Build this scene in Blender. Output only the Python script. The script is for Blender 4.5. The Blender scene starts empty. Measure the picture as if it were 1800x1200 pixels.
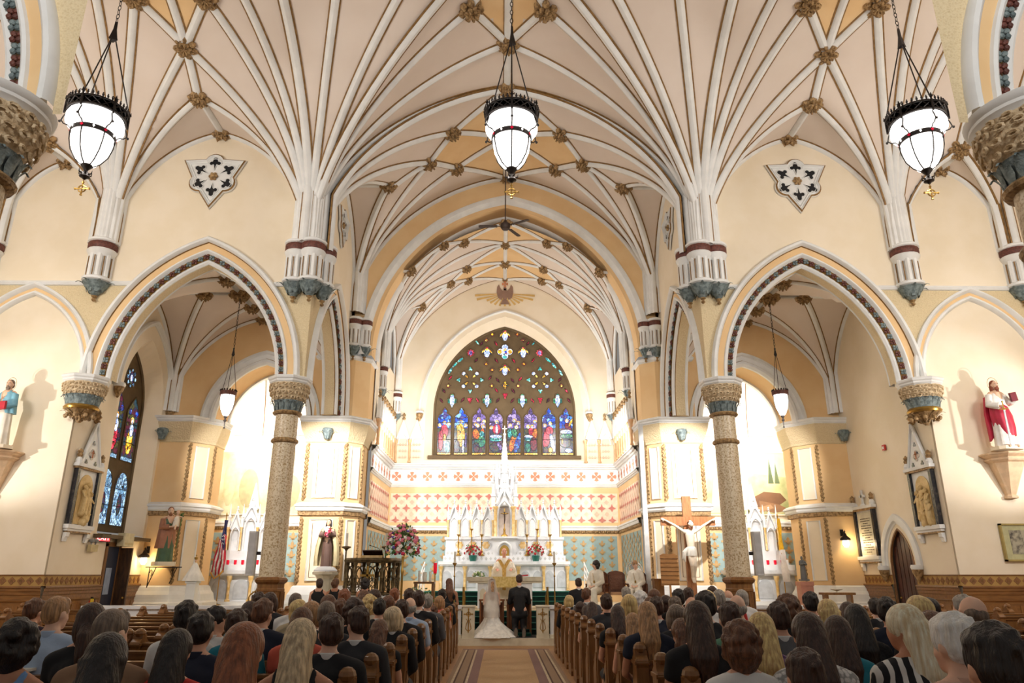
import bpy, math, random
from math import sin, cos, pi, sqrt, radians, atan2
from mathutils import Vector, Matrix
random.seed(7)
C = bpy.context.scene.collection
SC = bpy.context.scene
# ---------------- camera, world, lights, exposure ----------------
cd = bpy.data.cameras.new('camera'); cam = bpy.data.objects.new('camera', cd); C.objects.link(cam)
cd.sensor_width = 36; cd.lens = 25.3; cd.clip_start = .05; cd.clip_end = 200
cam.location = (-.13, 0, 1.65); cam.rotation_euler = (radians(108), 0, radians(-.86))
SC.camera = cam
SC.view_settings.view_transform = 'Standard'; SC.view_settings.look = 'None'
SC.view_settings.gamma = 1; SC.view_settings.exposure = 0.12; SC.view_settings.use_curve_mapping = False
w = bpy.data.worlds.new('world'); SC.world = w; w.use_nodes = True
w.node_tree.nodes['Background'].inputs[0].default_value = (1, .94, .87, 1)
w.node_tree.nodes['Background'].inputs[1].default_value = .22
def light(name, kind, loc, power, col=(1, .86, .7), size=.3, target=None, spot=None, blend=.6):
    d = bpy.data.lights.new(name, kind); d.energy = power; d.color = col
    if kind == 'AREA': d.size = size
    else: d.shadow_soft_size = size
    if kind == 'SPOT': d.spot_size = radians(spot or 60); d.spot_blend = blend
    o = bpy.data.objects.new(name, d); C.objects.link(o); o.location = loc
    if target is not None:
        o.rotation_euler = (Vector(target) - Vector(loc)).to_track_quat('-Z', 'Y').to_euler()
    return o
W_ = (1, .95, .9)
for s in (-1, 1):
    light('pier_spot', 'SPOT', (s*5.6, 19.1, 6.3), 2100, W_, .08, (s*5.6, 23.2, 4.2), 62)
    light('altar_spot', 'SPOT', (s*8.2, 19.4, 6.2), 900, W_, .12, (s*8.9, 26.5, 4.3), 50)
    light('apse_light', 'AREA', (s*8.6, 24.7, 5.9), 190, W_, .9, (s*8.8, 26.4, 6.2))
    light('chancel_light', 'AREA', (s*3.9, 24.7, 6.2), 140, W_, .8, (s*1.0, 29, 5.2))
    light('chancel_wash', 'AREA', (s*2.6, 24.6, 7.6), 90, W_, 1.0, (-s*3, 29, 3.5))
    light('cornice_glow', 'AREA', (s*3.2, 26.7, 6.2), 70, W_, 1.2, (s*1.5, 27.4, 13))
    light('statue_spot', 'SPOT', (s*14.6, 15.0, 4.2), 620, (1, .95, .89), .06, (s*12.8, 18.4, 5.2), 66)
    light('transept_light', 'AREA', (s*13.2, 8.0, 8.5), 460, (1, .95, .9), 2.5, (s*10, 18, 8))
    light('wall_fill_spot', 'SPOT', (s*3.5, -4.5, 9.5), 3300, (1, .95, .9), .6, (s*7, 18.3, 9.8), 58, 1)  # added fill from behind the camera, brightens the upper transept walls
light('altar_down', 'SPOT', (0, 24.4, 11.5), 600, W_, .3, (0, 26.3, 1.5), 55)

# ---------------- materials ----------------
def lin(c):
    return tuple((x/12.92 if x <= .04045 else ((x+.055)/1.055)**2.4) for x in [v/255 for v in c])
MATS = {}
def mat(name, rgb, rough=.6, metal=0, rgb2=None, scale=6, bump=0, bscale=40, emit=0, kind='noise', detail=4, stretch=None, lo=.4, hi=.6, spec=None):
    if name in MATS: return MATS[name]
    m = bpy.data.materials.new(name); m.use_nodes = True; MATS[name] = m
    nt = m.node_tree; b = nt.nodes['Principled BSDF']; L = nt.links.new
    b.inputs['Roughness'].default_value = rough; b.inputs['Metallic'].default_value = metal
    if spec is not None: b.inputs['Specular IOR Level'].default_value = spec
    c1 = (*lin(rgb), 1); b.inputs['Base Color'].default_value = c1
    tc = nt.nodes.new('ShaderNodeTexCoord'); mp = nt.nodes.new('ShaderNodeMapping'); L(tc.outputs['Object'], mp.inputs[0])
    if stretch: mp.inputs['Scale'].default_value = stretch
    if rgb2 is None: rgb2 = tuple(max(0, x*.93) for x in rgb)
    if kind == 'voronoi':
        n = nt.nodes.new('ShaderNodeTexVoronoi'); n.inputs['Scale'].default_value = scale; out = n.outputs['Distance']
    elif kind == 'edge':
        n = nt.nodes.new('ShaderNodeTexVoronoi'); n.feature = 'DISTANCE_TO_EDGE'; n.inputs['Scale'].default_value = scale; out = n.outputs['Distance']
    elif kind == 'wave':
        n = nt.nodes.new('ShaderNodeTexWave'); n.inputs['Scale'].default_value = scale; n.inputs['Distortion'].default_value = 4; n.inputs['Detail'].default_value = 3; out = n.outputs['Fac']
    else:
        n = nt.nodes.new('ShaderNodeTexNoise'); n.inputs['Scale'].default_value = scale; n.inputs['Detail'].default_value = detail; out = n.outputs['Fac']
    L(mp.outputs[0], n.inputs['Vector'])
    r = nt.nodes.new('ShaderNodeValToRGB'); r.color_ramp.elements[0].position = lo; r.color_ramp.elements[1].position = hi
    r.color_ramp.elements[0].color = c1; r.color_ramp.elements[1].color = (*lin(rgb2), 1)
    L(out, r.inputs[0]); L(r.outputs[0], b.inputs['Base Color'])
    if emit:
        L(r.outputs[0], b.inputs['Emission Color']); b.inputs['Emission Strength'].default_value = emit
    if bump:
        n2 = nt.nodes.new('ShaderNodeTexNoise'); n2.inputs['Scale'].default_value = bscale; n2.inputs['Detail'].default_value = 3
        L(mp.outputs[0], n2.inputs['Vector'])
        bp = nt.nodes.new('ShaderNodeBump'); bp.inputs['Strength'].default_value = bump; bp.inputs['Distance'].default_value = .03
        L(n2.outputs['Fac'], bp.inputs['Height']); L(bp.outputs[0], b.inputs['Normal'])
    return m
cream = mat('cream_plaster', (240, 227, 204), .8, scale=1.2, rgb2=(236, 222, 196))
web = mat('vault_plaster', (226, 213, 201), .85, scale=.7, rgb2=(221, 207, 194))
orange = mat('apricot_paint', (234, 200, 150), .75, scale=1.5, rgb2=(230, 193, 141))
white = mat('white_trim', (232, 233, 231), .55, scale=3, rgb2=(225, 226, 224))
gold = mat('gold_line', (146, 110, 60), .6, .1, scale=9, rgb2=(122, 90, 46))
bossm = mat('gilded_leaf', (182, 150, 104), .5, .15, scale=14, rgb2=(128, 100, 64), bump=.6)
stucco = mat('stucco_relief', (224, 206, 168), .8, scale=26, rgb2=(212, 192, 152), bump=1, bscale=20, kind='edge', lo=.0, hi=.3)
bluegrey = mat('blue_grey_paint', (128, 142, 142), .6, scale=12, rgb2=(92, 106, 108), bump=.5)
maroon = mat('maroon_paint', (112, 62, 50), .6, scale=20, rgb2=(84, 46, 38))
ochre = mat('ochre_gilding', (176, 136, 66), .55, .2, scale=12, rgb2=(146, 106, 48))
capm = mat('capital_carving', (218, 198, 164), .75, scale=12, rgb2=(190, 166, 130), bump=1, bscale=14)
granite = mat('crackled_granite', (218, 202, 172), .35, scale=26, rgb2=(164, 134, 88), lo=.46, hi=.66, detail=5)
oak = mat('varnished_oak', (142, 98, 54), .32, scale=3, rgb2=(112, 74, 38), kind='noise', stretch=(6, 6, 1), lo=.3, hi=.7)
oakh = mat('oak_rail', (142, 98, 52), .3, scale=3, rgb2=(108, 70, 36), stretch=(1, 6, 6), lo=.3, hi=.7)
darkoak = mat('dark_oak', (74, 48, 26), .4, scale=4, rgb2=(50, 30, 16), stretch=(6, 6, 1))
marble = mat('white_marble', (224, 226, 228), .3, scale=3, rgb2=(192, 196, 200), lo=.55, hi=.75, detail=8)
ivory = mat('ivory_marble', (214, 204, 180), .35, scale=4, rgb2=(188, 176, 150), lo=.45, hi=.75, detail=8)
brass = mat('brass', (186, 148, 74), .3, .8, scale=8)
iron = mat('black_iron', (34, 30, 28), .5, .6, scale=8)
stone = mat('tracery_brown', (106, 88, 62), .8, scale=3, rgb2=(97, 80, 55))
dadob = mat('dado_ochre', (176, 140, 78), .7, scale=3, rgb2=(166, 130, 70))
dadoc = mat('dado_cross_paint', (140, 96, 56), .7)
floorm = mat('floor_boards', (176, 132, 82), .4, scale=4, rgb2=(160, 116, 68), stretch=(1, 6, 1))
green = mat('green_carpet', (22, 92, 76), .95, scale=30, rgb2=(14, 74, 62), bump=.3)
navyc = mat('dark_carpet', (30, 34, 40), .95, scale=30)
black = mat('matte_black', (18, 18, 20), .6)

# ---------------- mesh builder ----------------
class MB:
    def __init__(s): s.v = []; s.f = []; s.m = []; s.k = 0
    def add(s, vs, fs, k=None):
        o = len(s.v); s.v += [tuple(p) for p in vs]; s.f += [tuple(i+o for i in f) for f in fs]
        s.m += [s.k if k is None else k]*len(fs); return s
    def box(s, c, d, k=None, rz=0, bev=0):
        x, y, z = d[0]/2, d[1]/2, d[2]/2; ca, sa = cos(rz), sin(rz)
        if bev:
            b = bev; pts = [(-x+b, -y), (x-b, -y), (x, -y+b), (x, y-b), (x-b, y), (-x+b, y), (-x, y-b), (-x, -y+b)]
            pts = [(p[0]*ca-p[1]*sa+c[0], p[0]*sa+p[1]*ca+c[1]) for p in pts]
            return s.prism(pts, c[2]-z, c[2]+z, k)
        P = [(a*x, b*y, e*z) for e in (-1, 1) for a, b in ((-1, -1), (1, -1), (1, 1), (-1, 1))]
        P = [(c[0]+p[0]*ca-p[1]*sa, c[1]+p[0]*sa+p[1]*ca, c[2]+p[2]) for p in P]
        return s.add(P, [(3, 2, 1, 0), (4, 5, 6, 7), (0, 1, 5, 4), (1, 2, 6, 5), (2, 3, 7, 6), (3, 0, 4, 7)], k)
    def b6(s, x0, x1, y0, y1, z0, z1, k=None):
        return s.box(((x0+x1)/2, (y0+y1)/2, (z0+z1)/2), (abs(x1-x0), abs(y1-y0), abs(z1-z0)), k)
    def prism(s, pts, z0, z1, k=None):
        n = len(pts); A = sum(pts[i][0]*pts[(i+1) % n][1]-pts[(i+1) % n][0]*pts[i][1] for i in range(n))
        if A < 0: pts = pts[::-1]
        vs = [(p[0], p[1], z0) for p in pts]+[(p[0], p[1], z1) for p in pts]
        fs = [tuple(range(n))[::-1], tuple(range(n, 2*n))]+[(i, (i+1) % n, n+(i+1) % n, n+i) for i in range(n)]
        return s.add(vs, fs, k)
    def slab(s, pts, o, ux, uz, n, k=None, t0=0):
        """extrude 2-D pts on plane (origin o, axes ux, uz) by vector n (Vectors)"""
        o, ux, uz, n = map(Vector, (o, ux, uz, n)); m = len(pts)
        A = [o+ux*p[0]+uz*p[1]+n*t0 for p in pts]; B = [a+n*(1-t0) for a in A]
        return s.add(A+B, [tuple(range(m))[::-1], tuple(range(m, 2*m))]+[(i, (i+1) % m, m+(i+1) % m, m+i) for i in range(m)], k)
    def lathe(s, prof, c=(0, 0, 0), n=16, k=None, sx=1, sy=1, ks=None, tilt=None):
        vs = []; fs = []; km = []
        for r, z in prof:
            for i in range(n):
                a = 2*pi*i/n; vs.append((r*cos(a)*sx, r*sin(a)*sy, z))
        for j in range(len(prof)-1):
            for i in range(n):
                a = j*n+i; b = j*n+(i+1) % n; fs.append((a, b, b+n, a+n)); km.append(ks[j] if ks else k)
        fs.append(tuple(range(n))[::-1]); km.append(km[0]); fs.append(tuple(range((len(prof)-1)*n, len(prof)*n))); km.append(km[-2])
        if tilt is not None: vs = [tilt @ Vector(p) for p in vs]
        o = len(s.v); s.v += [(p[0]+c[0], p[1]+c[1], p[2]+c[2]) for p in vs]
        s.f += [tuple(i+o for i in f) for f in fs]; s.m += [s.k if q is None else q for q in km]; return s
    def ball(s, c, r, n=10, m=6, k=None, sx=1, sy=1, sz=1):
        return s.lathe([(max(.001, r*sin(pi*j/m)), -r*sz*cos(pi*j/m)) for j in range(m+1)], c, n, k, sx, sy)
    def tube(s, pts, r, n=8, k=None, closed=False):
        pts = [Vector(p) for p in pts]; N = len(pts); vs = []; R = r if isinstance(r, (list, tuple)) else [r]*N
        ref = None
        for i, p in enumerate(pts):
            t = (pts[(i+1) % N]-pts[i-1]) if closed else (pts[min(i+1, N-1)]-pts[max(i-1, 0)])
            if t.length < 1e-9: t = Vector((0, 0, 1))
            t.normalize()
            if ref is None:
                ref = Vector((0, 0, 1)) if abs(t.z) < .9 else Vector((1, 0, 0))
            a = (ref-t*ref.dot(t))
            if a.length < 1e-6: a = t.orthogonal()
            a.normalize(); ref = a; b = t.cross(a)
            for j in range(n):
                q = 2*pi*j/n; vs.append(p+(a*cos(q)+b*sin(q))*R[i])
        fs = []
        for i in range(N if closed else N-1):
            for j in range(n):
                a = i*n+j; b = i*n+(j+1) % n; c = ((i+1) % N)*n; fs.append((a, b, c+(j+1) % n, c+j))
        if not closed: fs += [tuple(range(n))[::-1], tuple(range((N-1)*n, N*n))]
        return s.add(vs, fs, k)
    def sweep(s, rings, ks=None, k=None, caps=False):
        """rings: list of equal-length point lists; strip materials ks per profile segment"""
        n = len(rings[0]); o = len(s.v)
        for r in rings: s.v += [tuple(p) for p in r]
        for i in range(len(rings)-1):
            for j in range(n-1):
                a = o+i*n+j; s.f.append((a, a+1, a+n+1, a+n)); s.m.append(ks[j] if ks else (s.k if k is None else k))
        if caps:
            s.f += [tuple(range(o, o+n))[::-1], tuple(range(o+(len(rings)-1)*n, o+len(rings)*n))]; s.m += [s.k if k is None else k]*2
        return s
    def mesh(s, name, mats, smooth=False):
        me = bpy.data.meshes.new(name); me.from_pydata(s.v, [], s.f)
        if not isinstance(mats, (list, tuple)): mats = [mats]
        for m in mats: me.materials.append(m)
        if len(mats) > 1: me.polygons.foreach_set('material_index', s.m)
        if smooth:
            me.polygons.foreach_set('use_smooth', [True]*len(me.polygons))
            try: me.set_sharp_from_angle(angle=radians(40))
            except Exception: pass
        me.update(); return me
    def build(s, name, mats, parent=None, label=None, cat=None, group=None, kind=None, smooth=False, loc=None, rz=0):
        return link(name, s.mesh(name, mats, smooth), parent, label, cat, group, kind, loc, rz)
def link(name, me, parent=None, label=None, cat=None, group=None, kind=None, loc=None, rz=0):
    o = bpy.data.objects.new(name, me); C.objects.link(o)
    if loc is not None: o.location = loc
    if rz: o.rotation_euler = (0, 0, rz)
    if parent is not None: o.parent = parent
    if label: o['label'] = label
    if cat: o['category'] = cat
    if group: o['group'] = group
    if kind: o['kind'] = kind
    return o
def thing(name, label, cat, loc=(0, 0, 0), rz=0, group=None, kind=None):
    o = link(name, None, None, label, cat, group, kind, loc, rz); o.empty_display_size = .1; return o
def struct(name): return link(name, None, kind='structure')
KIDS = {}
def copy_tree(o, parent=None, keep=True):
    c = o.copy(); C.objects.link(c)
    if parent is not None: c.parent = parent
    for ch in [x for x in ALLOBJ() if x.parent == o]: copy_tree(ch, c)
    return c
def ALLOBJ(): return list(C.objects)
def dup(o, loc=None, rz=None, label=None, group=None):
    kids = {}
    for x in C.objects:
        if x.parent: kids.setdefault(x.parent.name, []).append(x)
    def rec(a, par):
        c = a.copy(); C.objects.link(c)
        if par is not None: c.parent = par
        for ch in kids.get(a.name, []): rec(ch, c)
        return c
    c = rec(o, None)
    if loc is not None: c.location = loc
    if rz is not None: c.rotation_euler = (0, 0, rz)
    if label: c['label'] = label
    if group: c['group'] = group
    return c
SIDE = {-1: 'left', 1: 'right'}

# ---------------- pointed arch helpers ----------------
def arch2(x0, x1, zs, rise, d=0, n=14, legs=None):
    """polyline of a pointed arch, offset d outward, as (s, z) from x0 side to x1 side"""
    a = (x1-x0)/2; R = max((a*a+rise*rise)/(2*a), a*1.0001); cx = (x0+x1)/2
    cl = x0+R; top = math.acos(max(-1, min(1, (R-a)/(R+d)))); P = []
    for i in range(n+1):
        t = top*i/n; P.append((cl-(R+d)*cos(t), zs+(R+d)*sin(t)))
    Q = [(2*cx-x, z) for x, z in P[::-1]][1:]
    if legs is not None: P = [(x0-d, legs)]+P; Q = Q+[(x1+d, legs)]
    return P+Q
def arch_z(x, x0, x1, zs, rise, d):
    a = (x1-x0)/2; R = (a*a+rise*rise)/(2*a); cx = (x0+x1)/2; u = abs(x-cx)
    q = (R+d)**2-(u+R-a)**2
    return zs+sqrt(q) if q > 0 and u < a+d else None
def arch_sweep(mb, x0, x1, zs, rise, prof, fn, ks, n=14, legs=None):
    """prof: (d, depth, ) list; fn(s, depth, z) -> xyz"""
    lines = [arch2(x0, x1, zs, rise, d, n, legs) for d, y in prof]
    rings = [[fn(lines[j][i][0], prof[j][1], lines[j][i][1]) for j in range(len(prof))] for i in range(len(lines[0]))]
    mb.sweep(rings, ks)
def wallstrip(mb, xs, zb, zt, fn, k=None):
    for a, b in zip(xs[:-1], xs[1:]):
        e = 1e-4; za, zc = zb(a+e), zb(b-e); ta, tc_ = zt(a+e), zt(b-e)
        if ta-za > 1e-3 or tc_-zc > 1e-3:
            mb.add([fn(a, za), fn(b, zc), fn(b, max(tc_, zc)), fn(a, max(ta, za))], [(0, 1, 2, 3)], k)
def frange(a, b, n): return [a+(b-a)*i/n for i in range(n+1)]
# ================= SETTING =================
fl = MB(); fl.b6(-15, 15, -6, 30, -.2, 0); fl.build('floor', [floorm], kind='structure')
# ---- vaults ----
def fpro(t):
    t = max(0, min(1, t)); return .85*sqrt(1-(1-t)**2)+.15*t
class Vault:
    def __init__(s, x0, x1, y0, y1, zs, zx, zy):
        s.x0, s.x1, s.y0, s.y1, s.zs, s.hx, s.hy = x0, x1, y0, y1, zs, zx-zs, zy-zs
        s.cx, s.cy, s.ax, s.ay = (x0+x1)/2, (y0+y1)/2, (x1-x0)/2, (y1-y0)/2
    def z(s, x, y):
        return s.zs+max(s.hx*fpro(1-abs(x-s.cx)/s.ax), s.hy*fpro(1-abs(y-s.cy)/s.ay))
    def nrm(s, x, y):
        e = .02; gx = (s.z(x+e, y)-s.z(x-e, y))/(2*e); gy = (s.z(x, y+e)-s.z(x, y-e))/(2*e)
        v = Vector((gx, gy, -1)); return v.normalized()
    def web(s, par, n=64, polys=(), ymin=None):
        m = MB()
        def g(c, a, n): return [c+a*(-1+(2*i/n)**2) if i <= n/2 else c+a*(1-(2*(n-i)/n)**2) for i in range(n+1)]
        # denser near both the walls and the ridge
        def h(c, a, n): return [c+a*(.5*(q/a if a else 0)+.5*math.sin((q/a)*pi/2)) for q in [v-c for v in g(c, a, n)]]
        X = h(s.cx, s.ax, n); Y = h(s.cy, s.ay, n)
        vs = [(x, y, s.z(x, y)) for y in Y for x in X]; m.v = vs
        for j in range(n):
            if ymin is not None and Y[j] < ymin: continue
            for i in range(n):
                a = j*(n+1)+i; px, py = (X[i]+X[i+1])/2, (Y[j]+Y[j+1])/2
                k = 0
                for pl in polys:
                    if inside(px, py, pl): k = 1
                m.f.append((a, a+1, a+n+2, a+n+1)); m.m.append(k)
        return m.build('vault_web', [web, orange], par, smooth=True)
def inside(x, y, pl):
    c = False; n = len(pl)
    for i in range(n):
        (x1, y1), (x2, y2) = pl[i], pl[(i+1) % n]
        if (y1 > y) != (y2 > y) and x < (x2-x1)*(y-y1)/(y2-y1)+x1: c = not c
    return c
RP = [(-.138, 0), (-.138, .04), (-.1, .045), (-.088, .08), (-.045, .112), (0, .13), (.045, .112), (.088, .08), (.1, .045), (.138, .04), (.138, 0)]
RK = [1, 1, 0, 0, 0, 0, 0, 0, 1, 1]
def rib(par, V, p0, p1, corner=None, sc=1, n=18, drop=None, lift=0, name='rib'):
    """rib lying on the web from plan point p0 to p1; starts on a vertical shaft when p0 is a springer"""
    rings = []; P = []
    d = Vector((p1[0]-p0[0], p1[1]-p0[1])); Ln = d.length; dn = d/Ln if Ln else d
    if corner:
        st = .34*sc/Ln if Ln > 1 else .2
        ts = [st+(1-st)*(i/n)**1.9 for i in range(n+1)]
    else: ts = [i/n for i in range(n+1)]
    ex = 1e-3
    for t in ts:
        x = p0[0]+d.x*t; y = p0[1]+d.y*t
        x = min(max(x, V.x0+ex), V.x1-ex); y = min(max(y, V.y0+ex), V.y1-ex)
        P.append((x, y, V.z(x, y)+lift, V.nrm(x, y)))
    if corner:
        x, y, z, nn = P[0]
        nh = Vector((dn.x, dn.y, 0))
        P = [(x, y, drop if drop else V.zs, nh), (x, y, ((drop or V.zs)+z)/2, nh)]+P
        P[2] = (x, y, z, (nh+nn).normalized())
    for i, (x, y, z, nn) in enumerate(P):
        a = Vector(P[max(i-1, 0)][:3]); b = Vector(P[min(i+1, len(P)-1)][:3]); t = (b-a).normalized()
        side = t.cross(nn)
        if side.length < .05: side = Vector((-dn.y, dn.x, 0))
        side.normalize(); nn = side.cross(t); 
        c = Vector((x, y, z)); rings.append([c+side*u*sc+nn*(w_*sc-.02) for u, w_ in RP])
    m = MB(); m.sweep(rings, RK); return m.build(name, [white, gold], par, smooth=True)
def rosette(r=.24, n=7, seed=0):
    rd = random.Random(seed); m = MB(); m.ball((0, 0, 0), r*.55, 10, 6, sz=.8)
    for ring, (k, rr, zz, s_) in enumerate([(n, r*.72, 0, .42), (n, r*.42, -r*.35, .3)]):
        for i in range(k):
            a = 2*pi*(i+.5*ring)/k
            m.ball((rr*cos(a), rr*sin(a), zz+rd.uniform(-.02, .02)), r*s_, 7, 4, sx=1, sy=.8, sz=.7)
            m.tube([(rr*.4*cos(a), rr*.4*sin(a), zz-.05*r), (rr*1.1*cos(a), rr*1.1*sin(a), zz-r*.35), (rr*1.45*cos(a), rr*1.45*sin(a), zz)], [r*.1, r*.12, r*.05], 5)
    return m.mesh('boss', [bossm], True)
ROS = [rosette(.3, 7, 1), rosette(.3, 6, 2)]
def boss(par, V, x, y, sc=1, dz=0):
    o = link('boss', random.choice(ROS), par); o.location = (x, y, V.z(x, y)-.06+dz); o.scale = (sc,)*3
    nn = V.nrm(min(max(x, V.x0+.05), V.x1-.05), min(max(y, V.y0+.05), V.y1-.05)); q = (-nn).to_track_quat('Z', 'Y').to_euler()
    if abs(nn.z) > .25: o.rotation_euler = q
    return o
A5, Y0, Y1, Y2 = 5.55, 6.9, 18.3, 23.4
# crossing
vc = struct('ceiling_crossing'); V = Vault(-A5, A5, Y0, Y1, 10.3, 15.65, 15.65); cy = V.cy
kx, ky, ay_ = .95, 3.4, 3.8
def star4(V, par, hx, hy, wx, wy):
    """four-pointed tierceron star: edge apexes, inner bosses, pairs"""
    cx, cy = V.cx, V.cy; S = []
    for sg in (-1, 1):
        S.append(dict(E=(cx, cy+sg*V.ay), A=(cx, cy+sg*hy), P=[(cx-wx, cy+sg*(hy-1.5)), (cx+wx, cy+sg*(hy-1.5))], c=[(V.x0, cy+sg*V.ay), (V.x1, cy+sg*V.ay)]))
        S.append(dict(E=(cx+sg*V.ax, cy), A=(cx+sg*hx, cy), P=[(cx+sg*(hx-1.5), cy-wy), (cx+sg*(hx-1.5), cy+wy)], c=[(cx+sg*V.ax, V.y0), (cx+sg*V.ax, V.y1)]))
    polys = [[s['A'], s['P'][0], (cx, cy), s['P'][1]] for s in S]
    V.web(par, 72, polys)
    for s in S:
        rib(par, V, s['E'], s['A']); rib(par, V, s['A'], (cx, cy)); boss(par, V, *s['A'], 1.05); boss(par, V, *s['E'], .95)
        for i in (0, 1):
            rib(par, V, s['A'], s['P'][i]); rib(par, V, s['P'][i], (cx, cy)); boss(par, V, *s['P'][i], 1.1)
            rib(par, V, s['c'][i], s['P'][i], True); rib(par, V, s['c'][i], s['A'], True)
    for a in (V.x0, V.x1):
        for b in (V.y0, V.y1): rib(par, V, (a, b), (cx, cy), True)
    boss(par, V, cx, cy, 1.4)
star4(V, vc, 3.7, 3.8, .95, .95)
for y in (Y0, Y1):
    for x in (-A5, A5): rib(vc, V, (x, y), (0, y), True, 1.15, 22)
for x in (-A5, A5):
    for y in (Y0, Y1): rib(vc, V, (x, y), (x, V.cy), True, 1.15, 22)
# transept bays
for s in (-1, 1):
    par = struct('ceiling_transept_'+SIDE[s]); a, b = sorted((s*A5, s*11.1)); V = Vault(a, b, Y0, Y1, 10.3, 13.95, 15.65); cx = V.cx
    polys = []
    for sg in (-1, 1):
        cy = V.cy; Wp, I, S_ = (cx, cy+sg*V.ay), (cx, cy+sg*4.0), (cx, cy+sg*2.85); P_ = [(cx-.87, cy+sg*1.75), (cx+.87, cy+sg*1.75)]
        for q in (Wp, I, S_): boss(par, V, *q, .95)
        rib(par, V, Wp, I); rib(par, V, I, S_); rib(par, V, S_, (cx, cy)); polys.append([S_, P_[0], (cx, cy), P_[1]])
        for i, xx in enumerate((V.x0, V.x1)):
            c = (xx, cy+sg*V.ay); boss(par, V, *P_[i], 1)
            rib(par, V, S_, P_[i]); rib(par, V, P_[i], (cx, cy))
            for q in (I, S_, P_[i]): rib(par, V, c, q, True)
            rib(par, V, c, Wp, True, .9)
            rib(par, V, c, (xx, cy), True, 1.0) if abs(xx) > 8 else None
            rib(par, V, c, ((xx+cx)/2, cy), True)
    for xx in (V.x0, V.x1): rib(par, V, (xx, V.cy), (cx, V.cy))
    boss(par, V, cx, V.cy, 1.2); V.web(par, 64, polys)
    par = struct('ceiling_transept_end_'+SIDE[s]); a, b = sorted((s*11.1, s*14.2)); V = Vault(a, b, Y0, Y1, 10.3, 12.95, 15.65); cx = V.cx
    for sg in (-1, 1):
        cy = V.cy; Wp, I = (cx, cy+sg*V.ay), (cx, cy+sg*4.7)
        boss(par, V, *Wp, .95); boss(par, V, *I, .95); rib(par, V, Wp, I); rib(par, V, I, (cx, cy))
        for xx in (V.x0, V.x1):
            c = (xx, cy+sg*V.ay); rib(par, V, c, I, True); rib(par, V, c, Wp, True, .9); rib(par, V, c, ((xx+cx)/2, cy), True)
    V.web(par, 48)
# star bay with side lunettes (nave bay before the chancel, chancel)
def star_bay(par, V, kx, ky, tx, lx, sc=1, ymin=None, full=True, alcove=True):
    cx, cy = V.cx, V.cy; polys = []
    ok = lambda p: ymin is None or p[1] >= ymin-.05
    def R(p, q, *a):
        if ymin is not None:
            if not ok(q) : return
        return rib(par, V, p, q, *a)
    for sg in (-1, 1):
        E = (cx, cy+sg*V.ay)
        if ok(E): boss(par, V, *E, .9*sc)
        if ok(E): rib(par, V, E, (cx, cy), None, sc)
        for sx in (-1, 1):
            K = (cx+sx*kx, cy+sg*ky); T = (cx+sx*tx, cy)
            polys.append([E, K, (cx, cy)])
            polys.append([K, T, (cx, cy)])
            c = (cx+sx*V.ax, cy+sg*V.ay)
            if ok(c) and ok(K):
                rib(par, V, E, K, None, sc)
                for q in (K, (cx+sx*tx, cy), (cx+sx*lx, cy)): rib(par, V, c, q, True, sc)
                rib(par, V, c, E, True, sc*1.05)
                rib(par, V, c, (cx+sx*V.ax, cy), True, sc*.9)
            if ok(K): boss(par, V, *K, .95*sc); rib(par, V, K, (cx, cy), None, sc); rib(par, V, K, T, None, sc)
    for sx in (-1, 1):
        T = (cx+sx*tx, cy); L_ = (cx+sx*lx, cy)
        if ok(T): boss(par, V, *T, .95*sc); boss(par, V, *L_, .95*sc); rib(par, V, T, L_, None, sc); rib(par, V, L_, (cx+sx*V.ax, cy), None, sc)
    if ok((cx, cy)): boss(par, V, cx, cy, 1.05*sc)
    V.web(par, 64, polys, ymin)
par = struct('ceiling_nave_bay'); star_bay(par, Vault(-5.3, 5.3, Y1, Y2, 10.2, 15.6, 13.8), 1.72, 1.05, 2.55, 3.85)
par = struct('ceiling_chancel'); star_bay(par, Vault(-4.6, 4.6, 25.5, 29.1, 8.9, 13.95, 12.0), 1.55, .62, 2.24, 3.37, .78)
par = struct('ceiling_chancel_front'); star_bay(par, Vault(-4.6, 4.6, 21.9, 25.5, 8.9, 13.95, 12.0), 1.55, .62, 2.24, 3.37, .78, 23.75)
# side chapel vaults between the transept wall and the side altars
for s in (-1, 1):
    par = struct('ceiling_side_chapel_'+SIDE[s]); a, b = sorted((s*5.5, s*11.1)); V = Vault(a, b, 18.7, 23.4, 6.75, 10.05, 10.05); cx, cy = V.cx, V.cy
    for q in ((cx, cy+1.15), (cx, cy-1.15), (cx-1.1, cy), (cx+1.1, cy), (cx, V.y1)): boss(par, V, *q, .9)
    boss(par, V, cx, cy, 1.1)
    for q in ((cx, cy+1.15), (cx, cy-1.15), (cx-1.1, cy), (cx+1.1, cy)):
        rib(par, V, q, (cx, cy), None, .85)
        for xx in (V.x0, V.x1):
            for yy in (V.y0, V.y1):
                if abs(xx-q[0]) < 3.3 and abs(yy-q[1]) < 2.8: rib(par, V, (xx, yy), q, True, .8)
    rib(par, V, (cx, V.y1), (cx, cy), None, .85); rib(par, V, (cx, V.y0), (cx, cy), None, .85); rib(par, V, (V.x0, cy), (cx, cy), None, .85); rib(par, V, (V.x1, cy), (cx, cy), None, .85)
    for xx in (V.x0, V.x1): rib(par, V, (xx, V.y1), (cx, V.y1), True, .8); rib(par, V, (xx, V.y0), (xx, cy), True, .8); rib(par, V, (xx, V.y1), (xx, cy), True, .8)
    V.web(par, 40)

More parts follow.
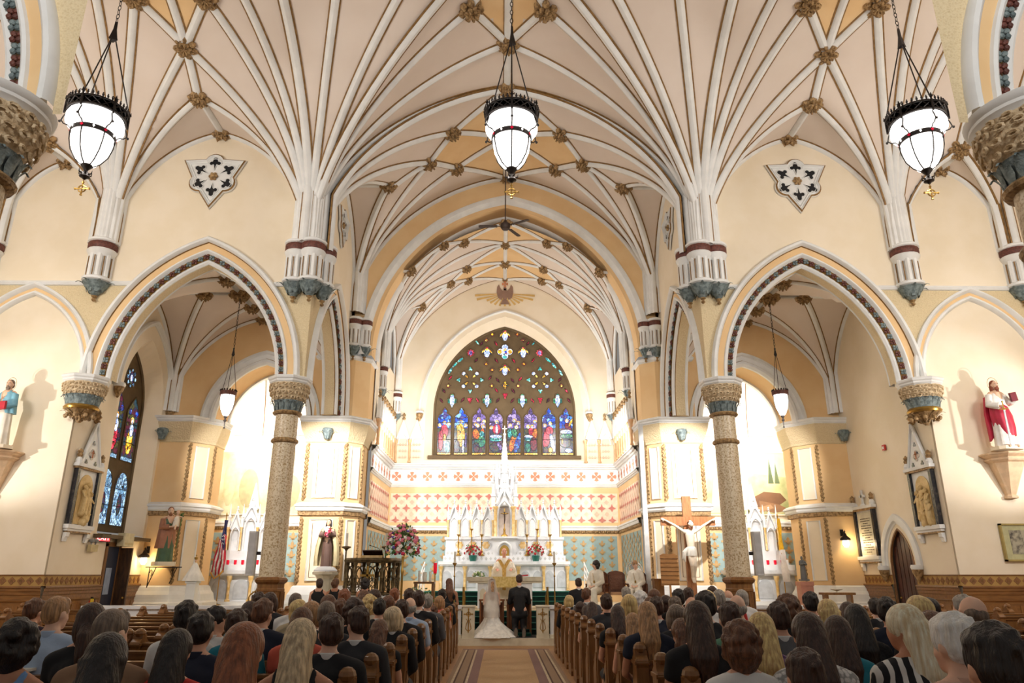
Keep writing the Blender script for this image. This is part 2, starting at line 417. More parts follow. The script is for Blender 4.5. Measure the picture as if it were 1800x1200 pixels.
# ---- arches ----
def flower_mesh(name, m_):
    m = MB()
    for i in range(4):
        a = pi/4+i*pi/2; m.ball((.042*cos(a), .042*sin(a), 0), .034, 6, 4, sz=.7)
    m.ball((0, 0, .015), .02, 6, 4); return m.mesh(name, [m_], True)
FB, FM = flower_mesh('flower', bluegrey), flower_mesh('flower', maroon)
FBE = flower_mesh('flower', ochre)
def flowers(par, x0, x1, zs, rise, d, dep, fn, step, nvec, sc=1, stuff=True, zmin=None):
    L_ = arch2(x0, x1, zs, rise, d, 60); acc = 0; last = L_[0]; k = 0; m = {0: MB(), 1: MB()}
    pts = []
    for p in L_[1:]:
        seg = math.dist(p, last); 
        while acc+seg >= step:
            f = (step-acc)/seg; last = (last[0]+(p[0]-last[0])*f, last[1]+(p[1]-last[1])*f); pts.append(last); seg = math.dist(p, last); acc = 0
        acc += seg; last = p
    rot = Vector(nvec).to_track_quat('Z', 'Y').to_matrix()
    for i, (x, z) in enumerate(pts):
        me = (FB, FM)[i % 2]; c = Vector(fn(x, dep, z))
        if stuff:
            mm = m[i % 2]; mm.add([c+rot @ (Vector(v.co)*sc) for v in me.vertices], [tuple(p.vertices) for p in me.polygons])
        else:
            o = link('flower', me, par, loc=c); o.rotation_euler = rot.to_euler(); o.scale = (sc,)*3
    if stuff:
        for i in (0, 1): m[i].build('flower_band', [(bluegrey, maroon)[i]], par, kind='stuff', smooth=True)
PROF = [(.70, 0), (.70, -.10), (.66, -.15), (.60, -.15), (.55, -.09), (.55, -.04), (.53, -.01), (.37, .0), (.35, -.04), (.31, -.05), (.27, -.01), (.25, .05), (.13, .14), (.11, .11), (.05, .10), (0, .15), (0, .19), (.02, .22), (.02, .52), (0, .55), (.04, .62), (.2, .62)]
#       white roll...........................................|gold|orange|...white........................|band|white.............|gold|stucco|
PK = [0, 0, 0, 0, 0, 1, 2, 0, 0, 0, 0, 3, 0, 0, 0, 0, 1, 4, 0, 0, 0]
AM = [white, gold, orange, ochre, stucco]
def big_arch(name, c, half, zs, rise, y, fn=None, stuff=True, sgn=1, legs=None):
    par = struct(name); fn = fn or (lambda s_, d, z: (s_, y+d*sgn, z))
    m = MB(); arch_sweep(m, c-half, c+half, zs, rise, PROF, fn, PK, 22, legs); m.build('moulding', AM, par, smooth=True)
    o = Vector(fn(0, 0, 0)); nv = (Vector(fn(0, -1, 0))-o)
    flowers(par, c-half, c+half, zs, rise, .19, .06, fn, .17, nv, 1.25, stuff)
    return par
ZS = 6.55; tn = 1
for s in (-1, 1):
    big_arch('trim_side_arch_'+SIDE[s], s*8.27, 2.15, ZS, 3.3, Y1)
    big_arch('trim_west_arch_'+SIDE[s], s*8.27, 2.5, ZS, 3.3, Y0-.1, stuff=False)
    # blind arch
    par = struct('trim_blind_arch_'+SIDE[s]); m = MB()
    pf = [(.33, 0), (.33, -.1), (.27, -.13), (.21, -.06), (.2, -.03), (.12, -.02), (.1, -.06), (.05, -.07), (0, -.01), (0, .12)]
    arch_sweep(m, s*12.75-1.6, s*12.75+1.6, ZS, 2.3, pf, lambda a, d, z: (a, Y1+d, z), [0, 0, 0, 0, 2, 0, 0, 0, 0], 16)
    m.build('moulding', AM, par, smooth=True)
    # oblique arch carrying the nave bay wall
    X = 5.3
    fn = (lambda a, d, z, s=s: (s*(X+d), a, z))
    big_arch('trim_nave_arch_'+SIDE[s], 20.95, 1.75, ZS, 3.0, 0, fn)
    # arch into the side altar recess
    par = struct('trim_altar_arch_'+SIDE[s]); m = MB()
    pf = [(.46, 0), (.46, -.08), (.38, -.1), (.34, -.03), (.2, -.01), (.17, -.07), (.08, -.08), (0, .0), (0, .1), (0, .95), (-.04, 1.0), (-.1, 1.0), (-.1, 1.15)]
    arch_sweep(m, s*8.05-1.5, s*8.05+1.5, ZS-.1, 1.95, pf, lambda a, d, z: (a, Y2+d, z), [0, 0, 0, 0, 3, 0, 0, 0, 2, 2, 0, 0], 18)
    m.build('moulding', [white, gold, orange, bossm, stucco], par, smooth=True)
# chancel arch
par = struct('trim_chancel_arch'); m = MB()
pf = [(.42, 0), (.42, -.1), (.34, -.14), (.25, -.12), (.18, -.02), (.12, .05), (0, .08), (0, .1), (-.01, .4), (-.01, .72), (-.05, .74), (-.08, .78), (-.11, .84), (-.11, 1.0)]
arch_sweep(m, -4.55, 4.55, 8.9, 5.5, pf, lambda a, d, z: (a, Y2+d, z), [0, 0, 0, 0, 0, 2, 2, 2, 2, 0, 0, 0, 0], 28, 8.75)
m.build('moulding', AM, par, smooth=True)

# ---- walls ----
TOP = 17
def zb_P(x):
    u = abs(x); z = ZS-.1
    q = arch_z(u, 6.12, 10.42, ZS, 3.3, .66)
    if q: z = max(z, q)
    q = arch_z(u, 11.15, 14.35, ZS, 2.3, .3)
    if q: z = max(z, q)
    return z
for s in (-1, 1):
    m = MB(); xs = frange(5.3, 15, 97)
    f_ = lambda u, z: (s*u, Y1, z)
    wallstrip(m, xs, zb_P, lambda x: max(9.2, zb_P(x)) if zb_P(x) < 9.2 else zb_P(x), f_, 1)
    wallstrip(m, xs, lambda x: max(9.2, zb_P(x)), lambda x: TOP, f_, 0)
    # recessed field of the blind arch down to the floor, and wall thickness
    m.b6(s*11.12, s*15, Y1+.06, Y1+.5, 0, 9.0, 0)
    m.build('wall_transept_'+SIDE[s], [cream, stucco], kind='structure')
    # string course in pieces between the arches
    m = MB()
    for a, b in ((5.3, 6.45), (10.1, 14.9)):
        rings = [[(s*x, Y1+y_, 9.2+z_) for y_, z_ in ((0, -.07), (-.05, -.06), (-.09, 0), (-.06, .05), (0, .08))] for x in (a, b)]
        m.sweep(rings, caps=True)
    m.build('trim_string_course_'+SIDE[s], [white], kind='structure')
    # west side wall above the near arch
    m = MB()
    def zb_W(x):
        q = arch_z(abs(x), 5.77, 10.77, ZS, 3.3, .66); return max(ZS-.1, q) if q else ZS-.1
    wallstrip(m, frange(4.96, 11.5, 66), zb_W, lambda x: 9.2 if zb_W(x) < 9.2 else zb_W(x), lambda u, z: (s*u, Y0-.1, z), 1)
    wallstrip(m, frange(4.96, 11.5, 66), lambda x: max(9.2, zb_W(x)), lambda x: TOP, lambda u, z: (s*u, Y0-.1, z), 0)
    m.build('wall_west_'+SIDE[s], [cream, stucco], kind='structure')
    # nave bay wall over the oblique arch
    m = MB(); X = 5.3; zo = lambda y: max(ZS-.1, arch_z(y, 19.2, 22.7, ZS, 3.0, .66) or 0)
    wallstrip(m, frange(Y1, Y2, 70), zo, lambda y: 9.2 if zo(y) < 9.2 else zo(y), lambda a, z: (s*X, a, z), 1)
    wallstrip(m, frange(Y1, Y2, 70), lambda y: max(9.2, zo(y)), lambda y: TOP, lambda a, z: (s*X, a, z), 0)
    m.build('wall_nave_bay_'+SIDE[s], [cream, stucco], kind='structure')
    # Q plane wall over the side altar arch (apricot)
    m = MB(); zq = lambda x: max(ZS-.1, arch_z(x, 6.55, 9.55, ZS-.1, 1.95, .44) or 0)
    wallstrip(m, frange(5.2, 11.15, 80), zq, lambda x: 11.5, lambda a, z: (s*a, Y2, z))
    m.build('wall_altar_arch_'+SIDE[s], [orange], kind='structure')
    m = MB(); m.b6(s*15, s*15.2, Y0-.1, Y1+.4, 0, TOP); m.build('wall_transept_end_'+SIDE[s], [cream], kind='structure')
# wall over chancel arch
m = MB(); zc = lambda x: max(8.9, arch_z(x, -4.55, 4.55, 8.9, 5.5, .4) or 8.9)
wallstrip(m, frange(-5.3, 5.3, 90), zc, lambda x: TOP, lambda a, z: (a, Y2, z)); m.build('wall_chancel_arch', [orange], kind='structure')
# roof lid above the vaults keeps the sky out
m = MB(); m.b6(-15.3, 15.3, Y0-.1, 29.5, TOP, TOP+.1); m.build('ceiling_roof_deck', [cream], kind='structure')

# chapel outer side walls with window / door
def hole_wall(m, s, x, y0, y1, h0, h1, z0, zsp, rise, top, k=0, zf=0):
    f_ = lambda a, z: (s*x, a, z)
    zz = lambda y: (arch_z(y, h0, h1, zsp, rise, 0) or zsp)
    wallstrip(m, [y0, h0], lambda y: zf, lambda y: top, f_, k); wallstrip(m, [h1, y1], lambda y: zf, lambda y: top, f_, k)
    wallstrip(m, [h0, h1], lambda y: zf, lambda y: z0, f_, k)
    wallstrip(m, frange(h0, h1, 24), zz, lambda y: top, f_, k)
SW = 11.1
m = MB(); hole_wall(m, -1, SW, Y1+.1, Y2+.3, 20.35, 23.0, 2.75, 6.6, 2.1, 12)
# splayed reveal and glass plane at x=-11.55
oa = [(20.35, 2.75)]+arch2(20.35, 23.0, 6.6, 2.1, 0, 12)+[(23.0, 2.75)]; ob = [(20.75, 2.9)]+arch2(20.75, 22.6, 6.5, 1.75, 0, 12)+[(22.6, 2.9)]
m.sweep([[(-SW, a, z), (-11.6, c, d)] for (a, z), (c, d) in zip(oa, ob)], k=0)
m.build('wall_chapel_left', [cream], kind='structure')
m = MB(); hole_wall(m, 1, SW, Y1+.1, Y2+.3, 20.25, 21.5, 0, 1.9, 1.0, 12); m.build('wall_chapel_right', [cream], kind='structure')

# hood moulds
def hood(name, s, x, a, b, zs, rise, pr, w_, drop=True, legs=None, cap=None):
    par = struct(name); m = MB()
    pf = [(w_, 0), (w_, pr*.7), (w_*.75, pr), (w_*.3, pr*.8), (w_*.2, pr*.3), (0, pr*.2), (0, 0)]
    arch_sweep(m, a, b, zs, rise, pf, lambda q, d, z: (s*(x-d), q, z), [0]*6, 16, legs); m.build('moulding', [white], par, smooth=True)
    for q in (a-w_/2, b+w_/2):
        mm = MB(); zz = (legs or zs)
        mm.lathe([(.02, -.42), (.06, -.34), (.13, -.2), (.15, -.1), (.1, -.08)], (s*(x-.1), q, zz), 10); mm.build('label_stop', [bossm], par, smooth=True)
        mm = MB(); mm.lathe([(.15, -.1), (.17, -.04), (.15, .02)], (s*(x-.1), q, zz), 10); mm.build('label_cap', [white], par, smooth=True)
hood('trim_window_hood', -1, SW, 20.1, 23.25, 6.85, 2.3, .14, .16)
hood('trim_door_hood', 1, SW, 20.12, 21.62, 1.95, 1.1, .1, .26, legs=1.9)
# dado bands and oak wainscot
def wainscot(name, p0, p1, n, skip=()):
    """n: outward horizontal normal"""
    par = struct(name); p0, p1, n = Vector((*p0, 0)), Vector((*p1, 0)), Vector((*n, 0)); L_ = (p1-p0).length; u = (p1-p0)/L_
    spans = []; a = 0
    for q0, q1 in skip: spans.append((a, q0)); a = q1
    spans.append((a, L_))
    for a, b in spans:
        m = MB(); P = lambda t, d, z: p0+u*t+n*d+Vector((0, 0, z))
        pr = [(.012, 1.66, 0), (.012, 1.41, 0), (.09, 1.41, 1), (.1, 1.37, 1), (.07, 1.35, 1), (.07, 1.29, 1), (.055, 1.27, 1), (.055, 1.21, 1), (.04, 1.19, 1), (.04, 1.08, 1), (.06, 1.07, 1), (.04, 1.04, 1), (.03, 1.03, 1), (.03, .1, 1), (.06, .1, 1), (.06, 0, 1)]
        m.sweep([[P(t, d, z) for d, z, _ in pr] for t in (a, b)], [q[2] for q in pr[1:]]); m.build('panelling', [dadob, oakh], par)
        m = MB(); m.sweep([[P(t, d, z) for d, z in ((.0, 1.66), (.03, 1.67), (.03, 1.645), (0, 1.64))] for t in (a, b)]); m.build('dado_rail', [oakh], par)
        k = int((b-a)/.21); mm = MB()
        if k > 0: pit = (b-a)/k
        for i in range(k):
            c = P(a+pit*(i+.5), .014, 1.525)
            for j in range(4):
                an = j*pi/2; e = u*cos(an)+Vector((0, 0, sin(an))); f_ = u*-sin(an)+Vector((0, 0, cos(an)))
                q = [c+e*.01-f_*.02, c+e*.055-f_*.045, c+e*.095, c+e*.055+f_*.045, c+e*.01+f_*.02]
                mm.add([v for v in q]+[v+n*.006 for v in q], [(5, 6, 7, 8, 9), (0, 1, 6, 5), (1, 2, 7, 6), (2, 3, 8, 7), (3, 4, 9, 8)])
        if k > 0: mm.build('cross_frieze', [dadoc], par, kind='stuff')
        for i in range(max(1, int((b-a)/.42))):
            nb = max(1, int((b-a)/.42)); w_ = (b-a)/nb
            m = MB(); c0, c1 = a+i*w_+.04, a+(i+1)*w_-.04
            m.slab([(c0, .2), (c1, .2), (c1, .95), (c0, .95)], p0, u, (0, 0, 1), n*.045); m.build('wainscot_panel', [oak], par)
for s in (-1, 1):
    wainscot('baseboard_transept_'+SIDE[s], (s*11.08, Y1+.06), (s*15, Y1+.06), (0, -1))
wainscot('baseboard_chapel_left', (-SW, Y1+.04), (-SW, Y2-.2), (1, 0), [(2.6, 3.4)])
wainscot('baseboard_chapel_right', (SW, Y1+.04), (SW, Y2-.2), (-1, 0), [(1.9, 3.16)])
# ================= ARCHITECTURAL DETAIL =================
def offset_poly(pts, d):
    n = len(pts); A = sum(pts[i][0]*pts[(i+1) % n][1]-pts[(i+1) % n][0]*pts[i][1] for i in range(n)); sg = 1 if A > 0 else -1; out = []
    for i in range(n):
        p, q, r = Vector(pts[i-1]), Vector(pts[i]), Vector(pts[(i+1) % n])
        e1, e2 = (q-p).normalized(), (r-q).normalized(); n1, n2 = Vector((e1.y, -e1.x))*sg, Vector((e2.y, -e2.x))*sg
        b = (n1+n2).normalized(); out.append(tuple(q+b*(d/max(.3, b.dot(n1)))))
    return out
def mould(m, poly, prof, k=None, ks=None):
    """stack of offset polygon rings: prof = (offset, z)"""
    rings = []
    for d, z in prof:
        p = offset_poly(poly, d); p = p+[p[0]]; rings.append([(a, b, z) for a, b in p])
    for i in range(len(rings)-1): m.sweep(rings[i:i+2], k=(ks[i] if ks else k))
    return m
AB = [(-.03, 6.33), (.0, 6.35), (.02, 6.39), (.05, 6.41), (.05, 6.46), (.09, 6.49), (.1, 6.54), (.06, 6.56), (0, 6.57)]
def leafring(m, c, r, z, n, h, k=None, out=.09, w_=None):
    for i in range(n):
        a = 2*pi*i/n; e = Vector((cos(a), sin(a), 0)); t = Vector((-sin(a), cos(a), 0)); W = w_ or 2*pi*r/n*.46
        q = Vector(c)+e*r+Vector((0, 0, z)); pts = []
        for f, o, w2 in ((0, .0, .6), (.35, .02, 1), (.7, .05, .95), (.95, .1, .6), (1.0, .14, .25), (.85, .17, .1)):
            p = q+e*(o*out/.09)+Vector((0, 0, f*h)); pts.append([p-t*W*w2, p+e*.02, p+t*W*w2])
        m.sweep(pts, k=k)
def column(x, y, sc, label, group):
    t = thing('nave_column', label, 'column', (x, y, 0), group=group)
    m = MB(); m.lathe([(.36*sc, 0), (.36*sc, .25), (.33*sc, .3), (.33*sc, 1.28), (.345*sc, 1.3), (.345*sc, 1.34), (.33*sc, 1.36), (.33*sc, 1.45), (.39*sc, 1.5), (.41*sc, 1.55), (.36*sc, 1.6), (.31*sc, 1.62)], n=8); m.build('oak_casing', [oak], t)
    for i in range(24):
        a = 2*pi*(i+.5)/24; m = MB(); rr = .33*sc; face = round((a-pi/8)/(pi/4))*pi/4+pi/8
        rr = .33*sc*cos(pi/8)/cos(((a+pi/8) % (pi/4))-pi/8)
        m.tube([(rr*cos(a), rr*sin(a), .3), (rr*cos(a), rr*sin(a), 1.28)], .02*sc, 5); m.build('reed', [oak], t, smooth=True)
    m = MB(); m.lathe([(.295*sc, 1.6), (.29*sc, 3), (.28*sc, 5.62)], n=28); m.build('shaft', [granite], t, smooth=True)
    m = MB(); m.lathe([(.29*sc, 4.84), (.33*sc, 4.86), (.345*sc, 4.9), (.33*sc, 4.94), (.285*sc, 4.97)], n=24); m.build('shaft_ring', [bossm], t, smooth=True)
    m = MB(); m.lathe([(.29*sc, 5.56), (.35*sc, 5.58), (.37*sc, 5.62), (.34*sc, 5.66)], n=24); m.build('neck_ring', [bossm], t, smooth=True)
    m = MB(); m.lathe([(.3*sc, 5.64), (.33*sc, 5.8), (.37*sc, 5.95)], n=24); leafring(m, (0, 0, 0), .32*sc, 5.66, 14, .24, out=.07); m.build('blue_leaf_ring', [bluegrey], t, smooth=True)
    m = MB(); m.lathe([(.36*sc, 5.92), (.42*sc, 6.05), (.47*sc, 6.15), (.49*sc, 6.36)], n=24)
    rd = random.Random(3)
    for j, (z, r) in enumerate(((5.98, .42), (6.1, .47), (6.22, .5), (6.31, .5))):
        for i in range(18):
            a = 2*pi*(i+.5*(j % 2))/18; q = (r*sc*cos(a), r*sc*sin(a), z)
            m.tube([(q[0]+.05*cos(b+a)*sc*-sin(a), q[1]+.05*cos(b+a)*sc*cos(a), z+.035*sin(b+a)) for b in frange(0, 5.0, 6)], .018*sc, 4)
    m.build('carved_bell', [capm], t, smooth=True)
    m = MB(); R = .5*sc; m.lathe([(R-.02, 6.34), (R, 6.37), (R+.03*sc, 6.4), (R+.03*sc, 6.44), (R+.06*sc, 6.47), (R+.07*sc, 6.52), (R+.03*sc, 6.55), (R-.1, 6.56)], n=8 if sc < 1.05 else 32); o = m.build('abacus', [white], t, smooth=sc > 1.05)
    o.rotation_euler = (0, 0, pi/8)
    return t
for s in (-1, 1):
    column(s*5.66, 18.35, 1.0, 'slender beige granite column with oak casing %s of the chancel opening' % SIDE[s], 'arcade columns')
    column(s*5.72, 6.75, 1.12, 'near granite column with big carved capital at the %s picture edge' % SIDE[s], 'arcade columns')
    # hanging bracket capital
    t = struct('trim_bracket_capital_'+SIDE[s]); t.location = (s*10.93, 18.3, 0)
    m = MB(); m.lathe([(.5, 6.34), (.52, 6.37), (.55, 6.4), (.55, 6.44), (.58, 6.47), (.59, 6.52), (.55, 6.55), (.4, 6.56)], n=8); m.build('abacus', [white], t)
    m = MB(); m.lathe([(.42, 6.05), (.47, 6.15), (.5, 6.36)], n=24)
    for j, (z, r) in enumerate(((6.08, .46), (6.18, .5), (6.29, .52))):
        for i in range(20):
            a = 2*pi*(i+.5*(j % 2))/20; m.tube([(r*cos(a)+.05*cos(b+a)*-sin(a), r*sin(a)+.05*cos(b+a)*cos(a), z+.035*sin(b+a)) for b in frange(0, 5, 6)], .018, 4)
    m.build('carved_bell', [capm], t, smooth=True)
    m = MB(); m.lathe([(.36, 5.78), (.42, 6.06)], n=24); leafring(m, (0, 0, 0), .36, 5.78, 14, .24, out=.07); m.build('blue_leaf_ring', [bluegrey], t, smooth=True)
    m = MB(); m.lathe([(.3, 5.66), (.4, 5.68), (.42, 5.73), (.38, 5.79)], n=24); m.build('gilt_ring', [brass], t, smooth=True)
    m = MB(); m.lathe([(.04, 5.36), (.08, 5.42), (.05, 5.47), (.2, 5.55), (.34, 5.67)], n=16); leafring(m, (0, 0, 0), .2, 5.46, 9, .2, out=.14); leafring(m, (0, 0, 0), .07, 5.4, 6, .16, out=.12)
    for i in range(9):
        a = 2*pi*i/9; m.ball((.33*cos(a), .33*sin(a), 5.52), .06, 6, 4)
    m.build('leaf_pendant', [bossm], t, smooth=True)
def corbel(name, label, lobes, y, z0=10.3, sc=1, par=None):
    t = struct(name)
    for part in range(5):
        m = MB()
        for cx, cy_, r in lobes:
            c = (cx, cy_, 0); h = lambda dz: z0-dz*sc
            if part == 0: m.lathe([(r*.9, h(.02)), (r*1.1, h(-.02)), (r*1.12, h(-.07)), (r*1.0, h(-.11))], c, 18); 
            if part == 1: m.lathe([(r*.97, h(.2)), (r*1.04, h(.17)), (r*1.04, h(.03)), (r*.97, h(0))], c, 20)
            if part == 2:
                m.lathe([(r*.78, h(.42)), (r*1.0, h(.3)), (r*1.07, h(.24)), (r*1.0, h(.2))], c, 18)
                m.lathe([(r*.7, h(1.05)), (r*.7, h(.35))], c, 16)
                for i in range(8):
                    a = 2*pi*(i+.5)/8; m.tube([(cx+r*.72*cos(a), cy_+r*.72*sin(a), h(1.05)), (cx+r*.72*cos(a), cy_+r*.72*sin(a), h(.36))], r*.2, 6)
                m.lathe([(r*.85, h(1.14)), (r*1.04, h(1.1)), (r*1.06, h(1.04)), (r*.9, h(1.0))], c, 18)
            if part == 3:
                m.lathe([(.03, h(1.52)), (r*.3, h(1.45)), (r*.75, h(1.28)), (r*.95, h(1.14))], c, 14); leafring(m, c, r*.5, h(1.42), 7, .28*sc, out=.16)
            if part == 4: m.lathe([(.02, h(1.66)), (.06*sc, h(1.62)), (.03, h(1.56)), (.08*sc, h(1.51)), (.03, h(1.46))], c, 8)
        m.build(['top_moulding', 'maroon_band', 'shaft_bundle', 'leaf_corbel', 'gilt_tip'][part], [[white], [maroon], [white], [bluegrey], [bossm]][part], t, smooth=True)
        if part == 2:
            m = MB()
            for cx, cy_, r in lobes:
                for i in range(8):
                    a = 2*pi*i/8; m.tube([(cx+r*.83*cos(a), cy_+r*.83*sin(a), z0-1.0*sc), (cx+r*.83*cos(a), cy_+r*.83*sin(a), z0-.42*sc)], r*.045, 5)
            m.build('gold_stripe', [gold], t)
    return t
for s in (-1, 1):
    corbel("trim_vault_corbel", 'triple vault corbel above the %s granite column of the chancel opening' % SIDE[s], [(s*5.78, 18.2, .31), (s*5.32, 18.12, .33), (s*5.06, 18.5, .28)], 18.3)
    corbel("trim_vault_corbel", 'single vault corbel above the hanging bracket of the %s arch' % SIDE[s], [(s*11.1, 18.2, .36)], 18.3)
    corbel("trim_vault_corbel", 'vault corbel on the wall at the far %s picture edge' % SIDE[s], [(s*14.2, 18.2, .36)], 18.3)
    corbel("trim_vault_corbel", 'small vault corbel at the %s foot of the chancel arch' % SIDE[s], [(s*5.14, 23.3, .24), (s*4.78, 23.42, .2)], 23, 9.95, .85)
    corbel("trim_vault_corbel", 'pale vault corbel half way along the %s chancel wall' % SIDE[s], [(s*4.5, 25.5, .2)], 25, 8.9, .75)
    corbel("trim_vault_corbel", 'pale vault corbel in the %s back corner of the chancel' % SIDE[s], [(s*4.42, 28.92, .2)], 29, 8.75, .75)

# ---- star windows ----
def star_window(name, o, ux, n, sc=1):
    """three-pointed star with three lobes; o centre, ux right axis, n outward normal"""
    par = struct(name); o, ux, n = Vector(o), Vector(ux), Vector(n); uz = Vector((0, 0, 1))
    out = []
    for k in range(3):
        a = -pi/2+k*2*pi/3; out.append((.98*cos(a), .98*sin(a)))
        b = a+pi/3
        for q in frange(-1.15, 1.15, 8): out.append((.42*cos(b)+.27*cos(b+q), .42*sin(b)+.27*sin(b+q)))
    out = [(x*sc, z*sc) for x, z in out]
    def ring(f): return [o+ux*x*f+uz*z*f for x, z in out]
    m = MB(); P = []
    for f, d in ((1.06, 0), (1.04, .06), (.98, .09), (.93, .05), (.9, .02), (.86, .02), (.84, .05), (.8, .01)):
        r = ring(f); P.append([p+n*d for p in r+[r[0]]])
    for i in range(len(P)-1): m.sweep(P[i:i+2], k=1 if i == 1 else 0)
    m.build('star_frame', [white, gold], par, smooth=True)
    m = MB(); r = ring(.82); c = len(r); m.add([p+n*.01 for p in r], [tuple(range(c))]); m.build('star_plate', [white], par)
    for k in range(6):
        a = pi/2+k*pi/3; m = MB(); cc = o+ux*(.43*sc*cos(a))+uz*(.43*sc*sin(a)); e = ux*cos(a)+uz*sin(a); f = ux*-sin(a)+uz*cos(a)
        pts = []
        def lobe(cx, cy_, r, a0, a1): pts.extend([(cx+r*cos(q), cy_+r*sin(q)) for q in frange(a0, a1, 6)])
        pts.append((-.2, 0)); pts.append((-.05, -.035)); lobe(.0, -.095, .062, pi*.7, 2.1*pi); lobe(.12, 0, .07, -pi*.6, pi*.6); lobe(0, .095, .062, -.1*pi, 1.3*pi); pts.append((-.05, .035))
        m.slab([(p[0]*sc, p[1]*sc) for p in pts], cc, e, f, n*.03, t0=.4)
        m.build('dark_opening', [mat('window_dark', (16, 22, 30), .2)], par)
        m = MB(); m.tube([cc+e*p[0]*sc*1.12+f*p[1]*sc*1.12+n*.03 for p in pts], .013*sc, 5, closed=True); m.build('opening_rim', [white], par, smooth=True)
    m = MB(); m.ball(o+n*.03, .1*sc, 10, 6)
    for i in range(6): m.ball(o+n*.04+ux*.09*sc*cos(i*pi/3)+uz*.09*sc*sin(i*pi/3), .05*sc, 6, 4)
    m.build('centre_boss', [bossm], par, smooth=True)
for s in (-1, 1):
    star_window('window_star_'+SIDE[s], (s*8.4, Y1-.02, 12.5), (1, 0, 0), (0, -1, 0))
    star_window('window_star_bay_'+SIDE[s], (s*5.27, 20.95, 12.35), (0, 1, 0), (-s, 0, 0), .78)

# ---- chancel piers and outer piers ----
def strip(m, p, u, z0, z1, n, w_=.09, step=.115, k=None):
    """carved ribbon: alternating leaf lumps up a vertical strip"""
    z = z0+.04; i = 0; p, u, n = Vector(p), Vector(u), Vector(n)
    while z < z1-.04:
        c = p+u*(w_*.22*(1 if i % 2 else -1))+Vector((0, 0, z))+n*.01
        m.ball(c, .055, 6, 4, sz=1.2); z += step*.55; i += 1
def pier(nm, label, poly, faces, orn, zt=6.57, upper=None):
    """faces: list of (p0, p1, nrm) in plan; each gets a framed panel above and below the ledge"""
    t = struct('trim_'+nm)
    m = MB(); m.prism(poly, .17, 1.2); mould(m, poly, [(.30, .17), (.30, .55), (.26, .6), (.26, .85), (.2, .9), (.18, .98), (.16, 1.1), (.1, 1.2), (.06, 1.32), (.01, 1.36)]); m.build('plinth', [white], t)
    m = MB(); m.prism(poly, 1.2, 5.95); m.build('shaft', [orange], t)
    m = MB(); mould(m, poly, [(0, 3.42), (.07, 3.44), (.07, 3.56), (.1, 3.57)], ks=[1, 1, 0]); mould(m, poly, [(.1, 3.57), (.13, 3.62), (.13, 3.68), (.17, 3.71), (.16, 3.76), (.06, 3.82), (0, 3.84)], k=0); m.build('ledge', [white, bossm], t)
    m = MB(); mould(m, poly, [(0, 5.72), (.04, 5.74), (.04, 5.8), (.08, 5.9), (.16, 6.15), (.2, 6.36)]); m.build('carved_frieze', [stucco], t)
    m = MB(); p2 = offset_poly(poly, .18); mould(m, p2, AB+[(-.3, 6.57)]); m.build('abacus', [white], t)
    if upper:
        m = MB(); m.prism(upper[0], 6.55, upper[1]); m.build('upper_shaft', [orange], t)
    for p0, p1, nr in faces:
        p0, p1, nr = Vector((*p0, 0)), Vector((*p1, 0)), Vector((*nr, 0)); u = (p1-p0).normalized(); L_ = (p1-p0).length; uz = Vector((0, 0, 1))
        e = .13 if L_ > .8 else .08
        for z0, z1 in ((1.5, 3.3), (3.98, 5.62)):
            m = MB(); m.slab([(e, z0), (L_-e, z0), (L_-e, z1), (e, z1)], p0, u, uz, nr*.02); m.build('panel', [cream], t)
            m = MB(); q = [p0+u*a+uz*b+nr*.03 for a, b in ((e, z0), (L_-e, z0), (L_-e, z1), (e, z1))]; m.tube(q, .028, 4, closed=True)
            if L_ > .8:
                q = [p0+u*a+uz*b+nr*.02 for a, b in ((e+.09, z0+.1), (L_-e-.09, z0+.1), (L_-e-.09, z1-.1), (e+.09, z1-.1))]; m.tube(q, .01, 4, k=1, closed=True)
            m.build('panel_frame', [white, gold], t)
    for p, u, n in orn:
        for z0, z1 in ((1.4, 3.4), (3.9, 5.72)):
            m = MB(); strip(m, (*p, 0), (*u, 0), z0, z1, (*n, 0)); m.build('carved_edge_strip', [bossm], t, kind='stuff', smooth=True)
    return t
def heart(x, y, z, n, s_, parname='leaf_boss'):
    m = MB(); m.lathe([(.02, -.34), (.07, -.3), (.14, -.18), (.18, -.05), (.16, .02), (.1, .04)], (x, y, z), 10); leafring(m, (x, y, z-.32), .08, 0, 6, .26, out=.1)
    return m
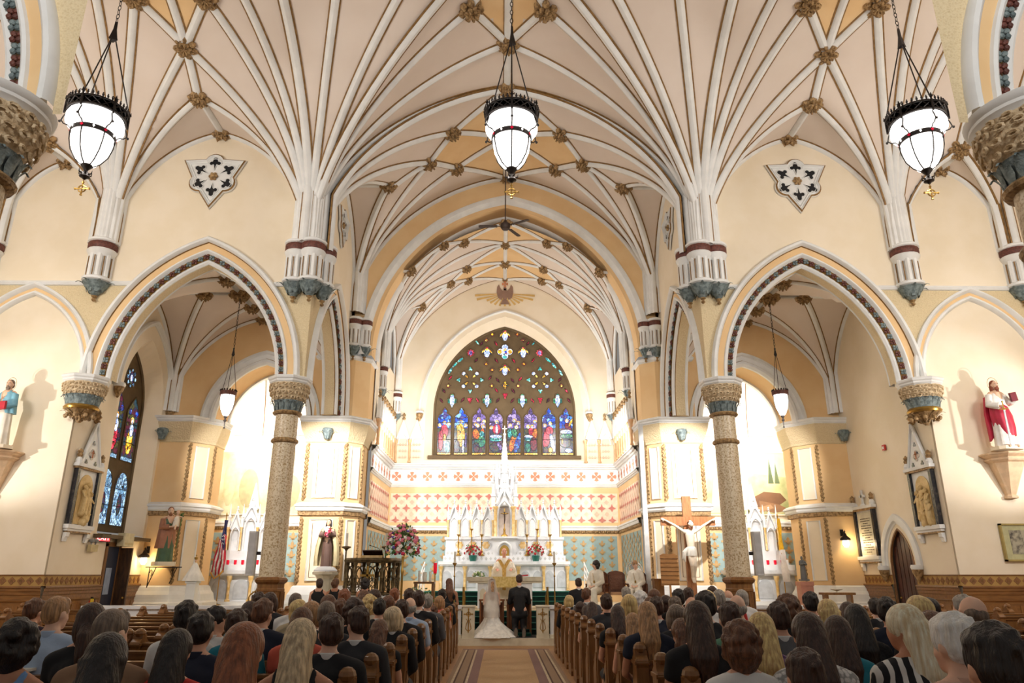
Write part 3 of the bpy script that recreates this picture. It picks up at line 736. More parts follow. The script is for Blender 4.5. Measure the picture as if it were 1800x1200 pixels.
for s in (-1, 1):
    P = [(s*a, b) for a, b in ((6.4, 23.15), (5.08, 23.15), (4.68, 23.6), (4.68, 24.7), (6.4, 24.7))]
    U = [(s*a, b) for a, b in ((6.3, 23.35), (5.05, 23.35), (4.6, 23.75), (4.6, 24.7), (6.3, 24.7))]
    t = pier('chancel_pier', '%s chancel pier with apricot panels and carved frieze beside the altar' % SIDE[s], P,
             [((s*6.2, 23.15), (s*5.25, 23.15), (0, -1)), ((s*5.04, 23.2), (s*4.72, 23.56), (-s*.75, -.66))],
             [((s*6.34, 23.15), (1, 0), (0, -1)), ((s*5.12, 23.15), (1, 0), (0, -1)), ((s*4.68, 23.68), (0, 1), (-s, 0))], upper=(U, 8.7))
    m = heart(s*5.7, 22.93, 6.12, None, 1); m.build('leaf_boss', [bluegrey], t, smooth=True)
    m = MB(); mould(m, U, [(0, 8.55), (.06, 8.6), (.08, 8.68), (.02, 8.75), (-.2, 8.76)]); m.build('upper_moulding', [white], t)
    P = [(s*a, b) for a, b in ((11.15, 23.15), (10.15, 23.15), (9.6, 23.85), (9.6, 24.7), (11.15, 24.7))]
    t = pier('chapel_pier', '%s outer pier with apricot panels between side wall and side altar' % SIDE[s], P,
             [((s*10.05, 23.28), (s*9.68, 23.74), (-s*.79, -.62))],
             [((s*10.12, 23.2), (1, 0), (0, -1)), ((s*9.6, 23.9), (0, 1), (-s, 0))])
    m = heart(s*10.95, 22.93, 6.1, None, 1); m.build('leaf_boss', [bluegrey], t, smooth=True)

# ---- chancel walls with painted bands ----
tileb = mat('pink_tile_ground', (250, 226, 200), .7); tilep = mat('pink_tile_paint', (208, 134, 120), .7, rgb2=(196, 120, 108))
tilel = mat('pale_tile_paint', (240, 204, 178), .7); blueb = mat('blue_dado', (156, 180, 178), .7, rgb2=(148, 172, 171)); fleurc = mat('gold_fleur', (196, 160, 106), .6)
crossc = mat('coral_cross', (224, 150, 116), .7)
def wall_frame(p0, p1): 
    p0, p1 = Vector((*p0, 0)), Vector((*p1, 0)); u = (p1-p0).normalized(); return p0, u, (p1-p0).length, u.cross(Vector((0, 0, 1)))*1
def fleur(m, c, u, uz, n, s_):
    a = lambda x, z: c+u*x*s_+uz*z*s_
    for pts in ([(0, .1), (.035, .05), (.03, -.02), (0, -.1), (-.03, -.02), (-.035, .05)], [(.02, -.03), (.05, .02), (.09, .02), (.08, -.03), (.05, -.02), (.03, -.06)], [(-.02, -.03), (-.05, .02), (-.09, .02), (-.08, -.03), (-.05, -.02), (-.03, -.06)], [(-.05, -.05), (.05, -.05), (.05, -.065), (-.05, -.065)]):
        v = [a(*p) for p in pts]; k = len(v); m.add(v+[p+n*.006 for p in v], [tuple(range(k, 2*k)), tuple(range(k))[::-1]]+[(i, (i+1) % k, k+(i+1) % k, k+i) for i in range(k)])
def painted_wall(name, p0, p1, n, ztop=5.9, dado=(1.46, 3.1), bands=True, hole=None, fsc=1.35):
    """chancel elevation: blue fleur dado, carved cornice, quatrefoil tiles, cornice, cross band"""
    par = struct(name); p0, p1, n = Vector((*p0, 0)), Vector((*p1, 0)), Vector((*n, 0)); L_ = (p1-p0).length; u = (p1-p0)/L_; uz = Vector((0, 0, 1))
    q = lambda a, d, z: p0+u*a+n*d+uz*z
    m = MB(); m.sweep([[q(a, 0, z) for z in (0, 9.5 if hole is None else 5.9)] for a in (0, L_)]); m.build('plaster', [cream], par)
    m = MB(); m.sweep([[q(a, .004, z) for z in (.6, 3.2)] for a in (0, L_)]); m.build('apricot_border', [orange], par)
    m = MB(); m.sweep([[q(a, .012, z) for z in dado] for a in (.2, L_-.2)]); m.build('blue_panel', [blueb], par)
    m = MB(); nx = int((L_-.5)/.36); nz = int((dado[1]-dado[0])/.3)
    for i in range(nx):
        for j in range(nz): fleur(m, q(.25+(i+.5)*(L_-.5)/nx, .024, dado[0]+.05+(j+.25+.5*(i % 2))*(dado[1]-dado[0]-.1)/nz), u, uz, n, fsc)
    m.build('fleur_pattern', [fleurc], par, kind='stuff')
    def corn(z, h, pr, carved):
        m = MB(); pf = [(0, z), (pr*.3, z+.02), (pr*.4, z+h*.35), (pr*.7, z+h*.4), (pr*.8, z+h*.7), (pr, z+h*.75), (pr, z+h*.95), (0, z+h)]
        m.sweep([[q(a, d, zz) for d, zz in pf] for a in (0, L_)], [1 if carved else 0]*2+[0]*5)
        if carved:
            i = 0; a = .05
            while a < L_-.05: m.ball(q(a, pr*.35, z+h*.2+(.015 if i % 2 else -.015)), h*.16, 5, 4, k=1); a += h*.27; i += 1
        m.build('cornice', [white, bossm], par)
    corn(3.2, .3, .14, True)
    if not bands: return par, q, L_, u, n
    m = MB(); m.sweep([[q(a, .004, z) for z in (3.5, 4.97)] for a in (0, L_)]); m.build('apricot_field', [orange], par)
    m = MB(); m.sweep([[q(a, .01, z) for z in (3.62, 4.74)] for a in (.12, L_-.12)]); m.build('tile_ground', [tileb], par)
    nx = max(2, int((L_-.3)/.4)); w_ = (L_-.3)/nx; mm = MB(); ml = MB()
    for i in range(nx):
        for j in range(3):
            c = q(.15+(i+.5)*w_, .034, 3.66+(j+.1)*.46)
            if j < 3 and 3.6 < c.z:
                pts = []
                for k in range(16):
                    r = (.165 if k % 4 == 0 else .065 if k % 4 == 2 else .09)*min(1, w_/.38); pts.append(c+u*r*cos(k*pi/8)+uz*r*sin(k*pi/8))
                if c.z-.17 > 3.6 and c.z+.17 < 4.77: mm.add([p for p in pts], [tuple(range(16))])
                else:
                    pts2 = [p for p in pts if 3.62 <= p.z <= 4.74]
                    if len(pts2) > 2: mm.add(pts2, [tuple(range(len(pts2)))])
            for sx in ((-1,) if i else (-1,)):
                d = q(.15+(i+.5)*w_+sx*w_/2, .022, 3.66+(j+.1)*.46+.23)
                if d.z < 4.72: ml.add([d+u*.1, d+uz*.1, d-u*.1, d-uz*.1], [(0, 1, 2, 3)]); 
    mm.build('quatrefoil_tiles', [tilep], par, kind='stuff'); ml.build('lozenge_tiles', [tilel], par, kind='stuff')
    corn(4.97, .17, .1, False)
    m = MB(); m.sweep([[q(a, .01, z) for z in (5.12, 5.68)] for a in (0, L_)]); m.build('cross_band_ground', [white], par)
    nx = max(2, int(L_/.6)); w_ = L_/nx
    for i in range(nx):
        c = q((i+.5)*w_, .012, 5.4); m = MB()
        for k in range(4):
            e = u*cos(k*pi/2)+uz*sin(k*pi/2); f = u*-sin(k*pi/2)+uz*cos(k*pi/2)
            v = [c+e*.02-f*.02, c+e*.16-f*.085, c+e*.185, c+e*.16+f*.085, c+e*.02+f*.02]; m.add([x+n*.01 for x in v], [(0, 1, 2, 3, 4)])
        m.build('coral_cross', [crossc], par)
        m = MB(); m.tube([c+u*.235*cos(b)+uz*.235*sin(b) for b in frange(0, 2*pi, 20)[:-1]], .014, 4, closed=True); m.build('roundel', [white], par, smooth=True)
    corn(5.68, .22, .2, False)
    return par, q, L_, u, n
par, q, L_, u, n = painted_wall('wall_chancel_back', (-4.6, 29), (4.6, 29), (0, -1), hole=1)
# upper back wall around the window
m = MB(); zz = lambda x: max(8.1, arch_z(x, -3.25, 3.25, 8.0, 4.2, 0) or 8.0)
wallstrip(m, [-4.7, -3.25], lambda x: 5.9, lambda x: TOP, lambda a, z: (a, 29, z)); wallstrip(m, [3.25, 4.7], lambda x: 5.9, lambda x: TOP, lambda a, z: (a, 29, z))
wallstrip(m, frange(-3.25, 3.25, 40), zz, lambda x: TOP, lambda a, z: (a, 29, z)); wallstrip(m, [-3.25, 3.25], lambda x: 5.9, lambda x: 6.05, lambda a, z: (a, 29, z))
oa = [(-3.25, 6.05)]+arch2(-3.25, 3.25, 8.0, 4.2, 0, 16)+[(3.25, 6.05)]; ob = [(-2.9, 6.22)]+arch2(-2.9, 2.9, 8.1, 3.7, 0, 16)+[(2.9, 6.22)]
m.sweep([[(a, 29, z), (c, 29.4, d)] for (a, z), (c, d) in zip(oa, ob)]); m.add([(-3.25, 29, 6.05), (3.25, 29, 6.05), (2.9, 29.4, 6.22), (-2.9, 29.4, 6.22)], [(0, 1, 2, 3)])
m.build('plaster_window_surround', [cream], par)
par2 = struct('trim_great_window_hood'); m = MB()
arch_sweep(m, -3.42, 3.42, 8.0, 4.4, [(.1, 0), (.1, -.08), (.04, -.1), (0, -.04), (0, 0)], lambda a, d, z: (a, 29+d, z), [0]*4, 24); m.build('moulding', [white], par2, smooth=True)
for x in (-3.47, 3.47):
    m = MB(); m.lathe([(.02, 7.62), (.1, 7.75), (.15, 7.9), (.1, 7.95)], (x, 28.92, 0), 10); m.build('label_stop', [bossm], par2, smooth=True)
    m = MB(); m.lathe([(.16, 7.95), (.18, 8.0), (.14, 8.05)], (x, 28.92, 0), 10); m.build('label_cap', [white], par2, smooth=True)
for s in (-1, 1):
    painted_wall('wall_chancel_'+SIDE[s], (s*4.55, 24.5), (s*4.55, 29), (-s, 0))
    # gabled blind arcade under the vault
def gable(o, u, n, w_, group_parent):
    par = group_parent; uz = Vector((0, 0, 1)); o, u, n = Vector(o), Vector(u), Vector(n); z1 = .98
    m = MB(); m.slab([(-w_/2, z1), (0, z1+.78), (w_/2, z1), (w_/2-.06, z1-.02), (0, z1+.66), (-w_/2+.06, z1-.02)], o, u, uz, n*.12); m.build('gable', [white], par)
    m = MB(); m.slab([(-w_/2, z1), (0, z1+.72), (w_/2, z1)], o, u, uz, n*.05); m.build('gable_field', [white], par)
    m = MB(); pr = arch2(-w_*.36, w_*.36, z1-.25, .5, 0, 6); m.tube([o+u*a+uz*b+n*.09 for a, b in pr], .03, 5); m.build('arch_roll', [white], par, smooth=True)
    m = MB(); m.lathe([(.03, 0), (.08, .06), (.03, .12), (.07, .2), (.02, .3)], tuple(o+uz*(z1+.76)+n*.06), 6); m.build('gilt_finial', [bossm], par, smooth=True)
    m = MB(); c = tuple(o+u*(-w_/2)+n*.1); m.lathe([(.07, .02), (.07, .06), (.045, .1), (.045, .72), (.05, .76), (.09, .86), (.09, .92)], c, 10); m.build('colonnette', [mat('colonnette_apricot', (224, 178, 132), .5)], par, smooth=True)
    m = MB()
    for i in range(3):
        for j in range(3): fleur(m, o+u*((i-1)*w_*.2)+uz*(.25+j*.25)+n*.012, u, uz, n, .7)
    m.build('stencil_pattern', [tilel], par, kind='stuff')
par = struct('trim_arcade_back')
for s in (-1, 1):
    for i in range(2): gable((s*(3.82+.0)+(i-.5)*.55*1, 28.98, 5.92), (1, 0, 0), (0, -1, 0), .54, par)
    p2 = struct('trim_arcade_'+SIDE[s])
    for i in range(8): gable((s*4.5, 25.0+i*.53, 5.92), (0, 1, 0), (-s, 0, 0), .52, p2)

# ---- great window ----
PAL = {'fig': [(150, 20, 40), (30, 60, 170), (230, 200, 90), (235, 235, 245), (20, 90, 90), (120, 60, 130)],
       'blue': [(20, 70, 190), (60, 120, 220), (30, 50, 120), (120, 170, 230), (70, 60, 120)],
       'red': [(190, 20, 50), (150, 10, 40), (220, 60, 80)], 'gold': [(230, 180, 40), (200, 140, 30), (240, 210, 100)],
       'white': [(235, 240, 255), (190, 205, 245), (220, 225, 250), (140, 160, 220)], 'green': [(20, 110, 90), (10, 80, 70), (60, 140, 90)],
       'purple': [(110, 90, 150), (150, 130, 180), (70, 50, 100)], 'teal': [(60, 170, 160), (30, 120, 130), (150, 220, 210)],
       'dark': [(30, 30, 60), (70, 20, 40), (20, 50, 60), (60, 60, 30)], 'orange': [(210, 120, 30), (180, 80, 20)],
       'dusk': [(90, 130, 160), (150, 180, 200), (60, 90, 120), (120, 150, 175)], 'maroon': [(110, 20, 35), (80, 15, 30)]}
def glass(p, scale=9, st=2.0):
    nm = 'glass_'+p+str(scale)
    if nm in MATS: return MATS[nm]
    m = bpy.data.materials.new(nm); MATS[nm] = m; m.use_nodes = True; nt = m.node_tree; L = nt.links.new; b = nt.nodes['Principled BSDF']
    b.inputs['Roughness'].default_value = .2; tc = nt.nodes.new('ShaderNodeTexCoord')
    v = nt.nodes.new('ShaderNodeTexVoronoi'); v.inputs['Scale'].default_value = scale; L(tc.outputs['Object'], v.inputs['Vector'])
    sx = nt.nodes.new('ShaderNodeSeparateColor'); L(v.outputs['Color'], sx.inputs[0])
    r = nt.nodes.new('ShaderNodeValToRGB'); r.color_ramp.interpolation = 'CONSTANT'; cs = PAL[p]
    while len(r.color_ramp.elements) < len(cs): r.color_ramp.elements.new(.5)
    for i, c in enumerate(cs): r.color_ramp.elements[i].position = i/len(cs); r.color_ramp.elements[i].color = (*lin(c), 1)
    L(sx.outputs[0], r.inputs[0])
    e = nt.nodes.new('ShaderNodeTexVoronoi'); e.feature = 'DISTANCE_TO_EDGE'; e.inputs['Scale'].default_value = scale; L(tc.outputs['Object'], e.inputs['Vector'])
    g = nt.nodes.new('ShaderNodeMath'); g.operation = 'GREATER_THAN'; g.inputs[1].default_value = .045; L(e.outputs['Distance'], g.inputs[0])
    nz = nt.nodes.new('ShaderNodeTexNoise'); nz.inputs['Scale'].default_value = scale*3; L(tc.outputs['Object'], nz.inputs['Vector'])
    mr = nt.nodes.new('ShaderNodeMapRange'); mr.inputs[1].default_value = .3; mr.inputs[2].default_value = .7; mr.inputs[3].default_value = .45; mr.inputs[4].default_value = 1.5; L(nz.outputs['Fac'], mr.inputs[0])
    mu = nt.nodes.new('ShaderNodeMath'); mu.operation = 'MULTIPLY'; L(g.outputs[0], mu.inputs[0]); L(mr.outputs[0], mu.inputs[1])
    m2 = nt.nodes.new('ShaderNodeMath'); m2.operation = 'MULTIPLY'; L(mu.outputs[0], m2.inputs[0]); m2.inputs[1].default_value = st
    L(r.outputs[0], b.inputs['Emission Color']); L(m2.outputs[0], b.inputs['Emission Strength']); b.inputs['Base Color'].default_value = (.02, .02, .03, 1)
    return m
lead = mat('lead_came', (30, 28, 30), .6)
WY = 29.38
gw = struct('window_1')
m = MB(); pp = [(-2.92, 6.2)]+arch2(-2.92, 2.92, 8.1, 3.72, 0, 18)+[(2.92, 6.2)]
m.slab(pp, (0, WY+.12, 0), (1, 0, 0), (0, 0, 1), (0, -.1, 0)); m.build('tracery_plate', [stone], gw)
m = MB(); m.tube([(x, WY, z) for x, z in pp], .06, 6); m.b6(-3.1, 3.1, WY-.3, WY+.05, 6.12, 6.26); m.build('window_frame', [stone], gw)
def pane(pts, m_, par=None, o=(0, 0), y=WY, name='pane', rim=True, u=(1, 0, 0), n=(0, -1, 0), base=(0, 0, 0), lay=0, rr=.02):
    par = par or gw; u, n, uz = Vector(u), Vector(n), Vector((0, 0, 1)); B = Vector(base) if base != (0, 0, 0) else Vector((0, y, 0))
    c = B+u*o[0]+uz*o[1]+n*(.006+.006*lay); m = MB(); v = [c+u*a+uz*b for a, b in pts]; k = len(v)
    m.add(v+[p+n*.005 for p in v], [tuple(range(k, 2*k))]+[(i, (i+1) % k, k+(i+1) % k, k+i) for i in range(k)]); ob = m.build(name, [m_], par)
    if rim:
        m = MB(); m.tube([p+n*.01 for p in v], rr, 4, closed=True); m.build('pane_rim' if rr > .012 else 'lead_line', [stone if rr > .012 else lead], ob)
    return ob
def foil(k, r, q, rot=0, n=7, sx=1):
    P = []
    for i in range(k):
        a = rot+2*pi*i/k; h = 2.0 if k > 3 else 1.9
        for t in frange(-h, h, n): P.append(((r*cos(a)+q*cos(a+t))*sx, r*sin(a)+q*sin(a+t)))
    return P
ell = lambda cx, cz, a, b, n=12, r=0: [(cx+a*cos(2*pi*i/n)*cos(r)-b*sin(2*pi*i/n)*sin(r), cz+a*cos(2*pi*i/n)*sin(r)+b*sin(2*pi*i/n)*cos(r)) for i in range(n)]
ANG = [(0.01, 11.45), (-0.76, 10.7), (0.79, 10.7), (0.01, 9.91)]
QF = (0.01, 10.73)
RND = [(-1.45, 10.67), (1.49, 10.68)]
DIA = [(-0.54, 11.51), (0.55, 11.51), (-0.79, 11.24), (0.8, 11.25), (-0.78, 10.18), (0.82, 10.19), (-0.53, 9.92), (0.56, 9.93), (-2.37, 9.22), (-0.54, 9.23), (0.57, 9.23), (2.39, 9.24)]
IHS = (0.02, 9.25)
WHEEL = [(-1.45, 9.48), (1.5, 9.49)]
GRN = [(-2.19, 8.59), (-0.73, 8.6), (0.75, 8.6), (2.22, 8.61)]
TRI = [(-1.45, 8.6), (1.49, 8.61), (0.02, 8.8)]
SLV = [(-0.34, 9.03), (0.36, 9.01), (-2.55, 9.0), (2.6, 9.02), (-2.64, 8.59), (-1.75, 8.62), (-1.13, 8.6), (-0.29, 8.6), (0.33, 8.6), (1.17, 8.6), (1.82, 8.61), (2.69, 8.61), (-0.38, 11.1), (0.33, 9.47), (-0.29, 9.47), (0.38, 10.33), (-0.35, 10.33), (-1.21, 10.35), (1.21, 10.36), (-0.99, 11.09), (0.99, 11.1), (-2.29, 9.57), (2.33, 9.51), (-0.62, 9.57), (0.66, 9.53)]
SWL = [(-1.89, 10.35), (-2.11, 10.14), (-2.3, 9.88), (1.85, 10.37), (2.09, 10.13), (2.37, 9.82), (-1.19, 11.15), (1.25, 11.13)]
LAN = [(-2.48, 6.41), (-1.79, 6.41), (-1.05, 6.42), (-0.35, 6.42), (0.39, 6.42), (1.08, 6.42), (1.84, 6.42), (2.55, 6.42)]
# lancet apex (-1.83, 8.42) (-1.82, 8.04) (-1.82, 7.74) (-1.8, 7.05) w (-2.11, 7.05) (-1.5, 7.05) winapex (0.01, 11.92) bot (-2.86, 6.31) side (-2.87, 8.24) (-2.52, 9.56)
for o in ANG:
    pane(foil(4, .13, .13, pi/4+pi/4), glass('dark', 14), o=o)
    pane(ell(0, -.03, .12, .19), glass('white', 16), o=o, rim=False, lay=1); pane(ell(0, .13, .06, .06), glass('gold', 14), o=o, rim=False, lay=2)
    for sx in (-1, 1): pane([(sx*.05, .16), (sx*.2, .05), (sx*.22, -.05), (sx*.1, .05)], glass('gold', 14), o=o, rim=False, lay=2)
    pane(ell(0, .2, .05, .04), glass('red', 14), o=o, rim=False, lay=2)
pane(foil(4, .19, .155, pi/2), glass('white', 12), o=QF)
for sx in (-1, 1): pane(ell(sx*.22, 0, .09, .1), glass('gold', 12), o=QF, rim=False, lay=1)
pane(ell(0, -.24, .1, .07), glass('teal', 14), o=QF, rim=False, lay=1); pane(ell(0, .0, .08, .17), glass('fig', 14), o=QF, rim=False, lay=1)
for o in RND: pane(foil(8, .13, .045), glass('red', 16), o=o); pane(ell(0, 0, .08, .1), glass('purple', 18), o=o, rim=False, lay=1)
for o in DIA: pane([(0, .12), (.05, .05), (.12, 0), (.05, -.05), (0, -.12), (-.05, -.05), (-.12, 0), (-.05, .05)], glass('maroon', 10), o=o, rr=.014); pane(ell(0, 0, .045, .045, 8), glass('gold', 5), o=o, rim=False, lay=1)
pane([(0, .2), (.07, .07), (.17, 0), (.07, -.07), (0, -.2), (-.07, -.07), (-.17, 0), (-.07, .07)], glass('dark', 10), o=IHS)
for i, pt in enumerate(([(-.015, -.14), (.015, -.14), (.015, .17), (-.015, .17)], [(-.06, .1), (.06, .1), (.06, .13), (-.06, .13)], [(-.08, .02), (.08, .02), (.08, .05), (-.08, .05)], [(-.08, -.06), (.08, -.06), (.08, -.035), (-.08, -.035)], [(-.08, -.1), (-.05, -.1), (-.05, .05), (-.08, .05)], [(.05, -.1), (.08, -.1), (.08, .05), (.05, .05)])): pane(pt, glass('gold', 4), o=IHS, rim=False, lay=1)
for cx, cz in WHEEL:
    for k in range(4):
        a = pi/4+k*pi/2; r_ = lambda x, z: (x*cos(a)-z*sin(a), x*sin(a)+z*cos(a))
        L_ = [(.12, 0), (.2, -.05), (.3, -.05)]+[(.38+.1*cos(t), .1*sin(t)) for t in frange(-2.3, 2.3, 9)]+[(.3, .05), (.2, .05)]
        pane([r_(*p) for p in L_], glass('dark', 12), o=(cx, cz)); pane([r_(.4+p[0], p[1]) for p in foil(5, .045, .035, 0, 4)], glass('white', 20), o=(cx, cz), rim=False, lay=1)
        pane([r_(*p) for p in ((.13, 0), (.19, -.035), (.28, -.03), (.28, .03), (.19, .035))], glass('gold', 8), o=(cx, cz), rim=False, lay=1)
        a2 = k*pi/2; r2 = lambda x, z: (x*cos(a2)-z*sin(a2), x*sin(a2)+z*cos(a2))
        pane([r2(.48+p[0], p[1]) for p in foil(3, .055, .05, 0, 5)], glass('teal', 12), o=(cx, cz), rr=.014)
for o in GRN:
    pane([(0, -.34), (.1, -.15), (.2, -.1), (.2, .08), (.09, .1), (.09, .25), (0, .3), (-.09, .25), (-.09, .1), (-.2, .08), (-.2, -.1), (-.1, -.15)], glass('green', 12), o=o)
    pane([(0, -.3), (.09, -.12), (.1, .1), (.06, .22), (-.06, .22), (-.1, .1), (-.09, -.12)], glass('white', 14), o=o, rim=False, lay=1)
for o in TRI: pane([(-.12, .1), (.12, .1), (0, -.16)], glass('red', 9), o=o, rr=.014)
for i, o in enumerate(SLV):
    a = (.6 if o[0] > 0 else -.6)*(1 if i % 2 else -1); pane([(p[0]*cos(a)-p[1]*sin(a), p[0]*sin(a)+p[1]*cos(a)) for p in ((0, .13), (.045, .0), (0, -.13), (-.045, 0))], glass('maroon' if i % 3 else 'red', 8), o=o, rr=.012)
for i, o in enumerate(SWL):
    a = -.7 if o[0] > 0 else .7
    if i > 5: pane(ell(0, 0, .05, .15, 10, a), glass('teal', 9), o=o)
    else: pane(ell(0, 0, .07, .17, 10, -a*(1.2-.25*(i % 3))), glass('teal', 11), o=o)
FIG = [('blue', [('red', 0, .95, .16, .3, 0), ('red', -.13, .6, .1, .45, 0), ('white', .05, .45, .07, .4, .1), ('gold', .02, .7, .08, .15, 0), ('teal', .15, .3, .1, .25, 0)], [(.0, 1.3), (-.18, 1.2), (.18, 1.25)]),
       ('blue', [('gold', .0, .8, .17, .5, .05), ('gold', -.08, 1.1, .1, .15, .5), ('dark', -.15, .3, .12, .3, 0), ('white', .1, .35, .05, .3, 0), ('purple', .2, .6, .05, .3, 0)], [(.0, 1.33), (.18, 1.2)]),
       ('purple', [('green', .05, .55, .23, .25, .3), ('orange', -.12, .85, .14, .22, .3), ('dark', -.1, .3, .14, .22, 0), ('orange', .15, .95, .08, .15, 0), ('teal', .12, .85, .1, .12, 0)], [(-.05, 1.18), (.16, 1.15), (-.14, 1.25), (-.02, 1.45), (.2, 1.35)]),
       ('purple', [('red', .03, 1.05, .17, .22, 0), ('white', .03, 1.05, .06, .2, 0), ('white', 0, .75, .26, .08, 0), ('teal', 0, .62, .26, .08, 0), ('dark', 0, .3, .26, .2, 0), ('purple', .15, .35, .08, .2, .4)], [(.03, 1.33), (-.19, 1.1)]),
       ('purple', [('orange', -.02, .55, .14, .45, -.3), ('blue', .16, .5, .12, .45, -.3), ('teal', -.17, .9, .1, .2, 0), ('green', .02, .9, .12, .2, .3), ('purple', .1, 1.2, .12, .15, 0)], [(.02, 1.4), (.18, 1.3), (-.16, 1.2), (.1, 1.12)]),
       ('purple', [('red', .03, .95, .12, .17, .2), ('orange', .17, .85, .1, .25, -.2), ('white', -.08, .75, .18, .07, 0), ('teal', -.08, .63, .18, .07, 0), ('maroon', .12, .45, .14, .3, 0), ('green', -.12, .3, .12, .2, 0)], [(-.1, 1.15), (.06, 1.15), (.18, 1.35)]),
       ('blue', [('red', -.1, .7, .15, .45, -.15), ('red', .02, 1.0, .16, .18, .2), ('white', .13, .5, .09, .4, .2), ('gold', .05, .2, .1, .12, 0), ('dark', -.15, .2, .1, .15, 0)], [(.05, 1.28), (-.17, 1.2)]),
       ('blue', [('maroon', .08, 1.15, .12, .2, .5), ('white', .0, .95, .25, .1, 0), ('green', 0, .78, .26, .1, 0), ('dark', -.05, .5, .24, .2, 0), ('gold', -.18, .55, .04, .12, 0), ('white', .08, .18, .16, .1, 0), ('gold', .2, 1.35, .05, .2, -.5)], [(.03, 1.4)])]
for i, (x, z) in enumerate(LAN):
    bg, rob, heads = FIG[i]; hw = .285; z0 = 6.33
    pts = [(-hw, 0), (hw, 0), (hw, 1.5)]+[(hw*cos(t)*1.0, 1.5+.24*sin(t)) for t in frange(0, .85, 4)]+[(.1, 1.72), (.1, 1.82), (0, 1.97), (-.1, 1.82), (-.1, 1.72)]+[(-hw*cos(t), 1.5+.24*sin(t)) for t in frange(.85, 0, 4)]+[(-hw, 1.5)]
    o = pane(pts, glass(bg, 7), o=(x, z0), rr=.02)
    pane([(-hw, 0), (hw, 0), (hw, .08), (-hw, .08)], glass('gold', 12), o=(x, z0), lay=1, rr=.008, par=gw)
    pane([(-hw, .08), (hw, .08), (hw, 1.1), (-hw, 1.1)], glass('dark', 9), o=(x, z0), lay=.5, rim=False)
    for j, (c, a, b, rx, rz_, rot) in enumerate(rob):
        P_ = [(max(-hw+.01, min(hw-.01, p[0])), max(.08, p[1])) for p in ell(a, b, rx, rz_, 12, rot)]
        pane(P_, glass(c, 13), o=(x, z0), lay=1+j*.3, rr=.007)
    for a, b in heads:
        pane([(max(-hw, min(hw, p[0])), p[1]) for p in ell(a, b+.02, .08, .08, 10)], glass('gold', 10), o=(x, z0), lay=3.5, rim=False); pane([(max(-hw, min(hw, p[0])), p[1]) for p in ell(a, b, .045, .06, 8)], glass('white', 11), o=(x, z0), lay=4, rim=False)
    for z_ in (.62, 1.32):
        m = MB(); m.b6(x-hw, x+hw, WY-.05, WY-.035, z0+z_-.008, z0+z_+.008); m.build('saddle_bar', [lead], gw)
# eagle painting above the window: winged emblem with rays
par = struct('trim_emblem'); em = mat('emblem_brown', (150, 120, 104), .7); ray = mat('emblem_gold', (222, 184, 110), .6)
for k in range(13):
    a = pi+.12+k*(pi-.24)/12; L_ = 1.7 if k in (0, 12, 1, 11) else .95; L_ = min(L_, 1.3); r0 = .3; m = MB(); c = Vector((0, 28.985, 13.25)); e = Vector((cos(a), 0, sin(a)*.62)); f = Vector((-sin(a)*.62, 0, cos(a))); f.normalize()
    m.add([c+e*r0-f*.015, c+e*r0+f*.015, c+e*L_+f*.05, c+e*L_-f*.05], [(0, 1, 2, 3)]); m.v = [(p[0], p[1], p[2]) for p in m.v]; m.build('painted_ray', [ray], par)
m = MB()
for sx in (-1, 1): m.slab([(sx*.06, -.1), (sx*.16, -.3), (sx*.3, -.2), (sx*.36, .05), (sx*.34, .3), (sx*.26, .42), (sx*.2, .25), (sx*.1, .12)][::sx], (0, 28.97, 13.25), (1, 0, 0), (0, 0, 1), (0, .02, 0))
m.slab(ell(0, -.05, .11, .28), (0, 28.96, 13.25), (1, 0, 0), (0, 0, 1), (0, .03, 0)); m.slab(ell(0, .22, .07, .09), (0, 28.96, 13.25), (1, 0, 0), (0, 0, 1), (0, .03, 0)); m.slab([(-.1, -.3), (.1, -.3), (.2, -.5), (-.2, -.5)], (0, 28.96, 13.25), (1, 0, 0), (0, 0, 1), (0, .03, 0)); m.build('winged_emblem', [em], par)
m = MB()
for k in range(4):
    a = k*pi/2; m.slab([(.02*cos(a)-.02*sin(a), .02*sin(a)+.02*cos(a)), (.13*cos(a)-.06*sin(a), .13*sin(a)+.06*cos(a)), (.13*cos(a)+.06*sin(a), .13*sin(a)-.06*cos(a)), (.02*cos(a)+.02*sin(a), .02*sin(a)-.02*cos(a))], (0, 28.95, 13.68), (1, 0, 0), (0, 0, 1), (0, .02, 0))
m.build('emblem_cross', [mat('emblem_coral', (200, 130, 90), .7)], par)

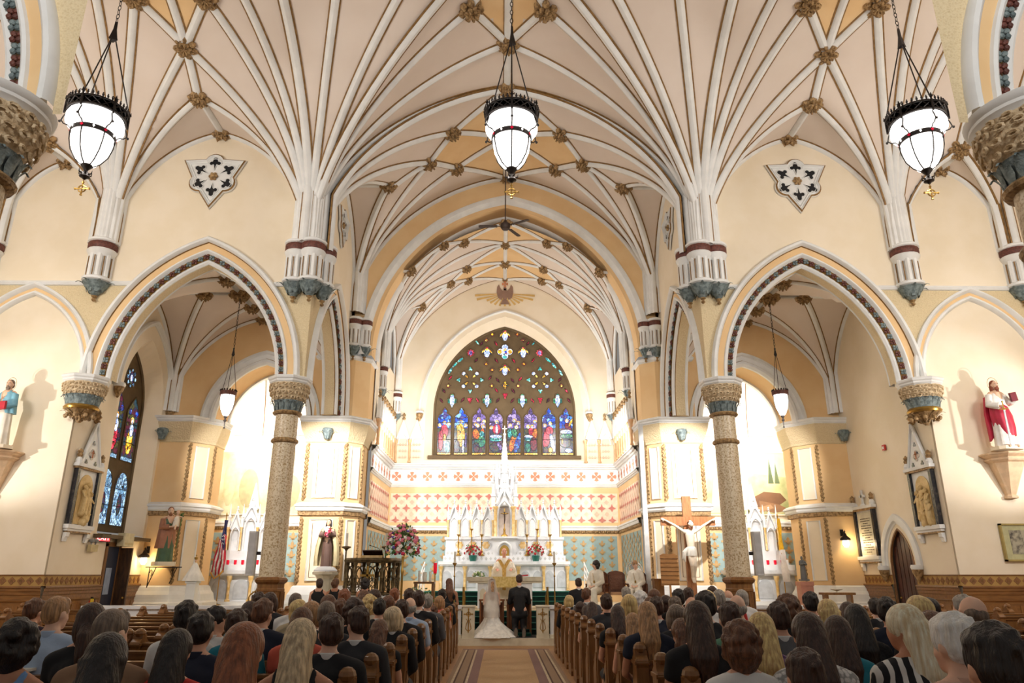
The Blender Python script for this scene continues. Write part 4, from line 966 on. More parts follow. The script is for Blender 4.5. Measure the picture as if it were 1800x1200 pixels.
# ---- side altar recesses ----
chv = mat('chapel_vault', (238, 226, 206), .8)
for s in (-1, 1):
    p = [(s*11.25, 24.3), (s*10.6, 26.6), (s*6.7, 26.6), (s*6.3, 24.3)]
    for i, nm in enumerate(('outer', 'back', 'inner')):
        a, b = Vector(p[i]), Vector(p[i+1]); d = (b-a).normalized(); n = Vector((d.y, -d.x)); 
        if n.dot(Vector((s*8.8, 25))-a) < 0: n = -n
        par, q, L_, u, n3 = painted_wall('wall_altar_recess_'+nm+'_'+SIDE[s], p[i], p[i+1], n, dado=(1.43, 3.1) if i == 1 else (1.0, 1.02), bands=False, fsc=1.6)
        m = MB(); m.sweep([[q(t, d, z) for d, z in ((0, 6.2), (.05, 6.22), (.08, 6.3), (.12, 6.32), (.12, 6.42), (.2, 6.46), (.2, 6.52), (0, 6.6))] for t in (0, L_)]); m.build('upper_cornice', [white], par)
    # vault of the recess: ribbed half dome
    par = struct('ceiling_altar_recess_'+SIDE[s]); apex = Vector((s*8.6, 24.35, 9.3)); base = []
    for i in range(3):
        for k in range(5): t = k/5; base.append(Vector(p[i]).lerp(Vector(p[i+1]), t))
    base.append(Vector(p[3])); rings = []
    for b in base: rings.append([(b.x+(apex.x-b.x)*(1-cos(f*pi/2)), b.y+(apex.y-b.y)*(1-cos(f*pi/2)), 6.5+2.8*sin(f*pi/2)) for f in frange(0, 1, 10)])
    m = MB(); m.sweep(rings); m.build('dome', [chv], par, smooth=True)
    for k in (0, 3, 5, 7, 8, 10, 12, 15):
        m = MB(); m.tube([(a, b, c-.03) for a, b, c in rings[k]], .07, 6); m.build('rib', [white], par, smooth=True)
        m = MB(); m.tube([(a+.07, b-.02, c-.05) for a, b, c in rings[k]], .014, 4); m.build('gold_line', [gold], par)
    m = MB(); m.b6(s*6.3, s*11.3, 24.3, 24.4, 9.0, 11, 0); 
# ---- sanctuary floors and steps ----
par = struct('floor_sanctuary'); m = MB(); m.b6(-11.1, 11.1, 19.2, 29, 0, .17); m.build('marble_step', [ivory], par)
m = MB(); m.b6(-.95, .95, 19.35, 20.3, .17, .178); m.build('dark_carpet', [navyc], par)
m = MB(); m.b6(-11.1, 11.1, 21.6, 29, .17, .70); m.build('sanctuary_platform', [ivory], par)
m = MB(); m.b6(-4.4, 4.4, 21.62, 25.0, .70, .712); m.build('light_carpet', [mat('beige_carpet', (196, 176, 140), .95)], par)
st = thing('carpeted_steps', 'dark green carpeted steps rising behind the kneeling couple', 'steps')
for i in range(4):
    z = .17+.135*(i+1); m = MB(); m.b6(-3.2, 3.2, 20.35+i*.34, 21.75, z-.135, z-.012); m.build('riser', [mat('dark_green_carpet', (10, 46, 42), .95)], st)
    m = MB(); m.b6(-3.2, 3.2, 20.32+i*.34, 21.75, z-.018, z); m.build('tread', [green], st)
st = thing('altar_steps', 'green carpeted steps at the foot of the white high altar', 'steps')
for i in range(3):
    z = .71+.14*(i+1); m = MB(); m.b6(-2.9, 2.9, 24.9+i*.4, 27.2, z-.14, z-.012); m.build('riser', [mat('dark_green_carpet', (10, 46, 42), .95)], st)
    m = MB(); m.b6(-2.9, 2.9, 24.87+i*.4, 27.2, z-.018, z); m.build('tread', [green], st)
# ================= ORGANIC HELPERS =================
def cap_(m, a, ra, b, rb, n=10, k=None, flat=1):
    a, b = Vector(a), Vector(b); d = b-a; L_ = d.length or 1e-6; d /= L_
    pts = [a-d*ra*c for c in (1, .8, .45)]+[a, b]+[b+d*rb*c for c in (.45, .8, 1)]
    rr = [ra*.05, ra*.6, ra*.9, ra, rb, rb*.9, rb*.6, rb*.05]; return m.tube(pts, rr, n, k)
def organic(m, voxel=.014, name='body', smooth=3, mats=()):
    me = m.mesh('tmp', [skin0]); o = bpy.data.objects.new('tmp', me); C.objects.link(o)
    r = o.modifiers.new('r', 'REMESH'); r.mode = 'VOXEL'; r.voxel_size = voxel; r.use_smooth_shade = True
    if smooth: q = o.modifiers.new('s', 'SMOOTH'); q.iterations = smooth; q.factor = .5
    dg = bpy.context.evaluated_depsgraph_get(); dg.update(); ev = o.evaluated_get(dg)
    out = bpy.data.meshes.new_from_object(ev); out.name = name; bpy.data.objects.remove(o); bpy.data.meshes.remove(me)
    out.materials.clear()
    for x in mats: out.materials.append(x)
    return out
skin0 = mat('skin_fair', (226, 176, 146), .55, scale=5, rgb2=(214, 158, 130))
def robe(prof, folds=9, amp=.06, n=48, seed=1, m=None, k=None, open_top=False, c=(0, 0, 0)):
    """prof: list (z, rx, ry, cx, cy, fold) rings of a draped garment"""
    rd = random.Random(seed); ph = [rd.uniform(0, 6.28) for _ in range(3)]; m = m or MB(); rings = []
    for q in prof:
        z, rx, ry, cx, cy = q[:5]; f = q[5] if len(q) > 5 else 1; r = []
        for i in range(n+1):
            a = 2*pi*(i % n)/n; w_ = 1+f*amp*(sin(folds*a+ph[0]+z*1.5)*.6+sin((folds+4)*a+ph[1]-z)*.4)
            r.append((c[0]+cx+rx*w_*cos(a), c[1]+cy+ry*w_*sin(a), c[2]+z))
        rings.append(r)
    o = len(m.v); m.sweep(rings, k=k); m.add(rings[0][:-1], [tuple(range(n))[::-1]], k); m.add(rings[-1][:-1], [tuple(range(n))], k); return m
def head_prims(m, c, s=1, yaw=0, pitch=0, female=False):
    """head, face relief, ears and neck stub; c = head centre, facing +Y before yaw"""
    M = Matrix.Translation(Vector(c)) @ Matrix.Rotation(yaw, 4, 'Z') @ Matrix.Rotation(pitch, 4, 'X'); T = lambda x, y, z: M @ Vector((x*s, y*s, z*s))
    def E(x, y, z, a, b, d, n=14, q=9):
        o = len(m.v); m.ball((0, 0, 0), 1, n, q)
        for i in range(o, len(m.v)): v = m.v[i]; m.v[i] = tuple(T(x+v[0]*a, y+v[1]*b, z+v[2]*d))
    E(0, -.012, .02, .076, .096, .1); E(0, .012, -.03, .062, .078, .09); E(0, .055, -.085, .036, .034, .032)   # skull, face, chin
    E(0, .09, -.012, .014, .022, .03, 8, 6); E(0, .104, -.028, .015, .014, .012, 8, 6)                      # nose
    E(0, .084, -.06, .027, .012, .008, 8, 6); E(0, .08, -.072, .022, .013, .009, 8, 6)                      # lips
    for sx in (-1, 1):
        E(sx*.078, -.005, -.012, .011, .024, .034, 8, 6); E(sx*.03, .07, .022, .026, .016, .01, 8, 6); E(sx*.036, .055, -.035, .026, .025, .022, 8, 6)
    return T
def eyes(par, T, s=1, iris=(60, 44, 34)):
    for sx in (-1, 1):
        m = MB(); m.ball(T(sx*.03, .08, .002), .013*s, 8, 6, sz=.75); e = m.build('eye', [mat('eye_white', (230, 226, 220), .3)], par, smooth=True)
        m = MB(); m.ball(T(sx*.03, .0905, .002), .0058*s, 6, 4); m.build('iris', [mat('iris_brown', iris, .3)], e)
        m = MB(); m.tube([T(sx*x, .085+.003*(1-abs(x-.03)*30), z) for x, z in ((.012, .022), (.03, .03), (.05, .022))], .0035*s, 5); m.build('eyebrow', [mat('brow_dark', (60, 42, 30), .8)], par)
def hand(m, w, d, up, s=1, curl=.5, side=1):
    """palm with five fingers; w wrist point, d direction, up = back of hand"""
    w, d, up = Vector(w), Vector(d).normalized(), Vector(up).normalized(); r = d.cross(up).normalized()*side; up = r.cross(d)*side
    cap_(m, w, .024*s, w+d*.05*s, .03*s, 8); cap_(m, w+d*.05*s-r*.022*s, .017*s, w+d*.085*s-r*.024*s, .013*s, 6); cap_(m, w+d*.05*s+r*.022*s, .017*s, w+d*.085*s+r*.024*s, .013*s, 6)
    for i, L_ in enumerate((.062, .076, .082, .072)):
        b = w+d*.088*s+r*(.030-.020*i)*-s; k1 = b+(d*(1-curl*.3)-up*curl*.5)*L_*.5*s; k2 = k1+(d*(1-curl)-up*curl)*L_*.5*s
        cap_(m, b, .0095*s, k1, .0088*s, 6); cap_(m, k1, .0088*s, k2, .0072*s, 6)
    b = w+d*.03*s+r*.028*s; cap_(m, b, .013*s, b+(r*.7+d*.6-up*.2)*.04*s, .011*s, 6); cap_(m, b+(r*.7+d*.6-up*.2)*.04*s, .011*s, b+(r*.75+d*1.2-up*.3)*.055*s, .009*s, 6)

# ================= LIGHT FITTINGS =================
glow = bpy.data.materials.new('lit_opal_glass'); glow.use_nodes = True
b_ = glow.node_tree.nodes['Principled BSDF']; b_.inputs['Emission Color'].default_value = (1, .95, .9, 1); b_.inputs['Emission Strength'].default_value = 2.2; b_.inputs['Base Color'].default_value = (.9, .9, .9, 1)
ruby = mat('ruby_glass', (200, 10, 50), .2, emit=.5, rgb2=(180, 0, 40))
irn = mat('lamp_iron', (40, 34, 32), .5, .5)
def chain(par, a, b, r=.03, link_=.11):
    a, b = Vector(a), Vector(b); n = int((b-a).length/link_); d = (b-a).normalized(); m = MB()
    for i in range(n):
        c = a+(b-a)*((i+.5)/n); e = Vector((1, 0, 0)) if i % 2 else Vector((0, 1, 0)); e = (e-d*e.dot(d)).normalized()
        m.tube([c+d*link_*.62*cos(t)+e*r*sin(t) for t in frange(0, 2*pi, 8)[:-1]], r*.28, 4, closed=True)
    return m.build('chain', [irn], par, kind='stuff')
def big_lamp(x, y, zc, ztop, label):
    t = thing('pendant_lamp', label, 'lamp', (x, y, zc), group=None); R = .53
    # crown ring
    for z, h in ((0, .035), (.17, .03)):
        m = MB(); rr = R+z*.12; m.lathe([(rr-.012, z), (rr+.015, z), (rr+.015, z+h), (rr-.012, z+h), (rr-.012, z)], n=40); m.build('crown_ring', [irn], t)
    n = 20
    for i in range(n):
        a, b = 2*pi*i/n, 2*pi*(i+1)/n; p = lambda a, z: (( R+z*.12)*cos(a), (R+z*.12)*sin(a), z); m = MB()
        m.tube([p(a, .03), p(b, .17)], .011, 4); m.tube([p(b, .03), p(a, .17)], .011, 4); m.build('lattice', [irn], t)
        for q in (a, (a+b)/2):
            m = MB(); c = p(q, .2); m.lathe([(.012, 0), (.02, .02), (.026, .045), (.012, .07), (.016, .085), (.002, .105)], c, 6); m.build('cresting', [irn], t)
    for i in range(6):
        a = 2*pi*i/6+pi/6; e = Vector((cos(a), sin(a), 0)); m = MB()
        m.tube([e*(R+.03)+Vector((0, 0, z)) for z in (-.06, .1, .26)], [.02, .024, .018], 6); m.tube([e*(R+.04)+Vector((0, 0, .26)), e*(R+.05)+Vector((0, 0, .34))], [.03, .004], 6)
        for q in (-1, 1): m.tube([e*(R+.03)+Vector((0, 0, .24)), e*(R+.05)+Vector((-sin(a), cos(a), 0))*.06*q+Vector((0, 0, .29))], [.014, .004], 5)
        m.build('crown_post', [irn], t)
        m = MB(); m.tube([e*r+Vector((0, 0, z)) for r, z in ((.52, -.05), (.56, -.16), (.58, -.24), (.53, -.3), (.45, -.31), (.4, -.36), (.385, -.5))], .013, 5); m.ball(e*.6+Vector((0, 0, -.27)), .028, 6, 4); m.build('scroll_strap', [irn], t, smooth=True)
        m = MB(); m.tube([e*r+Vector((0, 0, z)) for r, z in ((.4, -.42), (.385, -.6), (.33, -.82), (.22, -1.0), (.09, -1.1))], .012, 5); m.build('bowl_rib', [irn], t)
    m = MB(); m.lathe([(.5, .0), (.53, -.08), (.53, -.2), (.46, -.3), (.36, -.4)], n=32); m.build('upper_bowl', [glow], t, smooth=True)
    m = MB(); m.lathe([(.365, -.38), (.38, -.5), (.35, -.7), (.27, -.9), (.16, -1.05), (.06, -1.1)], n=32); m.build('lower_bowl', [glow], t, smooth=True)
    m = MB(); m.lathe([(.39, -.35), (.405, -.35), (.41, -.45), (.39, -.45), (.39, -.35)], n=36); m.build('gem_band', [irn], t)
    for i in range(12):
        a = 2*pi*i/12; m = MB(); c = Vector((.412*cos(a), .412*sin(a), -.4)); u = Vector((-sin(a), cos(a), 0)); e = Vector((cos(a), sin(a), 0))
        w_ = .035 if i % 2 else .022; m.slab([(-w_, 0), (0, -.034), (w_, 0), (0, .034)], c, u, (0, 0, 1), e*.008); m.build('gem', [ruby if i % 2 else glow], t)
    m = MB(); m.lathe([(.1, -1.06), (.11, -1.1), (.06, -1.16), (.03, -1.2), (.07, -1.26), (.1, -1.34), (.05, -1.36), (.02, -1.4)], n=10); m.build('bottom_cap', [irn], t, smooth=True)
    for i in range(6): m = MB(); a = i*pi/3; m.tube([(.06*cos(a), .06*sin(a), -1.28), (.12*cos(a), .12*sin(a), -1.27), (.13*cos(a), .13*sin(a), -1.2)], [.02, .014, .003], 5); m.build('finial_leaf', [irn], t)
    m = MB(); m.tube([(0, 0, -1.4), (0, 0, -1.5)], .01, 5)
    m.tube([(.075*cos(q), 0, -1.6+.075*sin(q)) for q in frange(0, 2*pi, 16)[:-1]], .014, 5, closed=True)
    for k in range(4): a = k*pi/2; m.tube([(.01*cos(a), 0, -1.6+.01*sin(a)), (.12*cos(a), 0, -1.6+.12*sin(a)), (.145*cos(a), 0, -1.6+.145*sin(a))], [.012, .018, .03], 5)
    m.build('ringed_cross', [brass], t)
    for i in range(3):
        a = 2*pi*i/3+pi/6; m = MB(); m.tube([((R+.02)*cos(a), (R+.02)*sin(a), .26), (.05*cos(a), .05*sin(a), 1.95)], .014, 5); m.build('hanging_rod', [irn], t)
    m = MB(); m.lathe([(.03, 1.9), (.1, 1.93), (.08, 2.0), (.04, 2.2), (.03, 2.4)], n=3); m.build('hub', [irn], t); chain(t, (0, 0, 2.38), (0, 0, ztop-zc))
    l = light('lamp_glow', 'POINT', (x, y, zc-.8), 560, (1, .93, .86), .38)
    light('lamp_up', 'POINT', (x, y, zc+.35), 70, (1, .93, .86), .25)
    return t
big_lamp(0.05, 12.6, 10.45, 15.5, 'central iron crown pendant lamp hanging over the aisle')
big_lamp(-8.36, 12.6, 10.45, 15.3, 'left iron crown pendant lamp hanging in the transept')
big_lamp(8.42, 12.6, 10.5, 15.3, 'right iron crown pendant lamp hanging in the transept')
def small_lamp(x, y, z, ztop, label):
    t = thing('small_pendant', label, 'lamp', (x, y, z), group=None)
    m = MB(); m.lathe([(.2, -.02), (.235, -.02), (.24, .1), (.2, .1), (.2, -.02)], n=24); m.build('crown_ring', [maroon], t)
    for i in range(18): a = 2*pi*i/18; m = MB(); m.lathe([(.02, 0), (.026, .03), (.004, .06)], (.225*cos(a), .225*sin(a), .1), 5); m.build('cresting', [irn], t)
    m = MB(); m.lathe([(.2, -.02), (.205, -.2), (.17, -.42), (.09, -.6), (.03, -.66)], n=24); m.build('opal_bowl', [glow], t, smooth=True)
    for i in range(6): a = 2*pi*i/6; m = MB(); m.tube([(r*cos(a), r*sin(a), q) for r, q in ((.21, 0), (.215, -.2), (.18, -.42), (.1, -.6))], .007, 4); m.build('bowl_rib', [irn], t)
    m = MB(); m.lathe([(.05, -.64), (.06, -.67), (.02, -.72), (.05, -.78), (.02, -.82), (.01, -.95), (.03, -.99), (.005, -1.02)], n=8); m.build('bottom_finial', [irn], t)
    for i in range(3): a = 2*pi*i/3; m = MB(); m.tube([(.22*cos(a), .22*sin(a), .1), (.02*cos(a), .02*sin(a), 1.25)], .008, 4); m.build('hanging_rod', [irn], t)
    m = MB(); m.lathe([(.02, 1.2), (.05, 1.24), (.02, 1.4), (.03, 1.45)], n=6); m.build('hub', [irn], t); chain(t, (0, 0, 1.45), (0, 0, ztop-z), .022, .09)
    light('lamp_glow', 'POINT', (x, y, z-.35), 450, (1, .93, .84), .2)
small_lamp(-8.25, 20.95, 6.75, 9.9, 'small crown pendant lamp in the left side chapel')
small_lamp(8.25, 20.95, 6.82, 9.9, 'small crown pendant lamp in the right side chapel')
# ceiling fan
t = thing('ceiling_fan', 'dark three-blade ceiling fan on a long rod before the chancel arch', 'fan', (-.03, 20.9, 12.35)); fm = mat('fan_bronze', (62, 46, 38), .45, .3)
m = MB(); m.tube([(0, 0, .1), (0, 0, 3.2)], .018, 6); m.build('rod', [fm], t); m = MB(); m.lathe([(.02, -.14), (.11, -.12), (.16, -.04), (.16, .06), (.08, .12), (.04, .2)], n=16); m.build('motor', [fm], t, smooth=True)
for a in (pi-.05, -.55, 1.0):
    e = Vector((cos(a), sin(a), 0)); f = Vector((-sin(a), cos(a), .12)); m = MB(); m.tube([e*.12, e*.3], .018, 5); m.build('blade_arm', [fm], t)
    m = MB(); m.slab([(.26, -.06), (.8, -.075), (.86, -.05), (.86, .05), (.8, .075), (.26, .06)], (0, 0, -.01), e, f, (0, 0, .015)); m.build('blade', [fm], t)
# wall sconces
for s, (y, z), lab in ((-1, (23.05, 2.1), 'small glowing wall lamp behind the bearded statue'), (1, (23.05, 2.62), 'black lantern wall lamp on the right outer pier')):
    t = thing('wall_sconce', lab, 'lamp', (s*(10.95 if s < 0 else 10.55), y, z)); m = MB(); m.tube([(0, .1, .3), (0, -.05, .32), (0, -.1, .2)], .015, 5); m.b6(-.05, .05, .08, .12, .2, .4); m.build('bracket', [irn], t)
    m = MB(); m.lathe([(.03, .28), (.06, .2), (.15, .12), (.16, .07), (.1, .06)], (0, -.1, 0), 12); m.lathe([(.01, .36), (.03, .32), (.01, .28)], (0, -.1, 0), 6); m.build('shade', [irn], t)
    m = MB(); m.lathe([(.09, .06), (.1, -.05), (.05, -.14), (.01, -.15)], (0, -.1, 0), 12); m.build('glass', [glow], t, smooth=True)
    light('sconce_glow', 'POINT', (s*10.75, y-.18, z-.05), 14, (1, .74, .4), .06)

# ================= HIGH ALTAR =================
def gniche(t, x, y, z0, w_, h, gh, m_=None, d=.16, backd=.02):
    """gothic niche bay: back, pointed arch, gable and finial, as parts of t; front at y"""
    mm = m_ or marble
    m = MB(); m.b6(x-w_/2, x+w_/2, y+backd, y+d, z0, z0+h); m.build('niche_back', [mm], t)
    a = arch2(x-w_*.36, x+w_*.36, z0+h*.72, w_*.62, 0, 6, z0); m = MB(); m.tube([(p, y-.005, q) for p, q in a], w_*.055, 5); m.build('niche_arch', [mm], t, smooth=True)
    m = MB(); m.slab([(-w_/2, 0), (0, gh), (w_/2, 0), (w_/2-.05*w_*2, -.01), (0, gh-.2*w_*2*.9), (-w_/2+.05*w_*2, -.01)], (x, y+.05, z0+h), (1, 0, 0), (0, 0, 1), (0, -.1, 0)); m.build('gable', [mm], t)
    m = MB(); m.slab([(-w_/2, -h*.05), (0, gh*.9), (w_/2, -h*.05)], (x, y+.1, z0+h), (1, 0, 0), (0, 0, 1), (0, -.06, 0)); m.build('gable_field', [mm], t)
    m = MB(); m.lathe([(.02, 0), (.05*w_/.4, .03), (.015, .06), (.04*w_/.4, .1), (.005, .15)], (x, y, z0+h+gh-.02), 6); m.build('finial', [mm], t)
    for k in range(3):
        for sx in (-1, 1): m = MB(); f = (k+1)/4; m.ball((x+sx*(w_/2*(1-f)+.02), y-.02, z0+h+gh*f), .022*w_/.4+.004, 5, 4); m.build('crocket', [mm], t)
def pinnacle(t, x, y, z0, w_, h, sp, mm=None):
    mm = mm or marble; m = MB(); m.box((x, y, z0+h/2), (w_, w_, h)); m.box((x, y, z0+h), (w_*1.35, w_*1.35, .04)); m.lathe([(w_*.6, z0+h), (w_*.3, z0+h+sp*.5), (.006, z0+h+sp)], (x, y, 0), 4); m.build('pinnacle', [mm], t)
grille = mat('pierced_marble', (176, 178, 180), .5, kind='voronoi', scale=30, rgb2=(238, 238, 235), lo=.1, hi=.3)
gdm = mat('gold_marble', (216, 176, 104), .35, scale=8, rgb2=(236, 206, 150))
ha = thing('high_altar', 'tall white marble gothic high altar with central spire under the great window', 'altar', (0, 0, 0)); HY = 27.0
m = MB(); m.b6(-2.3, 2.3, HY-.1, HY+1.6, 1.12, 2.02); m.build('altar_body', [marble], ha)
m = MB(); m.b6(-2.35, 2.35, HY-.2, HY+1.6, 2.02, 2.13); m.b6(-2.3, 2.3, HY-.16, HY, 1.97, 2.02); m.build('mensa', [marble], ha)
for sx in (-1, 1):
    for i in range(4):
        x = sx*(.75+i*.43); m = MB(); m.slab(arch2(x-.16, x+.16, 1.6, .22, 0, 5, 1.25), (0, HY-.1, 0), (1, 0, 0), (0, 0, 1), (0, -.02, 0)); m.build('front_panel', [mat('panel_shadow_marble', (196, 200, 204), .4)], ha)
    for x in (.5, 1.4, 2.25): m = MB(); m.lathe([(.07, 1.15), (.05, 1.2), (.05, 1.8), (.08, 1.9), (.09, 1.96)], (sx*x, HY-.17, 0), 10); m.build('front_colonnette', [gdm], ha, smooth=True)
for z0, z1, d, wd in ((2.13, 2.32, .0, 2.2), (2.32, 2.5, .15, 2.14)):
    m = MB(); m.b6(-wd, wd, HY+d, HY+1.5, z0, z1); m.build('gradine', [marble], ha)
    m = MB(); k = int(wd*2/.16)
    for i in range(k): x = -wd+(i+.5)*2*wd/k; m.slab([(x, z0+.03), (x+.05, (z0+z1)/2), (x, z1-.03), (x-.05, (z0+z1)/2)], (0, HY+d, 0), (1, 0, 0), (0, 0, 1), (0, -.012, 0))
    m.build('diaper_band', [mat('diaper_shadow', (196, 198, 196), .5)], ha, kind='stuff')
m = MB(); m.b6(-2.14, 2.14, HY+.3, HY+1.5, 2.5, 2.93); m.b6(-2.18, 2.18, HY+.26, HY+1.5, 2.9, 2.98); m.build('panel_stage', [marble], ha)
for sx in (-1, 1):
    for i, x in enumerate((.62, 1.1, 1.58, 2.0)[:3]):
        m = MB(); c = (sx*(x+.05), HY+.3, 2.7); m.slab(foil(6, .085, .05), c, (1, 0, 0), (0, 0, 1), (0, -.02, 0)); m.build('rosette_panel', [gdm], ha)
        m = MB(); m.tube([(c[0]+.17*cos(q), c[1]-.01, c[2]+.17*sin(q)) for q in frange(0, 2*pi, 16)[:-1]], .015, 4, closed=True); m.build('panel_ring', [marble], ha, smooth=True)
    for i in range(4):
        x = sx*(.62+i*.415); gniche(ha, x, HY+.45, 2.98, .38, .66, .58); m = MB(); m.slab(arch2(x-.11, x+.11, 3.42, .2, 0, 5, 3.02), (0, HY+.46, 0), (1, 0, 0), (0, 0, 1), (0, -.015, 0)); m.build('pierced_panel', [grille], ha)
    for i in range(5):
        x = sx*(.42+i*.415); m = MB(); m.lathe([(.045, 2.98), (.045, 3.03), (.028, 3.06), (.028, 3.48), (.05, 3.56), (.05, 3.6)], (x, HY+.4, 0), 10); m.build('amber_colonnette', [gdm], ha, smooth=True); pinnacle(ha, x, HY+.42, 3.6, .07, .28, .3)
    for y_ in (.35,): m = MB(); m.lathe([(.09, 2.98), (.06, 3.03), (.055, 3.95), (.1, 4.04), (.1, 4.08)], (sx*.33, HY+.2, 0), 12); m.build('tower_column', [gdm], ha, smooth=True)
    pinnacle(ha, sx*.42, HY+.25, 4.06, .13, .4, .45); pinnacle(ha, sx*.3, HY+.4, 4.5, .1, .7, .6); pinnacle(ha, sx*.42, HY+.6, 4.1, .12, .9, .6)
m = MB(); m.b6(-.42, .42, HY+.1, HY+1.2, 2.13, 2.95); m.b6(-.48, .48, HY+.02, HY+1.2, 2.93, 3.0); m.build('tabernacle_stage', [marble], ha)
m = MB(); m.slab(arch2(-.17, .17, 2.5, .2, 0, 6, 2.2), (0, HY+.1, 0), (1, 0, 0), (0, 0, 1), (0, -.02, 0)); m.build('tabernacle_door', [brass], ha)
m = MB(); m.tube([(p, HY+.06, q) for p, q in arch2(-.25, .25, 2.52, .28, 0, 8, 2.15)], .04, 6); m.build('tabernacle_arch', [marble], ha, smooth=True)
gniche(ha, 0, HY+.3, 3.0, .74, 1.16, .8, d=.5, backd=.3)
m = MB(); m.slab(arch2(-.2, .2, 3.85, .3, 0, 6, 3.02), (0, HY+.62, 0), (1, 0, 0), (0, 0, 1), (0, -.04, 0)); m.build('niche_lining', [mat('niche_pale_stone', (222, 208, 198), .6)], ha)
for i, (z, r0, r1, h) in enumerate(((4.15, .33, .26, .75), (4.9, .25, .19, .5))):
    m = MB(); m.lathe([(r0, z), (r0, z+h*.8), (r0+.04, z+h*.85), (r1, z+h)], (0, HY+.6, 0), 8); m.build('tower_stage', [marble], ha)
    for k in range(8): a = k*pi/4; pinnacle(ha, r0*1.05*cos(a), HY+.6+r0*1.05*sin(a), z+h*.4, .06, .3, .38)
m = MB(); m.lathe([(.17, 5.35), (.14, 5.7), (.05, 6.6), (.03, 6.85)], (0, HY+.6, 0), 8); m.build('spire', [marble], ha)
for j in range(8):
    for k in range(4): a = k*pi/2+pi/4*(1); r = .17-.13*j/8; m = MB(); m.ball((r*1.15*cos(a), HY+.6+r*1.15*sin(a), 5.5+j*.16), .033-.002*j, 6, 4); m.build('crocket', [marble], ha)
m = MB(); m.box((0, HY+.6, 7.0), (.035, .035, .36)); m.box((0, HY+.6, 7.06), (.2, .035, .035)); m.ball((0, HY+.6, 6.84), .06, 8, 5); m.build('top_cross', [marble], ha)
# small altar crucifix and candlesticks stand on the altar
t = thing('altar_crucifix', 'gilt standing crucifix in the central niche of the high altar', 'crucifix', (0, HY+.2, 3.0)); m = MB(); m.lathe([(.13, 0), (.12, .04), (.05, .1), (.035, .2), (.05, .24), (.02, .32)], n=12); m.build('foot', [brass], t, smooth=True)
m = MB(); m.box((0, 0, .65), (.035, .03, .7)); m.box((0, 0, .82), (.3, .03, .035)); m.build('cross', [brass], t); m = MB(); m.tube([(0, -.03, .8), (.01, -.04, .62), (0, -.03, .45)], [.03, .028, .015], 6); m.tube([(-.13, -.03, .83), (0, -.03, .77), (.13, -.03, .83)], .012, 5); m.ball((0, -.04, .85), .026, 6, 5); m.build('corpus', [darkoak], t)
def candlestick(x, y, z, h, label, group, ch=.35):
    t = thing('candlestick', label, 'candlestick', (x, y, z), group=group); m = MB(); m.lathe([(.11, 0), (.11, .02), (.05, .06), (.03, .12), (.05, .17), (.02, .22), (.018, h*.6), (.035, h*.64), (.018, h*.68), (.018, h-.08), (.07, h-.02), (.07, h)], n=12); m.build('stem', [brass], t, smooth=True)
    m = MB(); m.lathe([(.02, h), (.02, h+ch)], n=8); m.build('candle', [mat('wax', (244, 238, 222), .5)], t)
for i, (x, z, y_, h) in enumerate(((-1.66, 2.32, .07, .75), (-.82, 2.32, .07, .75), (-1.2, 2.5, .22, .78), (.82, 2.32, .07, .75), (1.66, 2.32, .07, .75), (1.2, 2.5, .22, .78))):
    candlestick(x, HY+y_, z, h, 'slim brass candlestick on the high altar, %s one on the %s' % (('outer', 'inner', 'middle', 'inner', 'outer', 'middle')[i], 'left' if x < 0 else 'right'), 'high altar candlesticks')
leafm = mat('leaf_green', (92, 128, 66), .6, scale=8, rgb2=(54, 96, 48)); leafl = mat('leaf_pale', (150, 176, 110), .6)
def flower_arr(name, label, loc, petals, R, nfl, stem=True, rd=1, pot=None, leafn=60, sz=1, fr=.05, hem=False):
    """petals: list of (material, weight)"""
    r_ = random.Random(rd); t = thing(name, label, 'flowers', loc)
    if pot: m = MB(); m.lathe(pot[0], n=16); m.build('vase', [pot[1]], t, smooth=True)
    zc = pot[2] if pot else 0; m = MB()
    for i in range(leafn):
        a, b = r_.uniform(0, 2*pi), r_.uniform(-.35 if not hem else -.1, 1.5); rr = R*r_.uniform(.5, 1.1); e = Vector((cos(a)*cos(b), sin(a)*cos(b), sin(b)*sz)); p = Vector((0, 0, zc))+e*rr; u = e.orthogonal().normalized()
        q = p+e*fr*1.6+Vector((0, 0, -.02)); m.add([p, p+u*fr*.5+e*fr*.7, q, p-u*fr*.5+e*fr*.7], [(0, 1, 2, 3)])
        if i % 3 == 0: m.tube([(0, 0, zc), tuple(p)], .005, 3)
    m.build('foliage', [leafm], t, kind='stuff')
    for i in range(nfl):
        a = i*2.399+r_.uniform(-.3, .3); b = math.asin(max(-.3 if not hem else 0, min(1, -.3+1.3*(i+.5)/nfl if not hem else (i+.5)/nfl))); rr = R*r_.uniform(.8, 1.12)
        e = Vector((cos(a)*cos(b), sin(a)*cos(b), sin(b)*sz)); p = Vector((0, 0, zc))+e*rr; mm_, s_ = petals[r_.randrange(len(petals))]; f = fr*s_; m = MB(); rot = e.to_track_quat('Z', 'Y').to_matrix()
        for j in range(5): an = j*2*pi/5; v = rot @ Vector((cos(an)*f*.5, sin(an)*f*.5, 0)); m.ball(p+v, f*.5, 6, 4, sz=.9)
        m.ball(p+e*f*.3, f*.42, 6, 4); m.build('blossom', [mm_], t, smooth=True)
    return t
redf = mat('red_rose', (190, 24, 40), .6, rgb2=(150, 14, 30), scale=20); pinkf = mat('pink_rose', (232, 130, 150), .6); hotf = mat('hot_pink_rose', (214, 50, 90), .6); whf = mat('white_bloom', (240, 236, 226), .6); purf = mat('purple_bloom', (104, 78, 168), .6); yelf = mat('yellow_bloom', (240, 214, 120), .6)
vg = ([(.1, 0), (.13, .1), (.15, .2), (.12, .21)], mat('teal_vase', (40, 110, 100), .4), .3)
